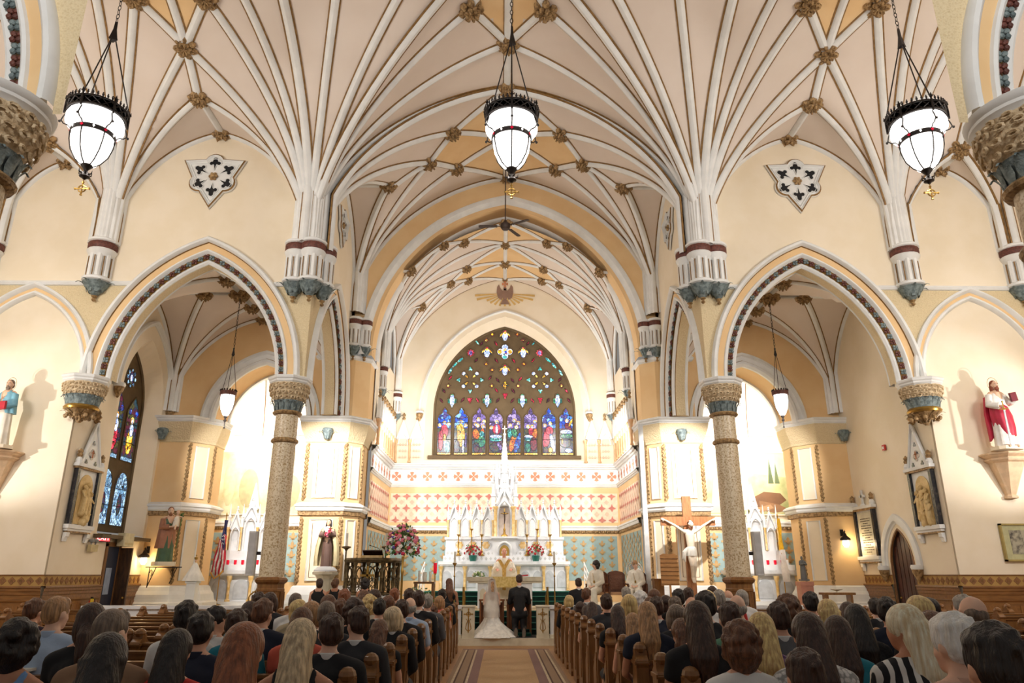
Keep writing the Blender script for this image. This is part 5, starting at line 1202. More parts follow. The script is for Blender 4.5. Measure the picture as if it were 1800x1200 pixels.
flower_arr('rose_bouquet', 'red rose bouquet left of the tabernacle on the high altar', (-1.13, HY-.05, 2.13), [(redf, 1)], .28, 26, pot=vg, rd=3)
flower_arr('rose_bouquet', 'red rose bouquet right of the tabernacle on the high altar', (1.13, HY-.05, 2.13), [(redf, 1)], .28, 26, pot=vg, rd=4)
# ---- free-standing altar table ----
t = thing('altar_table', 'cream stone altar table in front of the priest', 'altar', (0, 23.2, .71)); m = MB(); m.b6(-1.15, 1.15, -.4, .4, .78, .9); m.b6(-1.1, 1.1, -.36, .36, .72, .78); m.build('table_top', [ivory], t)
m = MB(); m.b6(-.38, .38, -.41, .38, .6, .905); m.b6(-.38, .38, -.415, -.405, .62, .86); m.build('gold_frontal', [mat('gold_cloth', (206, 174, 96), .6, scale=20, rgb2=(224, 198, 128))], t)
for sx in (-1, 1):
    m = MB(); m.b6(sx*.5, sx*.82, -.3, .3, 0, .74); m.build('table_support', [marble], t)
    m = MB(); m.slab(arch2(sx*.66-.09, sx*.66+.09, .45, .12, 0, 4, .12), (0, -.3, 0), (1, 0, 0), (0, 0, 1), (0, -.015, 0)); m.build('support_panel', [ivory], t)
flower_arr('table_flowers', 'low white and green flowers lying on the left end of the altar table', (-.82, 23.15, 1.63), [(whf, 1), (leafl, .8)], .17, 16, rd=5, leafn=40, sz=.7, hem=True)
t = thing('open_missal', 'open red-edged book on the right part of the altar table', 'book', (.45, 23.1, 1.62), -.1)
for sx in (-1, 1): m = MB(); m.add([(0, -.16, .03), (sx*.26, -.16, .06), (sx*.26, .16, .06), (0, .16, .03), (0, -.16, 0), (sx*.26, -.16, .015), (sx*.26, .16, .015), (0, .16, 0)], [(0, 1, 2, 3), (4, 5, 6, 7), (0, 1, 5, 4), (1, 2, 6, 5), (2, 3, 7, 6)]); m.build('page_block', [mat('red_cloth', (196, 60, 66), .6) if sx > 0 else mat('paper', (236, 230, 214), .7)], t)
for sx in (-1, 1):
    t = thing('tall_candle_stand', 'thin standing candle holder %s of the altar table' % SIDE[sx], 'candlestick', (sx*1.42-.02, 21.5, .70)); m = MB(); m.lathe([(.14, 0), (.13, .03), (.04, .06), (.02, .15), (.016, .9), (.03, .93), (.016, .96), (.016, 1.2), (.06, 1.27), (.06, 1.29)], n=12); m.build('stand', [brass], t, smooth=True)
    m = MB(); m.lathe([(.03, 1.29), (.03, 1.6)], n=8); m.build('candle', [mat('wax', (244, 238, 222), .5)], t)

# ================= SIDE ALTARS =================
for s in (-1, 1):
    X = s*8.9; Y = 25.9; t = thing('side_altar', 'white marble side altar with small gothic spires in the %s recess' % SIDE[s], 'altar', (X, Y, .70)); 
    m = MB(); m.b6(-1.5, 1.5, -.45, .65, 0, .12); m.b6(-1.1, 1.1, -.1, .6, .12, 1.0); m.build('altar_body', [marble], t); m = MB(); m.b6(-1.28, 1.28, -.36, .6, 1.0, 1.12); m.b6(-1.22, 1.22, -.3, .6, .95, 1.0); m.build('mensa', [marble], t)
    for x in (-1.08, -.36, .36, 1.08):
        m = MB(); m.lathe([(.09, .12), (.09, .17), (.05, .2), (.05, .72), (.09, .84), (.1, .94)], (x, -.25, 0), 10); m.build('amber_colonnette', [gdm], t, smooth=True)
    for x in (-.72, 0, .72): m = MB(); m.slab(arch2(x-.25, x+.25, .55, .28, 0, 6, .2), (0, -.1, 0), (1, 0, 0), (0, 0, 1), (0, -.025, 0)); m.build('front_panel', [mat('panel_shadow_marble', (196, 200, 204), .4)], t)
    for z0, z1, wd, d in ((1.12, 1.3, 1.1, -.08), (1.3, 1.47, .95, .05), (1.47, 1.78, .72, .15)): m = MB(); m.b6(-wd, wd, d, .6, z0, z1); m.build('gradine', [marble], t)
    for x, h, w_ in ((-.5, .72, .42), (0, 1.05, .56), (.5, .72, .42)): gniche(t, x, .2, 1.78, w_, h, .65, d=.3, backd=.12)
    for x in (-.74, -.28, .28, .74): m = MB(); m.lathe([(.05, 1.78), (.035, 1.83), (.035, 2.45), (.06, 2.55)], (x, .14, 0), 8); m.build('colonnette', [gdm], t, smooth=True); pinnacle(t, x, .16, 2.55, .08, .35, .45)
    m = MB(); m.lathe([(.2, 3.2), (.12, 3.6), (.02, 4.1)], (0, .35, 0), 8); m.build('spire', [marble], t)
    # painting on the back wall
    pt = thing('altar_painting', 'large mural painting behind the %s side altar, %s' % (SIDE[s], 'misty brown figures' if s < 0 else 'green landscape with rocks'), 'painting', (s*8.75, 26.55, 4.85))
    m = MB(); m.b6(-1.75, 1.75, -.03, .02, -1.1, 1.1); m.build('canvas', [mat('mural_sepia' if s < 0 else 'mural_green', (176, 164, 120) if s < 0 else (150, 156, 104), .6, scale=1.6, rgb2=(214, 206, 172) if s < 0 else (206, 196, 150), lo=.35, hi=.7, detail=8)], pt)
    if s < 0:
        for i, (a, b, c, d) in enumerate(((-1.2, .1, .22, .95), (-.5, -.2, .35, .7), (.3, 0, .3, .8), (1.0, -.3, .35, .6))): m = MB(); m.slab([(max(-1.7, min(1.7, p[0])), max(-1.05, min(1.05, p[1]))) for p in ell(a, b, c, d, 14)], (0, -.03, 0), (1, 0, 0), (0, 0, 1), (0, -.006, 0)); m.build('painted_figure', [mat('mural_figure%d' % (i % 2), (166, 154, 112) if i % 2 else (196, 184, 142), .6)], pt)
    else:
        for i, (pts, c) in enumerate((([(-1.75, .1), (0, .4), (1.75, .2), (1.75, 1.08), (-1.75, 1.08)], (176, 190, 160)), ([(.1, -.6), (.7, -.3), (1.3, -.35), (1.5, -.6), (1.1, -.85), (.4, -.85)], (120, 84, 56)), ([(.5, -.62), (1.2, -.75), (1.6, -.95), (1.0, -1.05), (.5, -.95)], (148, 108, 74)), ([(.3, -.9), (.9, -.75), (1.0, -.88), (.5, -1.05)], (176, 138, 100)), ([(.9, .0), (1.0, .9), (1.1, .0)], (84, 98, 66)), ([(1.15, .0), (1.22, .75), (1.32, .0)], (92, 106, 70)), ([(-1.3, -1.05), (-1.1, .2), (-.7, .3), (-.6, -1.05)], (216, 200, 170)), ([(-.3, -1.0), (-.2, .6), (.1, .7), (.25, -.9)], (226, 214, 190)))):
            m = MB(); m.slab(pts, (0, -.03, 0), (1, 0, 0), (0, 0, 1), (0, -.006-.001*i, 0)); m.build('painted_shape', [mat('mural_paint%d' % i, c, .6, scale=3)], pt)
    m = MB(); m.tube([(-1.78, -.03, -1.13), (1.78, -.03, -1.13), (1.78, -.03, 1.13), (-1.78, -.03, 1.13)], .03, 4, closed=True); m.build('frame', [cream], pt)
    # red votive glasses on the gradines
    for i, (x, z) in enumerate(((-.95, 1.3), (-.8, 1.47), (-.55, 1.3), (-.3, 1.3), (-.05, 1.3), (.2, 1.3), (.45, 1.3), (.7, 1.3), (.85, 1.47))):
        q = thing('votive_candle', 'red votive candle, %s from the left on the %s side altar' % (('first', 'second', 'third', 'fourth', 'fifth', 'sixth', 'seventh', 'eighth', 'ninth')[i], SIDE[s]), 'candle', (X+x, Y-.0+(-.04 if z < 1.4 else .08), z+.70-.0), group='red votives on the %s side altar' % SIDE[s]); m = MB(); m.lathe([(.035, 0), (.045, .02), (.05, .15), (.045, .15)], n=10); m.build('glass', [mat('votive_red', (214, 20, 50), .25, emit=.35)], q, smooth=True); m = MB(); m.lathe([(.03, .04), (.03, .1)], n=8); m.build('wax_fill', [mat('votive_wax', (240, 120, 120), .5)], q)
    # altar gates (gilded) beside the columns
    g = thing('gilt_gate', 'small gilt openwork gate beside the %s oak column casing' % SIDE[s], 'gate', (s*6.35 if s < 0 else 6.05, 19.75, .17), .9 if s < 0 else -.9); m = MB(); m.tube([(-.3, 0, 0), (-.3, 0, .95), (-.25, 0, 1.02), (.25, 0, 1.32), (.3, 0, 1.3), (.3, 0, 0)], .02, 6); m.build('gate_frame', [brass], g)
    for i in range(5): m = MB(); x = -.2+i*.1; m.tube([(x, 0, .1), (x+.03, 0, .5), (x-.02, 0, .8), (x, 0, 1.1)], .01, 4); m.tube([(x+.04*cos(q), 0, .45+.08*sin(q)) for q in frange(0, 2*pi, 10)[:-1]], .008, 4, closed=True); m.build('scroll_bar', [brass], g)
    # column speaker
    sp = thing('column_speaker', 'slim pale grey loudspeaker mounted on the %s granite column' % SIDE[s], 'speaker', (s*6.13, 18.2, 1.66)); m = MB(); m.box((0, 0, .5), (.2, .2, 1.02), bev=.03); m.build('cabinet', [mat('speaker_grey', (206, 204, 201), .6)], sp); m = MB(); m.b6(-.07, .07, -.105, -.1, .03, .97); m.build('grille_cloth', [mat('speaker_cloth', (186, 184, 183), .8)], sp); m = MB(); m.b6(-.04 if s > 0 else .08, .04 if s < 0 else -.3+.0, -.02, .02, .45, .55) if False else m.box((-s*.13, .03, .5), (.12, .05, .08)); m.build('wall_mount', [irn], sp)

# ---- communion rail ----
def rail(x0, x1, label, gilt=True):
    t = thing('communion_rail', label, 'rail', ((x0+x1)/2, 19.42, .17)); w_ = abs(x1-x0); m = MB(); m.b6(-w_/2, w_/2, -.14, .14, .68, .76); m.build('rail_top', [marble], t)
    m = MB(); m.b6(-w_/2, w_/2, -.12, .12, 0, .08); m.build('rail_base', [ivory], t); n = max(1, int(w_/.95)); p = w_/n
    for i in range(n):
        c = -w_/2+(i+.5)*p; m = MB(); m.b6(c-p/2+.02, c+p/2-.02, -.07, .07, .08, .68); m.build('rail_panel', [marble], t)
        m = MB(); m.tube([(c+a, -.08, z) for a, z in arch2(-.2, .2, .3, .25, 0, 6)], .012, 4); m.tube([(c+.09*cos(q), -.08, .42+.09*sin(q)) for q in frange(0, 2*pi, 12)[:-1]], .01, 4, closed=True); m.build('gilt_tracery', [brass], t)
rail(-1.1, -5.2, 'white marble communion rail with gilt tracery left of the couple'); rail(1.1, 5.2, 'white marble communion rail with gilt tracery right of the couple')
rail(-6.1, -10.6, 'white marble rail in front of the left side chapel'); rail(6.1, 10.6, 'white marble rail in front of the right side chapel')
for s in (-1, 1):
    t = thing('gate_post', 'marble gate post with gilt cross %s of the couple' % SIDE[s], 'post', (s*.93, 19.42, .17)); m = MB(); m.b6(-.15, .15, -.15, .15, 0, .72); m.build('post_body', [ivory], t); m = MB(); m.b6(-.17, .17, -.17, .17, .72, .76); m.b6(-.16, .16, -.16, .16, 0, .05); m.build('post_cap', [ivory], t)
    m = MB(); m.tube([(0, -.155, .12), (0, -.155, .66)], .012, 4); m.tube([(-.09, -.155, .56), (.09, -.155, .56)], .012, 4); m.tube([(.05*cos(q), -.155, .56+.05*sin(q)) for q in frange(0, 2*pi, 12)[:-1]], .008, 4, closed=True)
    for sx in (-1, 1): m.tube([(0, -.155, .15), (sx*.07, -.155, .22), (sx*.05, -.155, .32), (sx*.02, -.155, .4), (sx*.06, -.155, .45)], .008, 4)
    for a, b in ((0, .68), (-.1, .56), (.1, .56)): m.ball((a, -.155, b), .02, 6, 4)
    m.build('gilt_cross', [brass], t, smooth=True)
    # open brass gates seen edge-on
    t = thing('brass_gate', 'open brass gate standing edge-on behind the %s gate post' % SIDE[s], 'gate', (s*1.08, 19.62, .17)); m = MB(); m.tube([(0, 0, 0), (0, 0, 1.2)], .03, 6); m.tube([(0, 0, 1.15), (0, .7, .95)], .02, 6); m.tube([(0, .7, 0), (0, .7, .95)], .02, 6); m.build('gate_frame', [brass], t)
    for i in range(5): m = MB(); m.tube([(0, .1+i*.12, .05), (.02, .12+i*.12, .5), (0, .1+i*.12, 1.0)], .01, 4); m.build('scroll_bar', [brass], t)
    # stair hand rails by the high altar
    t = thing('hand_rail', 'white metal hand rail %s of the high altar steps' % SIDE[s], 'railing', (s*2.75, 24.6, .71)); wm = mat('white_metal', (226, 228, 228), .4)
    for z_ in (.55, .75, .95): m = MB(); m.tube([(0, 0, z_), (0, 1.4, z_+.42)], .018, 5); m.build('rail_bar', [wm], t)
    for y_ in (0, .7, 1.4): m = MB(); m.tube([(0, y_, .3*y_-.0), (0, y_, .97+.3*y_)], .018, 5); m.build('rail_post', [wm], t)
# ================= STATUES AND FURNISHINGS =================
def figure(t, H=1.6, sleeve=None, rb=None, skinm=None, hairm=None, robem=None, cloakm=None, arms=(), yaw=0, pitch=0, beard=None, seed=1, cloak=None, hair='short', s=None, robe_amp=.07, feet=True, hc=(0, 0)):
    """standing draped statue facing -Y; H total height. arms: list of (shoulder, elbow, wrist, side) in unit 1.7 m"""
    k = H/1.7; P = lambda *a: tuple(q*k for q in a)
    m = MB(); hcx, hcy = hc; T = head_prims(m, P(hcx, -.02+hcy, 1.56), k*1.02, pi+yaw, pitch); cap_(m, P(hcx*.5, .0, 1.34), .06*k, P(hcx, -.0+hcy*.6, 1.5), .052*k)
    cap_(m, P(-.13, 0, 1.33), .075*k, P(.13, 0, 1.33), .075*k); cap_(m, P(0, 0, 1.3), .15*k, P(0, 0, .9), .14*k, 14)
    for sh, el, wr, hd in arms: cap_(m, P(*sh), .05*k, P(*el), .042*k); cap_(m, P(*el), .042*k, P(*wr), .028*k); d = Vector(hd); hand(m, P(*wr), d, (0, -.3, 1) if abs(d.normalized().z) < .8 else (0, -1, 0), k, .5, 1 if sh[0] > 0 else -1)
    body = link('body', organic(m, .0155*k, 'statue_body', 2, [skinm]), t)
    if s != 'noeyes': eyes(t, T, k)
    rb = rb or [(0, .24, .2, 0, 0), (.3, .22, .18, 0, 0), (.7, .2, .16, 0, 0), (1.0, .18, .14, 0, 0, .5), (1.15, .19, .15, 0, 0, .4), (1.3, .2, .13, 0, 0, .3), (1.38, .13, .1, 0, 0, .2), (1.42, .07, .07, 0, 0, 0)]
    m = robe([(q[0]*k, q[1]*k, q[2]*k, q[3]*k, q[4]*k)+tuple(q[5:]) for q in rb], 8, robe_amp, seed=seed); m.build('robe', [robem], t, smooth=True)
    for i, (sh, el, wr, hd) in enumerate(arms):
        m = MB(); a, b, c = Vector(P(*sh)), Vector(P(*el)), Vector(P(*wr)); m.tube([a+Vector((0, 0, .02*k)), a, b, b.lerp(c, .5), b.lerp(c, .8)], [.03*k, .078*k, .075*k, .08*k, .085*k], 12); m.build('sleeve', [sleeve or robem], t, smooth=True)
    if cloak:
        m = MB(); robe([(q[0]*k, q[1]*k, q[2]*k, q[3]*k, q[4]*k)+tuple(q[5:]) for q in cloak], 6, .09, seed=seed+5, m=m); m.build('cloak', [cloakm], t, smooth=True)
    m = MB(); E = lambda x, y, z, a, b, c: None
    def E(x, y, z, a, b, c, n=12):
        o = len(m.v); m.ball((0, 0, 0), 1, n, 8)
        for i in range(o, len(m.v)): v = m.v[i]; m.v[i] = tuple(T(x+v[0]*a, y+v[1]*b, z+v[2]*c))
    E(0, -.03, .045, .088, .09, .092); E(0, -.055, -.01, .086, .07, .09)
    if hair == 'long':
        for sx in (-1, 1): E(sx*.065, -.04, -.08, .035, .06, .13)
        E(0, -.08, -.1, .075, .05, .14)
    if hair == 'veil':
        for sx in (-1, 1): E(sx*.08, -.03, -.1, .03, .07, .16)
        E(0, -.08, -.1, .1, .05, .18)
    if hair != 'bald': link('hair', organic(m, .012*k, 'statue_hair', 1, [hairm]), t)
    if beard:
        m = MB()
        E(0, .06, -.1, .055, .035, .05); E(0, .06, -.15*beard, .04, .028, .09*beard); E(0, .092, -.05, .035, .012, .012); link('beard', organic(m, .01*k, 'statue_beard', 1, [hairm]), t)
    return T
def dd(name, rgb, rough=.55, **k): return mat(name, rgb, rough, **k)
pskin = dd('painted_skin', (222, 182, 152), .5)
# left wall statue: blue-robed bearded man holding keys and a red book
t = thing('saint_statue', 'bearded statue in blue cloak holding a red book, on the left wall bracket', 'statue', (-12.55, 17.85, 4.66), -.15)
AR = [((-.19, 0, 1.3), (-.26, -.08, 1.05), (-.1, -.22, 1.1), (.6, -.5, .5)), ((.19, 0, 1.3), (.26, -.04, 1.02), (.06, -.22, .95), (-1, -.2, -.1))]
figure(t, 1.72, skinm=pskin, hairm=dd('grey_brown_hair', (116, 96, 82)), robem=dd('cream_robe', (232, 222, 204), scale=4), arms=AR, beard=.9, seed=3, rb=[(0, .25, .2, 0, 0), (.3, .22, .17, 0, 0), (.7, .2, .15, 0, 0), (.95, .17, .14, 0, 0, .5), (1.05, .17, .14, 0, 0, .4), (1.3, .2, .13, 0, 0, .3), (1.38, .13, .1, 0, 0, .2), (1.42, .07, .07, 0, 0, 0)], yaw=.3, sleeve=dd('blue_cloak', (118, 172, 190)),
       cloakm=dd('blue_cloak', (118, 172, 190)), cloak=[(.82, .21, .15, .05, .03), (1.0, .22, .16, .02, .02), (1.2, .23, .15, 0, .01, .5), (1.33, .22, .13, 0, 0, .3), (1.4, .12, .09, 0, 0, .2)])
m = MB(); m.slab([(-.17, -.1), (.17, -.1), (.17, .1), (-.17, .1)], (.04, -.27, .98), (1, 0, .1), (0, 0, 1), (0, .06, 0)); m.build('red_book', [dd('book_red', (176, 24, 44))], t)
m = MB(); m.tube([(-.1, -.28, 1.1), (-.12, -.3, 1.35)], .012, 5); m.tube([(-.12+.04*cos(q), -.3, 1.4+.04*sin(q)) for q in frange(0, 6.28, 10)[:-1]], .01, 4, closed=True); m.box((-.08, -.28, 1.13), (.07, .015, .05)); m.build('gilt_key', [brass], t)
for sx in (-1, 1): m = MB(); cap_(m, (sx*.1, -.08, .05), .05, (sx*.12, -.25, .03), .035); m.build('foot', [pskin], t, smooth=True)
m = MB(); m.box((0, 0, -.0), (.62, .5, .08), bev=.1); m.build('statue_base', [cream], t)
m = MB(); m.tube([(.14*cos(q), .02, 1.6+.17*sin(q)) for q in frange(0, 6.28, 24)[:-1]], .006, 4, closed=True); m.build('halo_ring', [brass], t)
# right wall statue
t = thing('saint_statue', 'long-bearded statue in red robe with sword and book, on the right wall bracket', 'statue', (12.58, 17.85, 4.68), .1)
AR = [((-.19, 0, 1.3), (-.28, -.05, 1.04), (-.13, -.27, .98), (.3, -.3, -1)), ((.19, 0, 1.3), (.29, -.08, 1.08), (.2, -.26, 1.14), (-.4, -.3, .9))]
figure(t, 1.78, skinm=pskin, hairm=dd('red_brown_hair', (132, 66, 40)), robem=dd('white_robe_paint', (236, 232, 226)), arms=AR, beard=1.5, seed=8, hair='long', yaw=-.1, pitch=.1,
       cloakm=dd('crimson_cloak', (186, 36, 66)), cloak=[(.3, .2, .17, .07, -.02), (.5, .24, .2, .05, -.02), (.8, .25, .19, .02, -.02), (1.0, .21, .17, 0, -.01), (1.12, .17, .12, -.02, .04)])
m = MB(); m.slab([(-.26, -.7), (.1, -.3), (.28, .2), (.2, .5), (-.2, .45), (-.27, 0)], (0, .2, .9), (1, 0, 0), (0, 0, 1), (0, -.07, 0)); m.build('back_drapery', [dd('crimson_cloak', (186, 36, 66))], t)
m = MB(); m.slab([(-.03, 0), (0, -.06), (.03, 0), (.022, .85), (-.022, .85)], (-.17, -.36, .06), (1, 0, 0), (0, 0, 1), (0, -.012, 0)); m.build('sword_blade', [dd('steel', (190, 194, 200), .25)], t)
m = MB(); m.tube([(-.29, -.36, .92), (-.05, -.36, .95)], .016, 6); m.tube([(-.17, -.36, .92), (-.17, -.36, 1.1)], .014, 6); m.ball((-.17, -.36, 1.12), .025, 6, 4); m.build('sword_hilt', [brass], t)
m = MB(); m.slab([(-.11, -.1), (.11, -.1), (.11, .12), (-.11, .12)], (.22, -.33, 1.26), (.95, .2, .2), (-.15, 0, 1), (0, .06, 0)); m.build('dark_book', [dd('book_wine', (112, 40, 54))], t)
for sx in (-1, 1): m = MB(); cap_(m, (sx*.1, -.08, .05), .05, (sx*.12, -.25, .03), .035); m.build('foot', [pskin], t, smooth=True)
m = MB(); m.box((0, 0, -.0), (.66, .5, .08), bev=.1); m.build('statue_base', [cream], t)
m = MB(); m.tube([(.15*cos(q), .02, 1.67+.18*sin(q)) for q in frange(0, 6.28, 24)[:-1]], .006, 4, closed=True); m.build('halo_ring', [brass], t)
for s in (-1, 1):
    t = thing('wall_bracket', 'apricot tapering wall bracket under the %s wall statue' % ('blue-cloaked' if s < 0 else 'red-robed'), 'bracket', (s*12.75, 18.3, 4.6)); m = MB(); pol = lambda w_, d: [(-w_, .06), (-w_, -d*.5), (-w_*.5, -d), (w_*.5, -d), (w_, -d*.5), (w_, .06)]
    pr = [(.62, .62, 0), (.62, .62, -.06), (.56, .56, -.1), (.52, .52, -.12), (.5, .5, -.2), (.42, .42, -.24), (.12, .1, -1.02), (.16, .14, -1.05), (.16, .14, -1.1), (.05, .05, -1.12)]
    m.sweep([[(x, y, z) for x, y in pol(w_*.9, d)] for w_, d, z in pr]); m.add([(x, y, 0) for x, y in pol(.56, .62)], [(0, 1, 2, 3, 4, 5)]); m.build('corbel_block', [mat('bracket_apricot', (226, 194, 158), .6)], t)
    for i, (w_, d, z) in enumerate(((.57, .64, -.03), (.47, .52, -.16))):
        m = MB(); m.tube([(x, y, z) for x, y in pol(w_, d)], .025, 5); m.build('bracket_moulding', [mat('bracket_apricot', (226, 194, 158), .6)], t)

# statue with child on iron bracket, left pier
t = thing('saint_statue', 'bearded statue in brown cloak holding a child beside the left side wall', 'statue', (-10.25, 22.75, 1.98), .75)
AR = [((-.19, 0, 1.3), (-.25, -.1, 1.06), (-.02, -.26, 1.08), (1, 0, 0)), ((.19, 0, 1.3), (.24, -.1, 1.06), (.1, -.27, 1.2), (-.6, -.3, .6))]
figure(t, 1.68, skinm=pskin, hairm=dd('chestnut_hair', (128, 76, 44)), robem=dd('green_robe', (70, 100, 72)), arms=AR, beard=.8, seed=11, hair='short', yaw=-.3, sleeve=dd('brown_cloak', (166, 112, 84)),
       cloakm=dd('brown_cloak', (166, 112, 84)), cloak=[(.45, .26, .2, -.04, .04), (.7, .26, .2, -.02, .03), (1.0, .25, .18, -.01, .03), (1.25, .24, .15, 0, .02, .5), (1.36, .18, .12, 0, .01, .3), (1.4, .09, .08, 0, 0, 0)])
m = MB(); head_prims(m, (.12, -.3, 1.5), .62, pi); cap_(m, (.12, -.28, 1.4), .04, (.1, -.27, 1.18), .065); cap_(m, (.06, -.3, 1.38), .02, (-.05, -.36, 1.42), .016); cap_(m, (.18, -.3, 1.38), .02, (.26, -.38, 1.35), .016); cap_(m, (.1, -.3, 1.15), .04, (.05, -.4, 1.0), .03); link('held_child_figure', organic(m, .011, 'child_body', 2, [pskin]), t)
m = robe([(1.08, .09, .08, .1, -.28), (1.25, .085, .075, .11, -.28), (1.38, .06, .05, .12, -.28)], 6, .05); m.build('child_robe', [dd('cream_robe', (232, 222, 204), scale=4)], t, smooth=True)
m = MB(); m.tube([(.2, -.28, .45), (.24, -.32, 1.35)], .012, 5)
for i in range(5): m.ball((.24+.03*cos(i*1.3), -.32+.03*sin(i*1.3), 1.38+.02*i), .03, 6, 4)
m.build('lily_staff', [leafm], t); m = MB(); m.box((0, 0, -.0), (.6, .46, .12), bev=.06); m.build('statue_base', [cream], t)
t = thing('iron_shelf', 'black iron scrolled shelf under the statue with child', 'bracket', (-10.25, 22.8, 1.9), .75); m = MB(); m.b6(-.42, .42, -.32, .3, -.03, 0); m.build('shelf_plate', [irn], t)
for x in (-.3, .3): m = MB(); m.tube([(x, .28, -.03), (x, .3, -.6)], .015, 5); m.tube([(x, -.25, -.03), (x, .28, -.55)], .015, 5); m.tube([(x, .12+.09*cos(q), -.18+.09*sin(q)) for q in frange(0, 5, 10)], .01, 4); m.build('scroll_strut', [irn], t)
# nun statue on pedestal before the left chancel pier
t = thing('saint_statue', 'nun statue in brown habit and cream cloak holding roses before the left chancel pier', 'statue', (-5.32, 22.45, 1.86))
AR = [((-.17, 0, 1.3), (-.24, -.12, 1.1), (-.03, -.23, 1.12), (1, -.2, .2)), ((.17, 0, 1.3), (.24, -.12, 1.1), (.08, -.23, 1.16), (-1, -.2, .2))]
figure(t, 1.42, skinm=pskin, hairm=dd('black_veil', (34, 30, 32)), robem=dd('brown_habit', (112, 86, 76)), arms=AR, seed=17, hair='veil', yaw=-.1, pitch=.15, rb=[(0, .2, .16, 0, 0), (.3, .19, .15, 0, 0), (.7, .17, .14, 0, 0), (1.0, .16, .13, 0, 0, .5), (1.15, .17, .14, 0, 0, .4), (1.3, .18, .12, 0, 0, .3), (1.38, .12, .1, 0, 0, .2), (1.42, .07, .07, 0, 0, 0)])
cl = dd('cream_cloak', (226, 210, 164))
for sx in (-1, 1):
    m = MB(); m.sweep([[(sx*(.14+w1)*.83, -.12*.83, z), (sx*(.24+w1)*.83, -.1*.83, z), (sx*(.3+w1)*.83, .0, z), (sx*(.28+w1)*.83, .12, z), (0, .2, z)] for w1, z in ((.14, .06), (.15, .3), (.12, .6), (.06, .85), (.0, 1.05), (-.1, 1.17))]); m.build('cloak', [cl], t, smooth=True)
m = MB(); m.slab([(-.06, 0), (.06, 0), (.11, .12), (0, .17), (-.11, .12)], (0, -.12, 1.03), (1, 0, 0), (0, 0, 1), (0, -.05, 0)); m.build('white_wimple', [whf], t)
for i in range(9): m = MB(); m.ball((-.02+.16*(i/9)+.04*sin(i*2), -.26+.02*cos(i), .9+.022*i+.03*cos(i*3)), .034, 6, 5); m.build('held_rose', [(hotf, pinkf)[i % 2]], t, smooth=True)
m = MB(); m.slab([(-.015, -.1), (.015, -.1), (.015, .1), (-.015, .1)], (.12, -.26, 1.08), (1, 0, 0), (0, 0, 1), (0, -.02, 0)); m.slab([(-.06, .03), (.06, .03), (.06, .055), (-.06, .055)], (.12, -.26, 1.08), (1, 0, 0), (0, 0, 1), (0, -.02, 0)); m.build('held_crucifix', [oak], t)
m = MB(); m.lathe([(.34, -.1), (.34, -.06), (.3, -.02), (.25, .03), (.1, .05)], n=20); m.build('cloud_base', [marble], t, smooth=True)
t = thing('statue_pedestal', 'cream stone pedestal under the nun statue', 'pedestal', (-5.32, 22.45, .70)); m = MB(); m.b6(-.28, .28, -.26, .26, 0, .12); m.lathe([(.28, .12), (.24, .2), (.24, .85), (.3, .95), (.38, .98), (.38, 1.05)], n=8); m.build('pedestal_body', [ivory], t)
# veiled lady statuette far left on white post
t = thing('veiled_statuette', 'small crowned statuette in a flared white lace cape on a white post', 'statue', (-8.95, 21.9, 1.5)); m = MB(); robe([(0, .3, .22, 0, 0), (.08, .27, .2, 0, 0), (.3, .15, .12, 0, 0, .6), (.45, .07, .06, 0, 0, .3), (.5, .035, .035, 0, 0, 0)], 12, .08, m=m); m.build('lace_cape', [whf], t, smooth=True)
m = MB(); head_prims(m, (0, -.01, .56), .42, pi); link('head', organic(m, .008, 'doll_head', 1, [pskin]), t); m = MB(); m.lathe([(.035, .58), (.05, .61), (.055, .65), (.03, .66)], n=8); m.box((0, 0, .69), (.012, .012, .07)); m.box((0, 0, .7), (.05, .012, .012)); m.build('crown', [brass], t)
t = thing('white_post', 'square white post carrying the lace-caped statuette', 'pedestal', (-8.95, 21.9, .70)); m = MB(); m.b6(-.13, .13, -.13, .13, 0, .78); m.build('post', [white], t); m = MB(); m.b6(-.18, .18, -.18, .18, 0, .06); m.b6(-.16, .16, -.16, .16, .74, .8); m.build('post_mouldings', [white], t)
# grey monk statuette on pink pedestal right
t = thing('monk_statuette', 'dark grey monk statuette on the pink pedestal near the right outer pier', 'statue', (8.85, 22.3, 1.52)); figure(t, .68, skinm=dd('bronze_grey', (104, 104, 102), .5), hairm=dd('bronze_grey', (104, 104, 102), .5), robem=dd('bronze_grey', (104, 104, 102), .5), arms=AR, seed=21, s='noeyes'); m = MB(); m.box((0, 0, 0), (.24, .22, .05)); m.build('statue_base', [dd('bronze_grey', (104, 104, 102), .5)], t)
t = thing('pink_pedestal', 'square reddish marble pedestal near the right outer pier', 'pedestal', (8.85, 22.3, .70)); m = MB(); m.b6(-.18, .18, -.18, .18, 0, .7); m.build('pedestal_body', [mat('pink_marble', (184, 124, 104), .4)], t); m = MB(); m.b6(-.22, .22, -.22, .22, 0, .08); m.b6(-.2, .2, -.2, .2, .66, .78); m.build('pedestal_mouldings', [mat('pink_marble', (184, 124, 104), .4)], t)

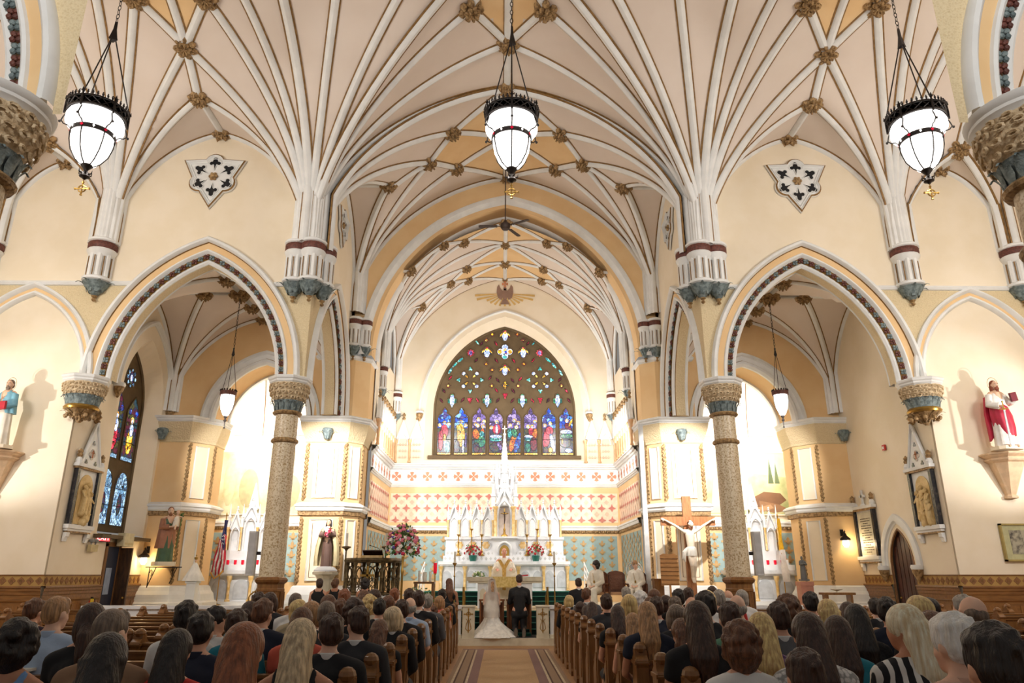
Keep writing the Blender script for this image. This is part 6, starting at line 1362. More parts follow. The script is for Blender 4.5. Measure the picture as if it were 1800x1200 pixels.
# ---- large crucifix ----
t = thing('large_crucifix', 'large timber crucifix with pale corpus before the right chancel pier', 'crucifix', (5.52, 22.35, .70)); cw = mat('cross_wood', (176, 118, 72), .5, stretch=(6, 6, 1), scale=3, rgb2=(150, 96, 56))
m = MB(); m.b6(-.13, .13, -.06, .06, 0, 3.25); m.build('upright', [cw], t); m = MB(); m.b6(-.82, .82, -.1, .02, 2.38, 2.64); m.build('crossbeam', [cw], t)
m = MB(); Tc = head_prims(m, (.03, -.26, 2.42), .95, pi+.3, .5); cap_(m, (0, -.18, 2.2), .06, (.02, -.23, 2.34), .05); cap_(m, (-.15, -.17, 2.2), .07, (.15, -.17, 2.2), .07); cap_(m, (0, -.17, 2.1), .14, (0, -.2, 1.75), .105, 14); cap_(m, (0, -.2, 1.62), .125, (0, -.2, 1.72), .11, 12)
for sx in (-1, 1):
    cap_(m, (sx*.17, -.17, 2.2), .052, (sx*.44, -.19, 2.38), .04); cap_(m, (sx*.44, -.19, 2.38), .04, (sx*.7, -.14, 2.53), .026); hand(m, (sx*.7, -.15, 2.53), (sx*.9, 0, .35), (0, -1, 0), .95, .35, sx)
    cap_(m, (sx*.07, -.2, 1.6), .075, (sx*.05+.02, -.3, 1.22), .055); cap_(m, (sx*.05+.02, -.3, 1.22), .052, (sx*.03+.02, -.17, .88), .034); cap_(m, (sx*.03+.02, -.17, .88), .036, (sx*.02+.02, -.26, .76), .03)
link('corpus', organic(m, .0145, 'corpus', 2, [dd('corpus_paint', (238, 222, 200), .45)]), t)
m = MB(); robe([(1.5, .15, .13, 0, -.2), (1.62, .15, .14, 0, -.2), (1.72, .14, .13, 0, -.2), (1.76, .12, .11, 0, -.2, 0)], 8, .08, m=m); m.tube([(-.13, -.25, 1.7), (-.22, -.27, 1.6), (-.24, -.26, 1.42), (-.2, -.25, 1.32)], [.05, .07, .06, .01], 8); m.build('loincloth', [whf], t, smooth=True)
m = MB()
for p in ((0, -.03, .04, .09, .09, .09), (0, -.07, -.05, .085, .06, .12)):
    o = len(m.v); m.ball((0, 0, 0), 1, 12, 8)
    for i in range(o, len(m.v)): v = m.v[i]; m.v[i] = tuple(Tc(p[0]+v[0]*p[3], p[1]+v[1]*p[4], p[2]+v[2]*p[5]))
link('hair', organic(m, .012, 'corpus_hair', 1, [dd('chestnut_hair', (128, 76, 44))]), t)
m = MB(); m.tube([Tc(.088*cos(q), .085*sin(q)-.015, .05+.008*sin(q*7)) for q in frange(0, 6.28, 28)[:-1]], .01, 5, closed=True); m.build('thorn_crown', [darkoak], t)
# ---- hymn board, wood lectern box ----
t = thing('hymn_board', 'light oak hymn number board on a post before the right pier', 'board', (4.71, 21.6, .70)); hb = mat('light_oak', (198, 146, 88), .45, scale=3, rgb2=(180, 126, 70), stretch=(1, 6, 6))
m = MB(); m.b6(-.25, .25, -.03, .03, .68, 1.5); m.build('board', [hb], t); m = MB(); m.tube([(0, 0, 0), (0, 0, .7)], .03, 6); m.b6(-.2, .2, -.15, .15, 0, .04); m.build('post', [hb], t)
for i in range(7): m = MB(); z_ = .72+i*.115; m.b6(-.26, .26, -.05, -.03, z_-.012, z_+.006); m.build('number_rail', [oak], t)
m = MB(); m.slab([(-.26, 0), (.26, 0), (.15, .05), (0, .03), (-.15, .05)], (0, .03, 1.5), (1, 0, 0), (0, 0, 1), (0, -.06, 0)); m.build('cresting', [hb], t)
# ---- white upright post of the projector screen at right chancel pier ----
t = thing('white_pole', 'tall white square pole standing against the right chancel pier', 'pole', (4.30, 22.6, .70)); m = MB(); m.b6(-.07, .07, -.05, .05, .0, 5.55); m.build('pole_body', [mat('pole_white', (206, 206, 204), .5)], t); m = MB(); m.b6(-.12, .12, -.1, .1, 0, .05); m.b6(.05, .32, -.02, .02, 2.98, 3.02); m.build('pole_fittings', [white], t)
# ---- pulpit ----
t = thing('pulpit', 'round bronze openwork pulpit with gilt cross on the left of the sanctuary', 'pulpit', (-3.83, 21.9, .70)); bz = mat('old_bronze', (118, 100, 68), .45, .5, scale=8, rgb2=(84, 70, 46)); R = .78
m = MB(); m.lathe([(R+.12, 0), (R+.12, .2), (R+.06, .24), (R+.06, .4), (R, .42)], n=24); m.build('stone_base', [marble], t)
for z_, h in ((.42, .06), (1.3, .12)): m = MB(); m.lathe([(R-.1, z_), (R+.02, z_), (R+.05, z_+h*.5), (R+.02, z_+h), (R-.1, z_+h), (R-.1, z_)], n=32); m.build('drum_ring', [bz], t, smooth=True)
for i in range(12):
    a = 2*pi*i/12; m = MB(); c = (R*.97*cos(a), R*.97*sin(a), 0); m.lathe([(.05, .48), (.06, .52), (.035, .56), (.035, .85), (.055, .88), (.035, .91), (.035, 1.18), (.06, 1.25), (.06, 1.3)], c, 8); m.build('bronze_colonnette', [bz], t, smooth=True)
    b = a+pi/12; e = Vector((cos(b), sin(b), 0)); u = Vector((-sin(b), cos(b), 0)); c = e*R*.95; m = MB()
    m.tube([c+u*p+Vector((0, 0, q)) for p, q in arch2(-.15, .15, .98, .22, 0, 5, .5)], .02, 5)
    m.tube([c+u*.08*cos(q)+Vector((0, 0, .75+.13*sin(q))) for q in frange(0, 6.28, 12)[:-1]], .014, 4, closed=True); m.tube([c+u*-.12+Vector((0, 0, .5)), c+u*.12+Vector((0, 0, .95))], .012, 4); m.tube([c+u*.12+Vector((0, 0, .5)), c+u*-.12+Vector((0, 0, .95))], .012, 4); m.build('tracery_panel', [bz], t, smooth=True)
m = MB(); m.b6(-.03, .03, -R-.07, -R-.02, .5, 1.2); m.b6(-.2, .2, -R-.07, -R-.02, .92, .98); m.build('gilt_cross', [brass], t)
m = MB(); m.add([(-.28, .1, 1.45), (.28, .1, 1.45), (.28, -.25, 1.65), (-.28, -.25, 1.65), (-.28, .1, 1.42), (.28, .1, 1.42), (.28, -.25, 1.62), (-.28, -.25, 1.62)], [(0, 1, 2, 3), (4, 5, 6, 7), (2, 3, 7, 6), (0, 1, 5, 4)]); m.b6(-.05, .05, -.1, 0, 1.4, 1.5); m.build('book_rest', [darkoak], t); m = MB(); m.b6(-.3, .3, -.3, -.26, 1.38, 1.5); m.build('gilt_fringe', [gdm], t)
m = MB(); m.tube([(.28, 0, 1.45), (.15, -.05, 1.7), (-.1, -.1, 1.78)], .008, 5); m.ball((-.1, -.1, 1.78), .02, 6, 5); m.build('gooseneck_microphone', [black], t)
for x, y_ in ((-4.52, 21.35), (-3.38, 21.25)):
    t = thing('pricket_stand', 'bronze pricket candle stand at the %s front of the pulpit' % ('left' if x < -4 else 'right'), 'candlestick', (x, y_, .70)); m = MB(); m.lathe([(.14, 0), (.12, .04), (.03, .1), (.02, .6), (.035, .65), (.02, .7), (.02, 1.6), (.05, 1.66), (.13, 1.7), (.13, 1.73), (.02, 1.75)], n=12); m.build('stand', [bz], t, smooth=True); m = MB(); m.lathe([(.035, 1.73), (.035, 2.1)], n=10); m.build('candle', [mat('wax', (244, 238, 222), .5)], t)
# ---- tall flower stand, credence table etc ----
t = flower_arr('flower_stand', 'tall stand of mixed pink, red, purple and yellow flowers beside the pulpit', (-2.86, 21.0, .17), [(pinkf, 1.3), (hotf, 1), (redf, .8), (purf, .8), (whf, 1.1), (yelf, .8), (pinkf, 1.1), (whf, 1), (yelf, .7)], .44, 84, rd=9, leafn=220, fr=.06, sz=1.3, pot=([(.16, 0), (.14, .03), (.035, .06), (.03, 1.5), (.045, 1.6), (.03, 1.65), (.04, 1.98)], brass, 2.2))
t = thing('candle_table', 'small wooden table with three white candles right of the flower stand', 'table', (-2.35, 22.2, .70)); m = MB(); m.b6(-.3, .3, -.2, .2, .72, .78); m.build('table_top', [oak], t)
for a in (-.25, .25):
    for b in (-.15, .15): m = MB(); m.b6(a-.03, a+.03, b-.03, b+.03, 0, .72); m.build('leg', [oak], t)
for i, (a, h) in enumerate(((-.16, .3), (0, .26), (.16, .28))):
    q = thing('pillar_candle', 'white pillar candle on the small wooden table, %s of three' % ('left', 'middle', 'right')[i], 'candle', (-2.35+a, 22.2, 1.48)); m = MB(); m.lathe([(.035 if i != 1 else .06, 0), (.035 if i != 1 else .06, h)], n=12); m.build('wax_body', [mat('wax', (244, 238, 222), .5)], q); m = MB(); m.tube([(0, 0, h), (0, 0, h+.02)], .003, 4); m.build('wick', [black], q)
t = thing('sanctuary_lamp', 'tall red glass lamp left of the white high altar', 'lamp', (-2.2, 23.9, .71)); m = MB(); m.lathe([(.12, 0), (.02, .04), (.02, .95), (.05, 1.0)], n=10); m.build('stand', [brass], t); m = MB(); m.lathe([(.05, 1.0), (.06, 1.1), (.055, 1.32)], n=12); m.build('red_glass', [mat('votive_red', (214, 20, 50), .25, emit=.35)], t, smooth=True)
flower_arr('white_flower_spray', 'loose white and green flower spray on the floor left of the candle table', (-2.45, 21.3, .70), [(whf, 1), (whf, .8), (leafl, .7)], .4, 30, rd=12, leafn=120, fr=.05, sz=.9, pot=([(.12, 0), (.15, .15), (.12, .2)], white, .25))
# ---- chairs and electric fan on the right ----
def armchair(x, y, rz, label):
    t = thing('carved_armchair', label, 'chair', (x, y, .70), rz, 'carved armchairs on the right of the sanctuary'); cm = mat('carved_walnut', (112, 66, 40), .4, scale=6, rgb2=(84, 46, 26)); sm = mat('tan_upholstery', (196, 150, 110), .8)
    m = MB(); m.b6(-.28, .28, -.25, .25, .4, .48); m.build('seat', [sm], t)
    m = MB(); m.slab([(-.28, 0), (.28, 0), (.28, .52), (.2, .6), (0, .64), (-.2, .6), (-.28, .52)], (0, .28, .45), (1, 0, 0), (0, 0, 1), (0, -.05, 0)); m.build('backrest', [cm], t); m = MB(); m.slab([(-.2, .1), (.2, .1), (.2, .5), (-.2, .5)], (0, .23, .45), (1, 0, 0), (0, 0, 1), (0, -.02, 0)); m.build('back_panel', [mat('carved_relief', (128, 84, 62), .5, bump=1, bscale=30)], t)
    for a in (-.27, .27):
        for b in (-.24, .25): m = MB(); m.tube([(a, b, 0), (a, b, .44)], .03, 6); m.build('leg', [cm], t)
        m = MB(); m.tube([(a, -.26, .45), (a, -.26, .68), (a, -.3, .7), (a, 0, .7), (a, .26, .72)], .025, 6); m.build('armrest', [cm], t)
for x, l in ((2.75, 'carved walnut armchair under the dark-haired altar server'), (3.35, 'empty carved walnut armchair between the two altar servers'), (3.95, 'carved walnut armchair under the altar server with light brown hair')): armchair(x, 22.6, 0 if x == 3.35 else (-.35 if x < 3 else -.15), l)
t = thing('electric_fan', 'round grey electric fan behind the right altar server', 'fan', (4.05, 23.6, .70)); fg = mat('fan_grey', (176, 178, 176), .5)
m = MB(); m.lathe([(.2, 0), (.18, .04), (.03, .06), (.025, .95)], n=14); m.build('stand', [fg], t); m = MB(); m.lathe([(.06, -.05), (.06, .05)], (0, -.02, 1.1), 10); m.build('motor', [fg], t)
for k in range(3): a = k*2.09; m = MB(); m.slab(ell(.12, 0, .1, .06), (0, -.06, 1.1), (cos(a), 0, sin(a)), (-sin(a), .2, cos(a)), (0, -.005, 0)); m.build('blade', [fg], t)
for r in (.08, .14, .2, .25): m = MB(); m.tube([(r*cos(q), -.09+.03*(r > .2), 1.1+r*sin(q)) for q in frange(0, 6.28, 24)[:-1]], .005 if r < .22 else .012, 4, closed=True); m.build('guard_ring', [fg], t)
m = MB(); m.b6(4.35, 4.62, 22.0, 22.4, .70, 1.55); m.b6(4.33, 4.64, 21.98, 22.42, 1.5, 1.56); m.build('oak_lectern_box', [oak], label='brown oak box lectern at the foot of the white pole', cat='lectern')
# ---- flags ----
def flag(x, y, label, stripes, z0=.70):
    t = thing('flag_on_pole', label, 'flag', (x, y, z0)); m = MB(); m.tube([(0, 0, 0), (0, 0, 2.85)], .018, 6); m.lathe([(.02, 2.85), (.03, 2.9), (.004, 2.98)], n=6); m.lathe([(.16, 0), (.14, .05), (.03, .08)], n=14); m.build('flag_pole', [brass], t)
    for i, (m_, x0, x1, z0_, z1) in enumerate(stripes(0)):
        m = MB(); n = 8
        m.sweep([[(x0(z)+(x1(z)-x0(z))*j/3, -.05-.04*sin(9*z+j*1.3+i), z) for j in range(4)] for z in frange(z0_, z1, n)]); m.sweep([[(x0(z)+(x1(z)-x0(z))*j/3, -.03-.04*sin(9*z+j*1.3+i), z) for j in range(4)] for z in frange(z0_, z1, n)]); m.build(('stripe', 'canton')[m_ is navf], [m_], t, smooth=True)
    return t
navf = mat('flag_navy', (36, 38, 84), .8); rdf = mat('flag_red', (186, 40, 56), .8); wtf = mat('flag_white', (236, 230, 224), .8); gff = mat('gold_fringe', (214, 160, 60), .7)
def us(_):
    out = []; X0 = lambda z: -.04-.24*max(0, min(1, (2.6-z)/1.4)); X1 = lambda z: .04+.1*min(1, (2.75-z)/1.2)
    for i in range(7):
        f0, f1 = i/7, (i+1)/7; out.append(((rdf, wtf)[i % 2], (lambda z, f0=f0: X0(z)+(X1(z)-X0(z))*f0), (lambda z, f1=f1: X0(z)+(X1(z)-X0(z))*f1), .9+.12*abs(i-3)*(.4), 2.1-.02*i+(.25 if i > 3 else 0)))
    out.append((navf, lambda z: -.03-.05*(2.7-z), lambda z: .08, 1.75, 2.72)); return out
t = flag(-9.4, 25.1, 'furled American flag with gold fringe on a pole in the left recess', us)
for i in range(9): m = MB(); m.slab(foil(5, .008, .008, pi/2, 3), (-.02+.03*(i % 3), -.1, 1.95+.12*(i//3)+.03*(i % 2)), (1, 0, 0), (0, 0, 1), (0, -.01, 0)); m.build('star', [wtf], t)
m = MB(); m.tube([(-.28, -.08, 1.05), (-.15, -.08, .85), (0, -.08, .95), (.13, -.08, 1.1)], .025, 5); m.build('fringe', [gff], t)
yf = mat('flag_yellow', (232, 180, 40), .8)
t = flag(9.35, 25.2, 'furled yellow and white flag on a pole in the right recess', lambda _: [(yf, lambda z: -.03-.03*(2.8-z), lambda z: .07, 1.75, 2.8), (wtf, lambda z: -.06, lambda z: .1+.09*(1.8-z), .75, 1.78)])
# ---- relief stations, plaque ----
def station(y, z0, s, label, kind):
    """gabled wall shrine on the chapel side wall; y centre, z0 bottom shelf height; built in plane x = s*11.1, local X along +Y*(-s)"""
    t = thing('wall_relief' if kind != 'plaque' else 'memorial_plaque', label, 'relief' if kind != 'plaque' else 'plaque', (s*11.08, y, z0), pi/2*(-s) if False else (pi/2 if s < 0 else -pi/2))
    w_ = .6 if kind != 'plaque' else .66; H = 1.5 if kind != 'plaque' else 1.45; bm = mat('black_marble', (34, 36, 44), .25, scale=10, rgb2=(70, 66, 62), lo=.55, hi=.7)
    m = MB(); m.b6(-w_, w_, -.14, 0, .0, .1); m.b6(-w_+.04, w_-.04, -.1, 0, -.06, 0); m.build('shelf', [white], t); m = MB(); m.b6(-w_+.08, w_-.08, -.1, 0, -.1, -.06); m.build('gilt_moulding', [bossm], t)
    for x in (-w_+.12, w_-.12): m = MB(); m.sweep([[(x+a, -d, z_) for a, d in ((-.07, 0), (-.07, .1*f), (.07, .1*f), (.07, 0))] for z_, f in ((-.1, 1), (-.2, .9), (-.22, .6), (-.32, .4))]); m.build('shelf_bracket', [white], t)
    m = MB(); m.b6(-w_+.1, w_-.1, -.04, 0, .1, H); m.build('back_slab', [white if kind != 'plaque' else marble], t)
    for x in (-w_+.1, w_-.1): m = MB(); m.b6(x-.055, x+.055, -.11, 0, .1, H); m.build('dark_pilaster', [bm], t)
    m = MB(); m.b6(-w_, w_, -.13, 0, H, H+.05); m.build('gilt_cornice', [bossm], t); m = MB(); m.b6(-w_-.03, w_+.03, -.15, 0, H+.05, H+.13); m.build('top_cornice', [white], t)
    for x in (-w_+.06, w_-.06): m = MB(); m.lathe([(.08, H+.13), (.09, H+.2), (.05, H+.28)], (x, -.07, 0), 8); m.build('side_cap', [white], t); m = MB(); m.lathe([(.05, H+.28), (.075, H+.34), (.05, H+.38), (.07, H+.43), (.01, H+.5)], (x, -.07, 0), 8); m.build('gilt_finial', [bossm], t, smooth=True)
    if kind != 'plaque':
        G = 1.15; m = MB(); m.slab([(-w_+.13, 0), (0, G), (w_-.13, 0)], (0, -.02, H+.13), (1, 0, 0), (0, 0, 1), (0, -.05, 0)); m.build('gable', [white], t); m = MB(); m.tube([(-w_+.14, -.09, H+.14), (0, -.09, H+.13+G)], .035, 5); m.tube([(w_-.14, -.09, H+.14), (0, -.09, H+.13+G)], .035, 5); m.build('gable_moulding', [white], t)
        m = MB(); m.slab(foil(4, .08, .07, 0, 5), (0, -.07, H+.42), (1, 0, 0), (0, 0, 1), (0, -.015, 0)); m.build('painted_quatrefoil', [mat('stone_grey', (200, 190, 180), .6)], t); m = MB(); m.b6(-.015, .015, -.1, -.085, H+.33, H+.53); m.b6(-.06, .06, -.1, -.085, H+.45, H+.475); m.build('small_cross', [mat('emblem_coral', (200, 130, 90), .7)], t)
        for a, b in ((-.22, .2), (.22, .2), (0, .72)): m = MB(); m.slab(foil(3, .035, .035, pi/2, 4), (a, -.07, H+b), (1, 0, 0), (0, 0, 1), (0, -.012, 0)); m.build('dark_trefoil', [mat('window_dark', (16, 22, 30), .2)], t)
        m = MB(); m.lathe([(.04, 0), (.09, .06), (.05, .1), (.11, .18), (.06, .24), (.08, .3), (.01, .4)], (0, -.05, H+.13+G-.03), 10); m.build('gilt_top_finial', [bossm], t, smooth=True)
        rm = mat('relief_ivory', (222, 196, 142), .6, rgb2=(206, 176, 118), bump=.3); m = MB(); m.slab(arch2(-.32, .32, 1.05, .34, 0, 8, .12), (0, -.045, 0), (1, 0, 0), (0, 0, 1), (0, -.02, 0)); m.build('relief_ground', [rm], t)
        rd = random.Random(5 if s < 0 else 6); figs = ([(-.12, .95, .16), (.02, 1.02, .1), (.1, .62, -.25), (.18, .8, .0), (-.05, .5, .5)] if s < 0 else [(0, .98, 0), (-.2, .85, .1), (.2, .88, -.1), (-.1, .6, .2), (.24, .6, -.2)])
        for i, (a, b, tl) in enumerate(figs):
            m = MB(); head_prims(m, (a, -.13, b+.1), .62, pi+tl, .2); cap_(m, (a, -.1, b), .055, (a+tl*.3, -.12, b-.2), .075); cap_(m, (a+tl*.3, -.12, b-.2), .075, (a+tl*.1, -.09, max(.16, b-.55)), .1); cap_(m, (a-.07, -.1, b), .03, (a-.12+tl*.4, -.18, b-.14), .022); cap_(m, (a+.07, -.1, b), .03, (a+.12+tl*.3, -.18, b-.12), .022); link('relief_figure', organic(m, .014, 'relief_figure', 1, [rm]), t)
    else:
        m = MB(); m.b6(-w_+.2, w_-.2, -.055, -.035, .14, H-.05); m.build('inscription_slab', [mat('plaque_stone', (206, 204, 188), .4)], t)
        m = MB(); m.box((0, -.05, H+.36), (.08, .05, .5)); m.box((0, -.05, H+.42), (.3, .05, .07)); m.lathe([(.1, H+.13), (.06, H+.2)], (0, -.05, 0), 8); m.build('top_cross', [white], t)
        for i in range(15):
            m = MB(); r_ = random.Random(i); a = -(.16 if i % 3 == 2 else .3); b = -a
            while a < b: w2 = r_.uniform(.012, .03); m.b6(a, min(b, a+w2), -.062, -.055, 1.2-i*.07-.014, 1.2-i*.07+.014); a += w2+r_.choice((.01, .01, .03))
            m.build('inscription_line', [mat('engraved_dark', (120, 112, 96), .6)], t, kind='stuff')
    return t
station(19.3, 2.78, -1, 'gabled ivory relief shrine between dark pilasters on the left side wall', 'r')
station(19.15, 2.78, 1, 'gabled ivory relief shrine above the small gothic door on the right', 'r2')
station(22.5, 2.1, 1, 'white memorial tablet with engraved lines and cross on the right side wall', 'plaque')
# ---- framed picture right ----
t = thing('framed_picture', 'framed grey engraving on the right blind-arch wall near the picture edge', 'picture', (12.75, 18.3, 2.02)); m = MB(); m.b6(-.42, .42, 0, .04, 0, .82); m.build('mat_board', [mat('mat_green', (196, 194, 150), .7)], t); m = MB(); m.b6(-.25, .25, -.006, 0, .13, .7); m.build('print', [mat('engraving', (178, 172, 150), .7, scale=7, rgb2=(84, 80, 74), lo=.45, hi=.65, detail=6)], t)
for a, b, c, d in ((-.46, .46, -.04, .0), (-.46, .46, .82, .86), (-.46, -.42, -.04, .86), (.42, .46, -.04, .86)): m = MB(); m.b6(a, b, -.03, .05, c, d); m.build('frame_bar', [mat('frame_gold', (176, 156, 92), .5)], t)
# ---- side window left ----
g2 = struct('window_2'); GX = -11.58
m = MB(); pp = [(20.72, 2.85)]+arch2(20.72, 22.65, 6.5, 1.8, 0, 12)+[(22.65, 2.85)]; m.slab(pp, (GX-.08, 0, 0), (0, 1, 0), (0, 0, 1), (.07, 0, 0)); m.build('tracery_plate', [stone], g2)
m = MB(); m.tube([(GX, y, z) for y, z in pp], .06, 6); m.build('window_frame', [stone], g2); m = MB(); m.b6(-11.75, -10.85, 20.2, 23.0, 2.62, 2.72); m.build('sill', [stone], g2)
def pane2(pts, p, o, lay=0, rr=.02, sc=9): return pane(pts, glass(p, sc), par=g2, o=o, u=(0, 1, 0), n=(1, 0, 0), base=(GX, 0, 0), lay=lay, rr=rr, rim=rr > 0)
for y, fg in ((21.22, ('red', 'white')), (22.14, ('gold', 'orange'))):
    lp = lambda h, w_=.36: [(-w_, 0), (w_, 0), (w_, h)]+[(w_*cos(t), h+w_*1.3*sin(t)) for t in frange(.3, pi-.3, 7)]+[(-w_, h)]
    pane2(lp(1.1), 'dusk', (y, 3.05), sc=12); pane2(ell(0, .6, .12, .3), 'dark', (y, 3.05), 1, .008, 14)
    for q in (-1, 1): pane2(ell(q*.2, 1.25, .1, .16), 'dusk', (y, 3.05), .6, .01, 14)
    pane2([(-.36, 0), (.36, 0), (.36, 1.5), (.2, 1.75), (0, 2.0), (-.2, 1.75), (-.36, 1.5)], 'dark', (y, 4.95), sc=8); pane2([(-.34, 0), (.34, 0), (.34, .12), (-.34, .12)], 'dusk', (y, 4.95), 1, .006, 16)
    pane2(ell(0, .6, .18, .4, 12), fg[0], (y, 4.95), 1, .008, 9); pane2(ell(.03, .95, .12, .2, 12), 'white', (y, 4.95), 1.5, .008, 12); pane2(ell(0, 1.25, .1, .11, 10), 'gold', (y, 4.95), 2, 0, 9); pane2(ell(0, 1.23, .055, .07, 8), 'white', (y, 4.95), 3, 0, 9)
    for q in (-1, 1): pane2(ell(q*.2, 1.5, .08, .1, 8), 'blue', (y, 4.95), 2, .006, 10)
    for z_ in (3.6, 4.1, 5.5, 6.1): m = MB(); m.b6(GX+.04, GX+.055, y-.36, y+.36, z_-.01, z_+.01); m.build('saddle_bar', [lead], g2)
pane2(foil(8, .24, .07), 'dusk', (21.68, 7.45), sc=10); pane2(ell(0, 0, .17, .2, 16), 'dark', (21.68, 7.45), 1, .01, 12); pane2(ell(0, 0, .08, .11, 10), 'white', (21.68, 7.45), 2, .006, 10)
# ---- doors ----
d1 = struct('door_1'); m = MB(); m.b6(-11.3, -11.06, 20.93, 21.03, 0, 2.5); m.b6(-11.3, -11.06, 21.65, 21.75, 0, 2.5); m.b6(-11.3, -11.06, 20.93, 21.75, 2.42, 2.54); m.build('door_frame', [oak], d1)
m = MB(); m.b6(-11.12, -11.08, 21.0, 21.65, 0, 2.42); m.build('dark_passage', [mat('passage_blue', (36, 42, 62), .7)], d1); m = MB(); m.b6(-11.06, -10.72, 21.68, 21.75, 0.02, 2.4); m.build('door_leaf', [darkoak], d1)
m = MB(); m.b6(-11.075, -11.07, 21.1, 21.4, 1.15, 1.85); m.build('passage_poster', [mat('poster_blue', (150, 164, 190), .6)], d1); m = MB(); m.ball((-10.78, 21.66, 1.05), .03, 8, 5); m.build('door_handle', [brass], d1)
d2 = struct('door_2'); m = MB(); m.slab(arch2(20.3, 21.45, 1.9, .98, 0, 10, 0), (11.2, 0, 0), (0, 1, 0), (0, 0, 1), (.06, 0, 0)); m.b6(11.25, 11.35, 20.0, 21.8, 0, 3.2); m.build('door_leaf', [mat('door_mahogany', (74, 34, 24), .4, scale=4, rgb2=(54, 22, 16), stretch=(6, 6, 1))], d2)
for i in range(5): m = MB(); y = 20.44+i*.21; h = (arch_z(y, 20.3, 21.45, 1.9, .98, 0) or 1.9)-.05; m.b6(11.17, 11.2, y-.09, y+.09, .05, h); m.build('door_plank', [mat('door_mahogany', (74, 34, 24), .4, scale=4, rgb2=(54, 22, 16), stretch=(6, 6, 1))], d2)
m = MB(); m.ball((11.14, 21.3, 1.05), .03, 8, 5); m.build('door_handle', [brass], d2); m = MB(); m.tube([(11.12, y, z) for y, z in arch2(20.27, 21.48, 1.9, 1.0, 0, 10, 0)], .04, 5); m.build('door_frame', [oak], d2)
# exit sign, emergency light, heater box, alarm, extinguisher
t = thing('exit_sign', 'red lit exit sign at the corner above the left doorway', 'sign', (-11.0, 20.55, 2.62), pi/2-.6); m = MB(); m.b6(-.2, .2, 0, .07, -.1, .12); m.build('housing', [black], t); m = MB(); m.b6(-.18, .18, -.006, 0, -.08, .1); m.build('lit_face', [mat('exit_red', (255, 90, 90), .4, emit=1.0, rgb2=(250, 80, 84))], t)
cu = bpy.data.curves.new('t', 'FONT'); cu.body = 'EXIT'; cu.size = .17; cu.extrude = .002; cu.align_x = 'CENTER'; q = bpy.data.objects.new('t', cu); C.objects.link(q); dg = bpy.context.evaluated_depsgraph_get(); me = bpy.data.meshes.new_from_object(q.evaluated_get(dg)); bpy.data.objects.remove(q); me.materials.clear(); me.materials.append(mat('exit_letters', (255, 236, 236), .4, emit=1.6)); o = link('letters', me, t, loc=(0, -.012, -.05)); o.rotation_euler = (pi/2, 0, 0)
t = thing('emergency_light', 'beige emergency light with two lamp heads left of the exit sign', 'lamp', (-11.05, 20.1, 2.35), pi/2); m = MB(); m.b6(-.17, .17, -.1, 0, -.1, .08); m.build('battery_box', [mat('beige_plastic', (200, 184, 140), .6)], t)
for x in (-.1, .1): m = MB(); m.lathe([(.02, .08), (.02, .13), (.07, .15), (.08, .2), (.03, .23)], (x, -.05, 0), 10); m.build('lamp_head', [mat('lamp_head_grey', (150, 150, 146), .4)], t, smooth=True)
t = thing('heater_box', 'cream wall box mounted over the left doorway', 'box', (-11.03, 21.6, 2.62), pi/2); m = MB(); m.box((0, -.12, 0), (.56, .22, .36), bev=.02); m.build('casing', [mat('cream_plastic', (214, 204, 168), .6)], t); m = MB(); m.b6(-.24, .24, -.236, -.23, -.14, -.08); m.build('vent_strip', [mat('beige_plastic', (200, 184, 140), .6)], t)
t = thing('fire_alarm', 'small red fire alarm high on the right side wall', 'alarm', (11.08, 20.8, 5.2), -pi/2); m = MB(); m.b6(-.07, .07, -.05, 0, -.08, .08); m.build('alarm_body', [mat('alarm_red', (196, 40, 30), .4)], t); m = MB(); m.b6(-.03, .03, -.06, -.05, -.04, .03); m.build('strobe', [white], t)
t = thing('fire_extinguisher', 'red fire extinguisher with yellow tag beside the left doorway', 'extinguisher', (-10.9, 20.3, .55)); m = MB(); m.lathe([(.08, 0), (.085, .03), (.085, .42), (.05, .48), (.03, .5)], n=14); m.build('cylinder', [mat('alarm_red', (196, 40, 30), .4)], t, smooth=True); m = MB(); m.b6(-.02, .02, -.03, .03, .5, .56); m.tube([(0, 0, .54), (.08, 0, .5), (.1, 0, .3)], .012, 5); m.build('valve', [black], t); m = MB(); m.b6(.02, .1, -.1, -.09, .38, .52); m.build('yellow_tag', [mat('tag_yellow', (236, 206, 60), .6)], t)
t = thing('low_table', 'small dark wooden bench by the right outer pier', 'bench', (9.6, 21.9, .70)); m = MB(); m.b6(-.45, .45, -.2, .2, .42, .48); m.build('top', [oak], t)
for a in (-.35, .35): m = MB(); m.b6(a-.03, a+.03, -.15, .15, 0, .42); m.build('leg', [oak], t)
m = MB(); m.lathe([(.02, .48), (.02, .52), (.16, .56), (.17, .58)], n=14); m.build('dish', [mat('wax', (244, 238, 222), .5)], t)
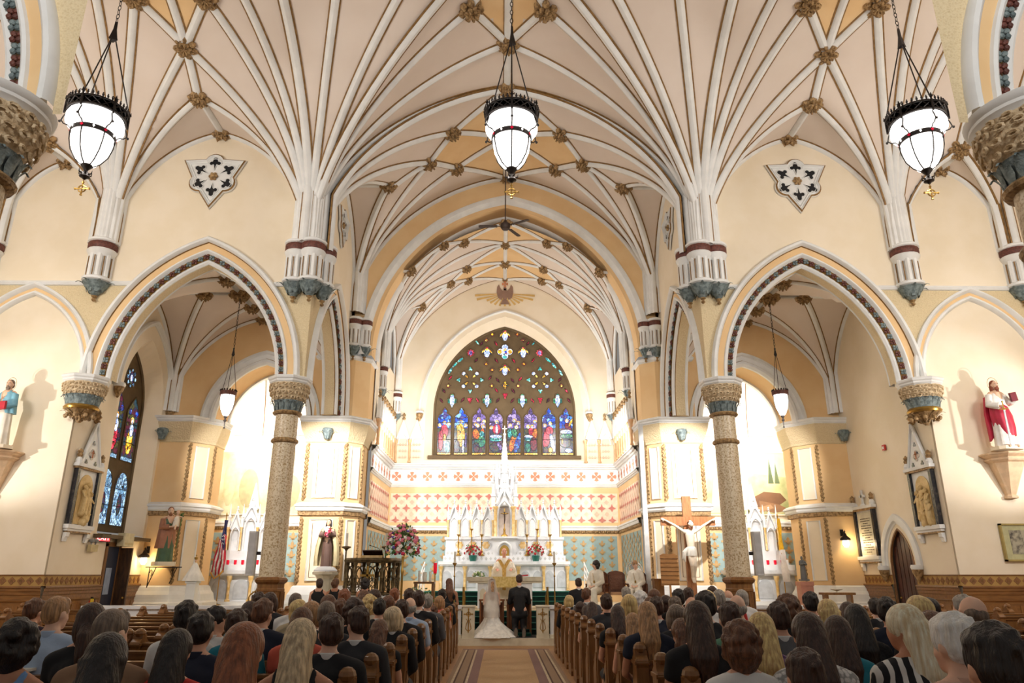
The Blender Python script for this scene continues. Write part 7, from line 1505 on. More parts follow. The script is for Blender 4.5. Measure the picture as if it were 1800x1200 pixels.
# ================= PEWS =================
ROWS = [2.44+.93*k for k in range(17)]
def pew_end_mesh():
    m = MB(); T = .055
    pts = [(-.03, 0), (.46, 0), (.46, .1), (.42, .14), (.42, .5), (.3, .62), (.17, .74), (.15, .86), (.17, .9), (.15, .93), (.1, .96), (.1, 1.0), (0, 1.0), (-.005, .96), (-.05, .93), (-.07, .9), (-.05, .86), (-.05, .12), (-.07, .08)]
    m.slab(pts, (-T, 0, 0), (0, 1, 0), (0, 0, 1), (2*T, 0, 0)); return m.mesh('pew_end', [oak])
def pew_face_mesh():
    m = MB(); m.slab([(.04, .2), (.34, .2), (.34, .45), (.2, .58), (.08, .72), (.04, .72)], (-.065, 0, 0), (0, 1, 0), (0, 0, 1), (.13, 0, 0)); m.box((0, .05, .9), (.135, .23, .03)); m.ball((0, .045, 1.015), .062, 10, 6, sy=1.15, sz=.9); return m.mesh('end_panel', [oakh])
PE, PF = pew_end_mesh(), pew_face_mesh(); PM = {}
def pew_parts(w_):
    if w_ in PM: return PM[w_]
    D = {}
    m = MB(); m.b6(0, w_, .06, .46, .42, .46); D['seat'] = m.mesh('seat', [oakh])
    m = MB(); m.b6(0, w_, -.01, .05, .84, .89); m.b6(0, w_, -.03, .07, .89, .915); D['top_rail'] = m.mesh('top_rail', [oakh])
    m = MB(); m.b6(0, w_, .01, .035, .1, .84); D['back_board'] = m.mesh('back_board', [oak])
    m = MB(); m.b6(0, w_, -.02, .02, .66, .69); D['back_rail'] = m.mesh('back_rail', [oakh])
    m = MB(); m.b6(0, w_, -.09, -.01, .54, .56); m.b6(0, w_, -.1, -.085, .54, .62); D['book_rack'] = m.mesh('book_rack', [oakh])
    m = MB(); m.b6(.05, w_-.05, -.42, -.28, .1, .15); m.b6(.1, .16, -.38, -.3, 0, .1); m.b6(w_-.16, w_-.1, -.38, -.3, 0, .1); D['kneeler'] = m.mesh('kneeler', [darkoak])
    PM[w_] = D; return D
def pew(x0, x1, y, label, group):
    a, b = sorted((x0, x1)); w_ = round(b-a, 3); t = thing('pew', label, 'pew', (a, y, 0), group=group)
    for k, me in pew_parts(w_).items():
        o = link(k, me, t)
    for x in (0, w_):
        o = link('pew_end', PE, t, loc=(x, 0, 0)); link('end_panel', PF, o)
ORD = ['nearest', 'second', 'third', 'fourth', 'fifth', 'sixth', 'seventh', 'eighth', 'ninth', 'tenth', 'eleventh', 'twelfth', 'thirteenth', 'fourteenth', 'fifteenth', 'sixteenth', 'farthest']
for i, y in enumerate(ROWS):
    for s in (-1, 1):
        pew(s*1.15, s*4.28, y, 'varnished oak pew, %s row from the camera, beside the centre aisle on the %s' % (ORD[i], SIDE[s]), 'oak pews beside the aisle')
        if y > 7.6: pew(s*4.42, s*7.3, y, 'varnished oak pew, %s row from the camera, outer half on the %s' % (ORD[i], SIDE[s]), 'oak pews in the outer halves')
        if y > 9: pew(s*9.4, s*10.85, y, 'short oak pew against the %s wall panelling, %s row from the camera' % (SIDE[s], ORD[i]), 'short pews by the walls')
# carpet
t = thing('aisle_carpet', 'beige aisle carpet with mauve striped borders', 'carpet')
cc = {'c': mat('carpet_beige', (190, 158, 118), .95, scale=60, rgb2=(176, 144, 106)), 'm': mat('carpet_mauve', (140, 110, 104), .95, scale=60), 'l': mat('carpet_light', (206, 188, 158), .95), 'd': mat('carpet_dark', (96, 68, 56), .95), 't': mat('carpet_taupe', (160, 134, 108), .95, scale=50)}
def carpet_strip(a, b, k, nm, y0=1.0, y1=18.1, z=.012):
    m = MB(); m.b6(a, b, y0, y1, .001, z); m.build(nm, [cc[k]], t)
carpet_strip(-.5, .5, 'c', 'centre_field')
for s in (-1, 1):
    for a, b, k in ((.5, .66, 'm'), (.66, .7, 'l'), (.7, .73, 'd'), (.73, .86, 't'), (.86, .89, 'd'), (.89, .93, 'l'), (.93, 1.0, 't')): carpet_strip(s*a, s*b, k, 'border_stripe')
m = MB(); m.b6(-1.0, 1.0, 18.1, 18.3, .001, .012); m.build('end_stripe', [cc['m']], t)
# booklet on the nearest pew, left corner
t = thing('open_booklet', 'open white booklet lying on the pew rail in the bottom left corner', 'book', (-4.0, 6.18, .935)); m = MB()
for sx in (-1, 1): m.add([(0, -.14, .02), (sx*.24, -.14, .03), (sx*.24, .16, .03), (0, .16, .02), (0, -.14, 0), (sx*.24, -.14, .01), (sx*.24, .16, .01), (0, .16, 0)], [(0, 1, 2, 3), (4, 5, 6, 7), (0, 1, 5, 4), (1, 2, 6, 5), (2, 3, 7, 6)])
m.build('pages', [mat('paper', (236, 230, 214), .7)], t)

# ================= CONGREGATION =================
HAIR = {'black': (26, 20, 18), 'darkbrown': (50, 32, 24), 'brown': (84, 54, 36), 'auburn': (112, 64, 38), 'ltbrown': (138, 104, 70), 'blonde': (188, 150, 100), 'paleblonde': (214, 192, 150), 'grey': (128, 122, 114), 'white': (222, 218, 210), 'greybrown': (92, 78, 66), 'greyblonde': (170, 148, 118), 'ginger': (150, 96, 66)}
HW = {'black': 'black', 'darkbrown': 'dark brown', 'brown': 'brown', 'auburn': 'auburn', 'ltbrown': 'light brown', 'blonde': 'blonde', 'paleblonde': 'pale blonde', 'grey': 'grey', 'white': 'white', 'greybrown': 'grey-brown', 'greyblonde': 'ash blonde', 'ginger': 'ginger'}
COL = {'skyblue': (120, 160, 210), 'plum': (52, 34, 52), 'paleblue': (180, 200, 226), 'black': (22, 22, 26), 'tan': (150, 116, 88), 'white': (232, 230, 226), 'navy': (28, 34, 54), 'red': (196, 46, 40), 'teal': (30, 128, 148), 'charcoal': (44, 44, 48), 'beige': (176, 160, 130), 'coral': (226, 104, 80), 'cream': (216, 202, 178), 'grey': (92, 92, 96), 'pinkish': (222, 178, 156), 'slate': (96, 116, 150), 'purple': (86, 52, 100), 'green': (100, 150, 120), 'striped': (200, 200, 204), 'whiteblock': (236, 234, 230)}
def hairmat(k):
    c = HAIR[k]; return mat('hair_'+HW[k].replace(' ', '_').replace('-', '_'), c, .42, scale=2.2, rgb2=tuple(min(255, x*1.5+8) for x in c), bump=.7, bscale=2.5, stretch=(26, 26, 2.2), detail=3, lo=.35, hi=.75)
def cloth(k, pat=None):
    if pat == 'striped': return mat('cloth_striped', (40, 40, 46), .85, kind='wave', scale=9, rgb2=(190, 190, 196), stretch=(0, 0, 3), lo=.45, hi=.55)
    if pat == 'print': return mat('cloth_black_white_print', (24, 24, 28), .85, kind='wave', scale=5, rgb2=(220, 218, 212), lo=.55, hi=.65)
    if pat == 'lace': return mat('cloth_lace_'+k, COL[k], .85, kind='voronoi', scale=40, rgb2=tuple(x*.72 for x in COL[k]), bump=.5, bscale=60)
    if pat == 'plaid': return mat('cloth_purple_pattern', (76, 48, 92), .85, kind='voronoi', scale=28, rgb2=(150, 110, 150), lo=.3, hi=.6)
    return mat('cloth_'+k, COL[k], .85, scale=5, bump=.25, bscale=9)
HC = (0, .03, 1.25)
SKW = [mat('skin_fair', (226, 176, 146)), mat('skin_tan', (196, 140, 108), .55, scale=5, rgb2=(184, 126, 96)), mat('skin_light', (234, 192, 166), .55, scale=5, rgb2=(224, 176, 150))]
def seated_body(sex, turn, voxel=.0165):
    k = 1 if sex == 'm' else .92; m = MB(); T = head_prims(m, HC, 1.02 if sex == 'm' else .97, radians(turn), -.04); sh = .19*k
    cap_(m, (0, -.01, 1.06), .058*k, (0, .015, 1.2), .052*k, 12); cap_(m, (-.05, -.01, 1.09), .05, (-sh+.01, 0, 1.02), .05); cap_(m, (.05, -.01, 1.09), .05, (sh-.01, 0, 1.02), .05)
    cap_(m, (-.085*k, .0, .95), .1*k, (.085*k, 0, .95), .1*k, 12); cap_(m, (-.07*k, 0, .72), .1*k, (.07*k, 0, .72), .1*k, 12); cap_(m, (0, 0, .95), .13*k, (0, 0, .68), .12*k, 12); cap_(m, (-.09, .02, .55), .11, (.09, .02, .55), .11, 12)
    for s in (-1, 1):
        cap_(m, (s*sh, 0, 1.015), .054*k, (s*(sh+.05), .05, .76), .042*k); cap_(m, (s*(sh+.05), .05, .76), .041*k, (s*.1, .27, .66), .028*k); hand(m, (s*.1, .27, .66), (-s*.5, .6, -.15), (0, 0, 1), k, .5, s)
        cap_(m, (s*.09, .05, .54), .085, (s*.12, .46, .53), .062); cap_(m, (s*.12, .46, .53), .058, (s*.12, .42, .1), .038); cap_(m, (s*.12, .42, .06), .042, (s*.13, .6, .035), .032)
    return organic(m, voxel, 'person', 3, [SKW[0]])
def cloth_mesh(kind, sex):
    k = 1 if sex == 'm' else .92; m = MB(); sh = .19*k; g = .022 if kind == 'jacket' else .013
    if kind in ('jacket', 'shirt', 'top'):
        cap_(m, (-.045, -.012, 1.075), .052+g*.6, (-sh, 0, 1.02), .053+g); cap_(m, (.045, -.012, 1.075), .052+g*.6, (sh, 0, 1.02), .053+g)
    cap_(m, (-.088*k, 0, .95), .1*k+g, (.088*k, 0, .95), .1*k+g, 12); cap_(m, (-.075*k, 0, .7), .105*k+g, (.075*k, 0, .7), .105*k+g, 12); cap_(m, (0, -.012, .95), .13*k+g*.7, (0, 0, .62), .125*k+g, 12); cap_(m, (-.09, .02, .55), .11+g, (.09, .02, .55), .11+g, 12)
    if kind != 'strap': cap_(m, (-.05, -.014, 1.045), .062+g*.6, (.05, -.014, 1.045), .062+g*.6)
    for s in (-1, 1):
        if kind == 'jacket': cap_(m, (s*sh, 0, 1.015), .055*k+g, (s*(sh+.05), .05, .76), .047*k+g); cap_(m, (s*(sh+.05), .05, .76), .046*k+g, (s*.125, .24, .665), .032*k+g*.8)
        elif kind == 'shirt': cap_(m, (s*sh, 0, 1.015), .055*k+g, (s*(sh+.04), .035, .82), .048*k+g)
        elif kind == 'top': cap_(m, (s*sh, 0, 1.015), .055*k+g, (s*(sh+.015), .015, .93), .052*k+g)
        elif kind == 'strap': cap_(m, (s*.09, -.075, 1.0), .03, (s*.1, -.03, 1.1), .024); cap_(m, (s*.1, -.03, 1.1), .024, (s*.1, .09, 1.0), .024)
    return organic(m, .0175, kind, 2, [cloth('black')])
def legs_mesh(skirt):
    m = MB()
    for s in (-1, 1):
        cap_(m, (s*.09, .05, .54), .1, (s*.12, .46, .535), .078)
        if not skirt: cap_(m, (s*.12, .46, .53), .074, (s*.12, .42, .1), .056)
    if skirt: cap_(m, (-.06, .3, .55), .09, (.06, .3, .55), .09); cap_(m, (-.09, .44, .5), .08, (.09, .44, .5), .08)
    return organic(m, .024, 'legs', 1, [cloth('charcoal')])
def hair_mesh(style):
    m = MB(); rd = random.Random(len(style)*7+ord(style[0])); B = lambda x, y, z, a, b, c, n=14: m.lathe([(max(.001, sin(pi*j/9)), -cos(pi*j/9)*c) for j in range(10)], (x, y, z), n, None, a, b)
    if style in ('short', 'buzz'):
        g = .0 if style == 'buzz' else .006; B(0, -.014, .03, .081+g, .1+g, .098+g); B(0, -.042, .0, .078+g, .07+g, .08); B(0, .045, .075, .06+g, .045, .045)
        if style == 'short':
            for i in range(26): a = rd.uniform(0, 6.28); b = rd.uniform(.2, 1.5); m.ball((.08*cos(a)*cos(b), -.015+.1*sin(a)*cos(b), .04+.085*sin(b)), .02, 6, 4)
    elif style == 'bald':
        for s in (-1, 1): B(s*.062, -.02, -.01, .026, .06, .05)
        B(0, -.075, -.02, .07, .035, .055)
    else:
        B(0, -.012, .03, .092, .108, .105)
        if style == 'bob': B(0, -.05, -.04, .1, .07, .12); B(0, -.04, .03, .105, .09, .1); [B(s*.085, -.005, -.04, .028, .065, .1) for s in (-1, 1)]
        if style == 'curly':
            for i in range(90): a = rd.uniform(0, 6.28); b = rd.uniform(-1.0, 1.5); yy = -.03+.1*sin(a)*cos(b); m.ball((.1*cos(a)*cos(b), yy if yy < .06 else .05, .01+.115*sin(b)), rd.uniform(.022, .036), 6, 4)
            B(0, -.05, -.04, .1, .07, .12)
        if style in ('long', 'wavy', 'pony'):
            B(0, -.055, -.03, .092, .065, .13)
            if style == 'pony':
                m.tube([(0, -.1, -.01), (0, -.15, -.06), (.01, -.15, -.18), (.02, -.13, -.32), (.03, -.12, -.42)], [.03, .04, .045, .035, .008], 10)
            else:
                L_ = .4 if style == 'long' else .34
                m.tube([(0, -.045, .02), (0, -.085, -.1), (0, -.115, -.22), (0, -.12, -L_)], [.085, .088, .095, .05], 14)
                for i in range(26):
                    x = -.105+.21*i/25; w_ = rd.uniform(.015, .026); y_ = -.02-.1*sqrt(max(0, 1-(x/.115)**2)); am = .022 if style == 'wavy' else .006; ph = rd.uniform(0, 6)
                    m.tube([(x*(.62+.4*f)+am*sin(f*11+ph), y_*(.75+.45*f)-.01, .03-(L_+.03+rd.uniform(-.02, .05))*f) for f in frange(0, 1, 7)], [w_*(1-.5*(j/7)**3) for j in range(8)], 6)
        if style == 'bun':
            B(0, -.05, -.02, .086, .07, .1); B(0, -.13, .0, .05, .045, .045)
            for i in range(10): a = i*.63; m.ball((.035*cos(a), -.145, .035*sin(a)), .024, 6, 4)
    return organic(m, .0105 if style in ('short', 'buzz', 'bald') else .012, 'hair', 1, [hairmat('black')])
BM = {}; CM = {}; HM = {}; LM = {}
def getm(D, k, f, *a):
    if k not in D: D[k] = f(*a)
    return D[k]
def setm(o, m_): o.material_slots[0].link = 'OBJECT'; o.material_slots[0].material = m_
def person(x, y, z, sex, style, hair, top, color, turn, label, group=None, rz=0, scale=1.05, skin=None, kid=False, legs=True):
    tt = max((-75, -45, -20, 0, 20, 45), key=lambda a: -abs(a-turn)); body = getm(BM, (sex, tt), seated_body, sex, tt)
    o = link('person', body, None, label, 'person', group, loc=(x, y, z), rz=rz); o.scale = (scale,)*3; setm(o, skin or SKW[int(abs(x*37+y*11)) % 3 if sex == 'f' else (int(abs(x*13)) % 2)*2])
    kind = {'lace': 'top', 'print': 'top', 'whiteblock': 'top'}.get(top, top); pat = top if top in ('lace', 'print') else ('striped' if color == 'striped' else ('plaid' if color == 'purple' else None))
    c = link({'jacket': 'jacket', 'shirt': 'shirt', 'strap': 'dress_bodice'}.get(kind, 'top'), getm(CM, (kind, sex), cloth_mesh, kind, sex), o); setm(c, cloth(color, pat))
    if legs: l = link('trousers' if sex == 'm' else 'skirt', getm(LM, sex, legs_mesh, sex == 'f'), o); setm(l, cloth('charcoal' if sex == 'm' else ('black' if color != 'black' else 'charcoal')))
    h = link('hair', getm(HM, style, hair_mesh, style), o, loc=HC); h.rotation_euler = (0, 0, radians(tt)*.85); setm(h, hairmat(hair)); h.scale = (1.02,)*3 if sex == 'm' else (1,)*3
    if kind == 'jacket' or (top == 'shirt' and sex == 'm'):
        if kind == 'jacket': cl = link('shirt_collar', COLLAR, o)
        else: cl = link('collar', COLLAR, o); setm(cl, cloth(color, pat))
    if color == 'black' and style == 'curly' and kind == 'jacket': pass
    return o
m = MB(); m.lathe([(.064, 1.085), (.068, 1.1), (.064, 1.13), (.058, 1.135)], (0, -.002, 0), 18); COLLAR = m.mesh('collar', [cloth('white')], True)
PEOPLE = """1.57 0 0.05 m short black shirt black 0
-1.93 1 -0.03 f wavy black top black 15
-1.31 1 0.01 f long auburn strap black 5
1.27 1 -0.1 m short darkbrown shirt charcoal 0
1.99 1 0.04 m short white shirt pinkish 20
-2.91 2 -0.03 f curly black strap skyblue 10
-2.39 2 0.03 m buzz greybrown shirt tan -20
-2.0 2 -0.07 f long black top red 0
-1.29 2 -0.02 f long greyblonde strap black 0
1.27 2 -0.04 f curly brown top whiteblock 0
1.68 2 0.01 f long darkbrown lace white 0
2.26 2 0.05 f long paleblonde print black 35
-3.01 3 0.03 f pony darkbrown top black 20
-2.23 3 -0.03 m short black shirt navy -5
-1.32 3 -0.04 m short darkbrown jacket black 30
1.27 3 0.04 f long darkbrown top black 10
1.72 3 -0.03 f long blonde top purple 0
2.26 3 -0.05 f long darkbrown top teal 10
2.94 3 -0.02 f bob brown top tan 0
-3.79 4 0.05 m buzz ltbrown shirt paleblue -15
-2.72 4 0.01 m short black shirt white 0
-2.3 4 -0.05 m short darkbrown shirt teal 0
-1.77 4 -0.03 f long brown top coral 5
-1.31 4 -0.03 m short darkbrown jacket charcoal 45
1.37 4 -0.11 f wavy brown top purple 15
1.78 4 0.0 m short darkbrown shirt green 0
2.19 4 0.0 m short darkbrown jacket grey 5
2.84 4 -0.01 f long black lace black 5
3.38 4 0.05 f bob blonde top charcoal 0
3.83 4 0.05 m bald greybrown jacket navy 55
-2.82 5 -0.06 m short black shirt white -75
-2.38 5 -0.0 m short brown jacket navy -20
-1.78 5 -0.01 m buzz greybrown jacket charcoal 0
-1.27 5 -0.16 f wavy brown top black 10
1.27 5 -0.02 f long ltbrown top navy 0
1.83 5 0.06 m short black jacket black 15
2.62 5 0.03 f curly brown top black 0
3.01 5 -0.0 f wavy blonde top cream 5
3.59 5 0.01 m short black jacket navy -45
-5.09 6 -0.02 m short brown shirt plum -10
-2.81 6 -0.04 f bun darkbrown top teal 0
-2.15 6 -0.04 f bob ltbrown top beige 0
-1.69 6 -0.02 f curly darkbrown top black -10
-1.27 6 -0.09 f bob greyblonde jacket black -15
1.29 6 -0.15 f long ltbrown strap coral 5
1.76 6 -0.07 f bob greybrown top charcoal 0
2.43 6 0.02 m bald grey shirt purple 0
3.63 6 -0.05 f long darkbrown top black 0
4.51 6 -0.01 f bob black top black 0
4.9 6 0.01 m short grey shirt black 55
-2.53 7 -0.05 f bob blonde jacket beige -10
-2.04 7 -0.05 m short brown jacket black 0
-1.31 7 -0.06 m short darkbrown jacket black 30
1.27 7 -0.11 f long darkbrown top black 0
1.74 7 -0.03 m short darkbrown jacket navy 0
2.17 7 -0.02 m bald ginger shirt slate 0
3.61 7 0.02 m short black jacket grey 0
-3.31 8 0.0 m short darkbrown shirt black 0
-2.83 8 0.0 m buzz greybrown shirt white 0
-2.39 8 -0.02 f bob brown top tan 0
-1.72 8 -0.07 m short black jacket black 0
-1.32 8 -0.05 m bald grey shirt paleblue 0
1.57 8 -0.02 f bob blonde top cream 0
2.18 8 -0.05 m short greybrown jacket black 0
2.61 8 0.03 f bob blonde top white 0
4.85 8 -0.07 m short black jacket black -30
-3.44 9 -0.01 f bob darkbrown top charcoal 10
-2.38 9 0.02 m short auburn shirt white 0
-2.01 9 -0.05 f curly blonde top cream 0
-1.31 9 0.0 m short darkbrown jacket black 0
1.4 9 -0.04 m short darkbrown shirt striped 0
2.03 9 -0.07 f long brown top coral 0
2.45 9 0.02 m short black shirt black 0
3.04 9 0.01 m short grey jacket black 0
-2.26 10 -0.0 f long brown top cream 0
-1.88 10 -0.07 f bob brown top charcoal 0
-1.27 10 -0.06 m short grey jacket grey 0
1.3 10 -0.16 f long darkbrown top black 10
2.06 10 -0.02 f curly white top pinkish 0
2.46 10 -0.07 f bob darkbrown top black 0
3.45 10 0.0 m bald white shirt red 0
-2.25 11 0.0 f bob darkbrown top black 0
-1.67 11 -0.0 m short darkbrown jacket black 0
-1.28 11 -0.24 f curly brown top grey 0
1.31 11 -0.24 f long darkbrown strap navy 0
2.47 11 0.0 f bob brown top white 0
3.06 11 0.01 m short darkbrown jacket black -25
3.96 11 -0.01 f bob grey top white 0
-2.05 12 -0.01 m short auburn shirt white 0
1.31 12 -0.21 f bob darkbrown top black 0
-1.3 13 -0.14 f bob ltbrown top coral -30
1.54 13 -0.02 m short brown jacket grey -40
2.31 13 0.0 m short grey jacket grey -20
3.99 13 0.01 m short darkbrown jacket black -20
-1.33 14 -0.05 m short black jacket black 0
1.27 14 -0.15 f bob blonde jacket black 20"""
CN = {'skyblue': 'sky blue', 'paleblue': 'pale blue', 'whiteblock': 'white', 'pinkish': 'pink', 'striped': 'striped'}
SN = {'short': 'short', 'buzz': 'cropped', 'bald': 'thinning', 'bob': 'bobbed', 'curly': 'curly', 'long': 'long', 'wavy': 'wavy', 'pony': 'ponytailed', 'bun': 'pinned-up'}
rowsP = {}
for ln in PEOPLE.split('\n'):
    q = ln.split(); rowsP.setdefault((int(q[1]), float(q[0]) > 0), []).append(q)
for (r, right), L_ in rowsP.items():
    L_.sort(key=lambda q: abs(float(q[0])))
    for i, q in enumerate(L_):
        x, dz = float(q[0]), float(q[2]); sex, style, hair, top, color, turn = q[3:9]; sc = 1.04+dz*.8; side = 'right' if right else 'left'
        what = {'jacket': 'jacket', 'shirt': 'shirt', 'top': 'top', 'strap': 'strappy dress', 'lace': 'lace top', 'print': 'patterned top'}[top]
        lab = '%s, %s %s hair, %s %s, %s pew row %s, %s from aisle' % ('man' if sex == 'm' else 'woman', SN[style], HW[hair], CN.get(color, color), what, ORD[r], side, ORD[i] if i else 'first')
        o = person(x, ROWS[r]+.2, (dz+1.30)-1.25*sc, sex, style, hair, top, color, int(turn), lab, 'wedding guests seated in the pews', scale=sc)
        if color == 'whiteblock':
            m = MB(); m.sweep([[(-.2, -.05, z), (-.14, -.125, z), (0, -.155, z), (.14, -.125, z), (.2, -.05, z)] for z in (.5, .86)]); m.build('black_waist_band', [cloth('black')], o)
# bridesmaids on a low bench inside the sanctuary
bn = thing('side_bench', 'low oak bench under the bridesmaids before the pulpit', 'bench', (-4.35, 20.3, .17)); m = MB(); m.b6(-1.0, 1.1, -.15, .2, .38, .44); m.build('seat', [oakh], bn)
for a in (-.85, .95): m = MB(); m.b6(a-.03, a+.03, -.12, .17, 0, .38); m.build('leg', [oakh], bn)
for u_, xx, lab, st, yaw in ((0, -4.95, 'bridesmaid in black gown with pinned dark hair, leftmost on the low bench', 'bun', 20), (1, -4.52, 'bridesmaid in black gown leaning aside, middle of the low bench', 'bun', -20), (2, -3.72, 'bridesmaid in black halter gown with dark curls, rightmost on the bench', 'curly', -20)):
    o = person(xx, 20.25, .13, 'f', st, ('darkbrown', 'brown', 'black')[u_], 'strap', 'black', yaw, lab, 'bridesmaids')
person(-1.5, 20.2, .13, 'f', 'long', 'brown', 'strap', 'black', 20, 'bridesmaid with long brown hair in black gown just left of the aisle', 'bridesmaids')
s2 = thing('side_stool', 'small oak stool under the bridesmaid left of the aisle', 'stool', (-1.5, 20.3, .17)); m = MB(); m.b6(-.2, .2, -.15, .2, .38, .44); m.build('seat', [oakh], s2); m = MB(); m.b6(-.15, .15, -.1, .15, 0, .38); m.build('stool_base', [oakh], s2)
person(1.95, 20.2, .13, 'm', 'short', 'darkbrown', 'jacket', 'black', 0, 'groomsman in black jacket seated just right of the kneeling groom', 'groomsmen')
s2 = thing('side_stool', 'small oak stool under the groomsman right of the groom', 'stool', (1.95, 20.3, .17)); m = MB(); m.b6(-.2, .2, -.15, .2, .38, .44); m.build('seat', [oakh], s2); m = MB(); m.b6(-.15, .15, -.1, .15, 0, .38); m.build('stool_base', [oakh], s2)

# ================= WEDDING COUPLE, PRIEST, SERVERS =================
def full_person(label, loc, rz, prims, skin, hc, sc=1, yaw=0, pitch=0, style='short', hair='darkbrown', eyes_=True, name='person'):
    m = MB(); T = head_prims(m, hc, sc, yaw, pitch); prims(m); o = link(name, organic(m, .0135, 'person', 2, [skin]), None, label, 'person', loc=loc, rz=rz)
    if eyes_: eyes(o, T, sc)
    h = link('hair', getm(HM, style, hair_mesh, style), o, loc=hc); h.rotation_euler = (pitch, 0, yaw); setm(h, hairmat(hair)); h.scale = (sc,)*3; return o, T
def org(par, name, f, mt, vox=.016, sm=2): m = MB(); f(m); return link(name, organic(m, vox, name, sm, [mt]), par)
suit = mat('black_suit', (20, 20, 24), .7, bump=.2, bscale=8)
def gp(m):
    cap_(m, (0, 0, 1.14), .058, (0, .02, 1.3), .052); cap_(m, (-.17, 0, 1.08), .07, (.17, 0, 1.08), .07); cap_(m, (0, 0, 1.02), .14, (0, 0, .72), .125, 14); cap_(m, (-.08, 0, .62), .11, (.08, 0, .62), .11)
    for s in (-1, 1):
        cap_(m, (s*.2, 0, 1.08), .055, (s*.24, .1, .8), .044); cap_(m, (s*.24, .1, .8), .042, (s*.06, .34, .86), .028); hand(m, (s*.06, .34, .86), (-s*.3, .6, .3), (s, 0, .3), 1, .3, s)
        cap_(m, (s*.1, .0, .58), .09, (s*.11, .06, .2), .065); cap_(m, (s*.11, .06, .2), .06, (s*.1, -.34, .13), .04); cap_(m, (s*.1, -.34, .12), .038, (s*.1, -.42, .02), .04)
g, T = full_person('groom kneeling in a black suit seen from behind at the altar', (.36, 19.85, .18), 0, gp, SKW[0], (0, .035, 1.36), 1.02, 0, -.05)
def jk(m):
    cap_(m, (-.05, -.01, 1.14), .066, (-.19, 0, 1.08), .078); cap_(m, (.05, -.01, 1.14), .066, (.19, 0, 1.08), .078); cap_(m, (-.1, 0, 1.0), .125, (.1, 0, 1.0), .125); cap_(m, (0, -.01, 1.0), .16, (0, 0, .6), .15, 14); cap_(m, (-.1, 0, .52), .13, (.1, 0, .52), .13)
    for s in (-1, 1): cap_(m, (s*.2, 0, 1.07), .078, (s*.25, .1, .8), .064); cap_(m, (s*.25, .1, .8), .062, (s*.1, .3, .85), .045)
org(g, 'jacket', jk, suit)
def tr(m):
    for s in (-1, 1): cap_(m, (s*.1, .0, .55), .11, (s*.11, .06, .2), .085); cap_(m, (s*.11, .06, .19), .08, (s*.1, -.32, .14), .062)
org(g, 'trousers', tr, suit, .018)
cl = link('shirt_collar', COLLAR, g, loc=(0, .005, .085))
for s in (-1, 1):
    m = MB(); m.lathe([(.03, -.015), (.048, -.01), (.045, .12), (.03, .2)], (s*.1, -.4, .02), 12, None, 1, .85, tilt=Matrix.Rotation(radians(8), 3, 'X')); sh_ = m.build('shoe', [mat('shoe_leather', (24, 22, 22), .3)], g, smooth=True); 
    m = MB(); m.slab([(p[0], p[1]) for p in ell(0, .1, .045, .12, 14)], (s*.1, -.455, -.0), (1, 0, 0), (0, 0, 1), (0, -.018, 0)); m.build('sole', [mat('shoe_sole', (112, 98, 84), .6)], sh_)
satin = mat('ivory_satin', (240, 232, 218), .5, scale=6, rgb2=(228, 218, 202)); tulle = mat('white_tulle', (244, 240, 232), .8, scale=12, bump=.5, bscale=14)
def bp(m):
    cap_(m, (0, 0, 1.06), .05, (0, .02, 1.2), .045); cap_(m, (-.14, 0, 1.02), .052, (.14, 0, 1.02), .052); cap_(m, (0, 0, .98), .12, (0, 0, .75), .1, 14); cap_(m, (-.06, 0, .6), .12, (.06, 0, .6), .12)
    for s in (-1, 1): cap_(m, (s*.17, 0, 1.0), .042, (s*.2, .08, .76), .034); cap_(m, (s*.2, .08, .76), .033, (s*.05, .3, .8), .024); hand(m, (s*.05, .3, .8), (-s*.3, .6, .3), (s, 0, .3), .88, .3, s)
    cap_(m, (-.08, 0, .5), .1, (-.08, .1, .1), .07); cap_(m, (.08, 0, .5), .1, (.08, .1, .1), .07)
b, T = full_person('bride kneeling in a white mermaid gown with veil seen from behind', (-.36, 19.8, .18), 0, bp, SKW[2], (0, .03, 1.28), .97, .1, 0, 'long', 'ltbrown')
m = robe([(.38, .2, .17, 0, 0, .3), (.5, .165, .15, 0, 0, .1), (.62, .2, .18, 0, -.01, 0), (.72, .17, .15, 0, 0, 0), (.82, .125, .11, 0, 0, 0), (.92, .15, .12, 0, 0, 0), (1.0, .165, .13, 0, 0, 0)], 8, .02); m.build('gown_bodice', [satin], b, smooth=True)
m = robe([(.0, .6, .52, .06, -.2, 1.4), (.02, .59, .5, .06, -.2, 1.4), (.1, .5, .42, .05, -.13, 1.2), (.22, .36, .31, .02, -.05, 1), (.34, .24, .21, 0, 0, .7), (.44, .19, .165, 0, 0, .3)], 13, .07, 96); m.build('gown_skirt', [tulle], b, smooth=True)
vm = mat('veil_net', (246, 242, 236), .9); vm.node_tree.nodes['Principled BSDF'].inputs['Alpha'].default_value = .38
m = MB(); m.sweep([[(.12*w_*sin(a), .02-.13*w_*cos(a)*(1 if abs(a) < 1.6 else .6)-dy, z) for a in frange(-1.9, 1.9, 18)] for z, w_, dy in ((1.395, .3, -.02), (1.37, .75, 0), (1.28, .95, 0), (1.1, 1.25, .02), (.85, 1.6, .03), (.6, 1.75, .05), (.45, 1.8, .06))]); m.build('veil', [vm], b, smooth=True)
m = MB(); m.lathe([(.02, 0), (.05, .01), (.03, .03)], (0, -.06, 1.385), 10); m.build('hair_comb', [satin], b)
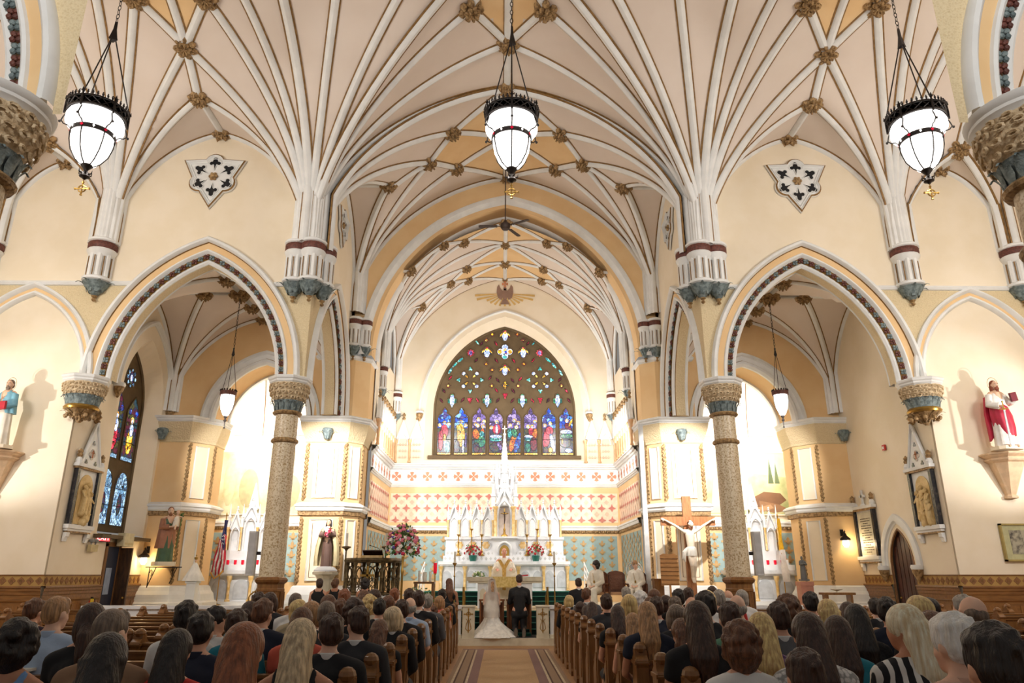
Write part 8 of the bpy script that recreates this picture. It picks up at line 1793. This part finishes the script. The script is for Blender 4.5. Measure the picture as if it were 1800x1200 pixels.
for s, nm in ((-1, 'bride'), (1, 'groom')):
    t = thing('prie_dieu', 'wooden kneeling stand in front of the %s' % nm, 'kneeler', (s*.36, 20.35, .17)); pw = mat('kneeler_wood', (150, 96, 54), .45, stretch=(5, 5, 1), scale=4, rgb2=(126, 76, 40))
    for a in (-.3, .3): m = MB(); m.b6(a-.025, a+.025, -.16, .1, .0, .84); m.build('side_post', [pw], t)
    m = MB(); m.b6(-.34, .34, -.2, .16, .84, .88); m.build('arm_rest', [pw], t); m = MB(); m.b6(-.28, .28, .02, .05, .1, .8); m.build('front_board', [pw], t)
    m = MB(); m.b6(-.3, .3, -.58, -.16, .0, .07); m.build('knee_pad', [green], t)
# priest facing the camera
alb = mat('white_vestment', (240, 234, 220), .75, scale=4, rgb2=(226, 218, 200)); gold_c = mat('vestment_gold', (192, 150, 70), .6, scale=16, rgb2=(216, 180, 104))
def pp_(m):
    cap_(m, (0, 0, 1.42), .06, (0, 0, 1.56), .055); cap_(m, (-.17, 0, 1.38), .07, (.17, 0, 1.38), .07); cap_(m, (0, 0, 1.3), .15, (0, 0, .95), .15, 14)
    for s in (-1, 1):
        cap_(m, (s*.2, 0, 1.37), .055, (s*.28, -.06, 1.12), .045); cap_(m, (s*.28, -.06, 1.12), .043, (s*.2, -.3, 1.12), .03); hand(m, (s*.2, -.3, 1.12), (s*.1, -.7, -.2), (0, 0, 1), 1, .4, s)
        cap_(m, (s*.1, 0, .9), .09, (s*.1, 0, .1), .05); cap_(m, (s*.1, 0, .05), .045, (s*.1, -.14, .04), .035)
p, T = full_person('priest in white and gold chasuble standing behind the altar table', (-.02, 23.95, .71), 0, pp_, mat('skin_ruddy', (226, 160, 134), .5), (0, -.02, 1.65), 1.04, pi, .08, 'bald', 'white')
m = robe([(.06, .3, .25, 0, 0, 1), (.5, .28, .22, 0, 0, .8), (1.0, .26, .2, 0, 0, .4), (1.3, .2, .15, 0, 0, .2), (1.42, .1, .09, 0, 0, 0)], 11, .07); m.build('alb', [alb], p, smooth=True)
m = robe([(.42, .36, .2, 0, -.0, 1), (.7, .42, .22, 0, 0, 1), (1.0, .4, .22, 0, -.02, .7), (1.2, .33, .2, 0, -.01, .4), (1.36, .25, .15, 0, 0, .2), (1.44, .12, .1, 0, 0, 0), (1.47, .08, .08, 0, 0, 0)], 7, .06); m.build('chasuble', [alb], p, smooth=True)
m = MB(); m.slab([(-.05, -.75), (.05, -.75), (.06, -.1), (.2, .14), (.11, .17), (0, .0), (-.11, .17), (-.2, .14), (-.06, -.1)], (0, -.245, 1.25), (1, 0, 0), (0, -.05, 1), (0, -.012, 0)); m.build('gold_orphrey', [gold_c], p)
for s in (-1, 1): m = MB(); m.tube([(s*.24, -.03, 1.3), (s*.28, -.08, 1.12), (s*.25, -.2, 1.1)], [.07, .1, .11], 12); m.build('wide_sleeve', [alb], p, smooth=True)
# altar servers seated, facing the camera side
def server(x, label, hair, style, yaw, rz):
    body = MB(); Tm = head_prims(body, HC, .97, yaw, -.05); cap_(body, (0, -.01, 1.06), .05, (0, .015, 1.2), .046); cap_(body, (-.14, 0, 1.02), .06, (.14, 0, 1.02), .06); cap_(body, (0, 0, .95), .12, (0, 0, .6), .12, 12)
    for s in (-1, 1):
        cap_(body, (s*.16, 0, 1.0), .05, (s*.21, .07, .76), .04); cap_(body, (s*.21, .07, .76), .038, (s*.07, .3, .66), .027); hand(body, (s*.07, .3, .66), (-s*.5, .6, -.2), (0, 0, 1), .9, .5, s)
        cap_(body, (s*.09, .05, .54), .085, (s*.13, .44, .53), .06); cap_(body, (s*.13, .44, .53), .055, (s*.13, .42, .1), .036); cap_(body, (s*.13, .42, .05), .04, (s*.13, .58, .035), .03)
    o = link('person', organic(body, .0135, 'person', 2, [SKW[2]]), None, label, 'person', loc=(x, 22.5, .70), rz=rz); eyes(o, Tm, .97)
    h = link('hair', getm(HM, style, hair_mesh, style), o, loc=HC); h.rotation_euler = (0, 0, yaw*.85); setm(h, hairmat(hair)); h.scale = (.97,)*3
    def al(m):
        cap_(m, (-.04, -.01, 1.08), .06, (-.16, 0, 1.02), .072); cap_(m, (.04, -.01, 1.08), .06, (.16, 0, 1.02), .072); cap_(m, (0, 0, .95), .155, (0, 0, .58), .16, 14)
        for s in (-1, 1): cap_(m, (s*.17, 0, 1.0), .068, (s*.23, .07, .76), .066); cap_(m, (s*.23, .07, .76), .068, (s*.11, .25, .68), .062); cap_(m, (s*.08, .05, .54), .12, (s*.13, .45, .53), .09); cap_(m, (s*.12, .45, .5), .1, (s*.13, .46, .14), .12)
        cap_(m, (-.1, .44, .3), .09, (.1, .44, .3), .09)
    org(o, 'alb', al, alb, .017); m = MB(); m.tube([(.05, .14, 1.02), (.01, .17, .85), (-.01, .17, .8)], .005, 4); m.box((-.01, .18, .77), (.05, .01, .07)); m.build('pendant_cross', [brass], o); 
    for s in (-1, 1): m = MB(); cap_(m, (s*.13, .42, .05), .05, (s*.13, .6, .04), .04); m.build('shoe', [mat('shoe_leather', (24, 22, 22), .3)], o, smooth=True)
    return o
server(2.72, 'altar server with black curly hair in white alb, seated in profile', 'black', 'curly', -.5, pi-.6)
server(3.9, 'altar server with short light brown hair in white alb and cross', 'ltbrown', 'short', .3, pi-.35)
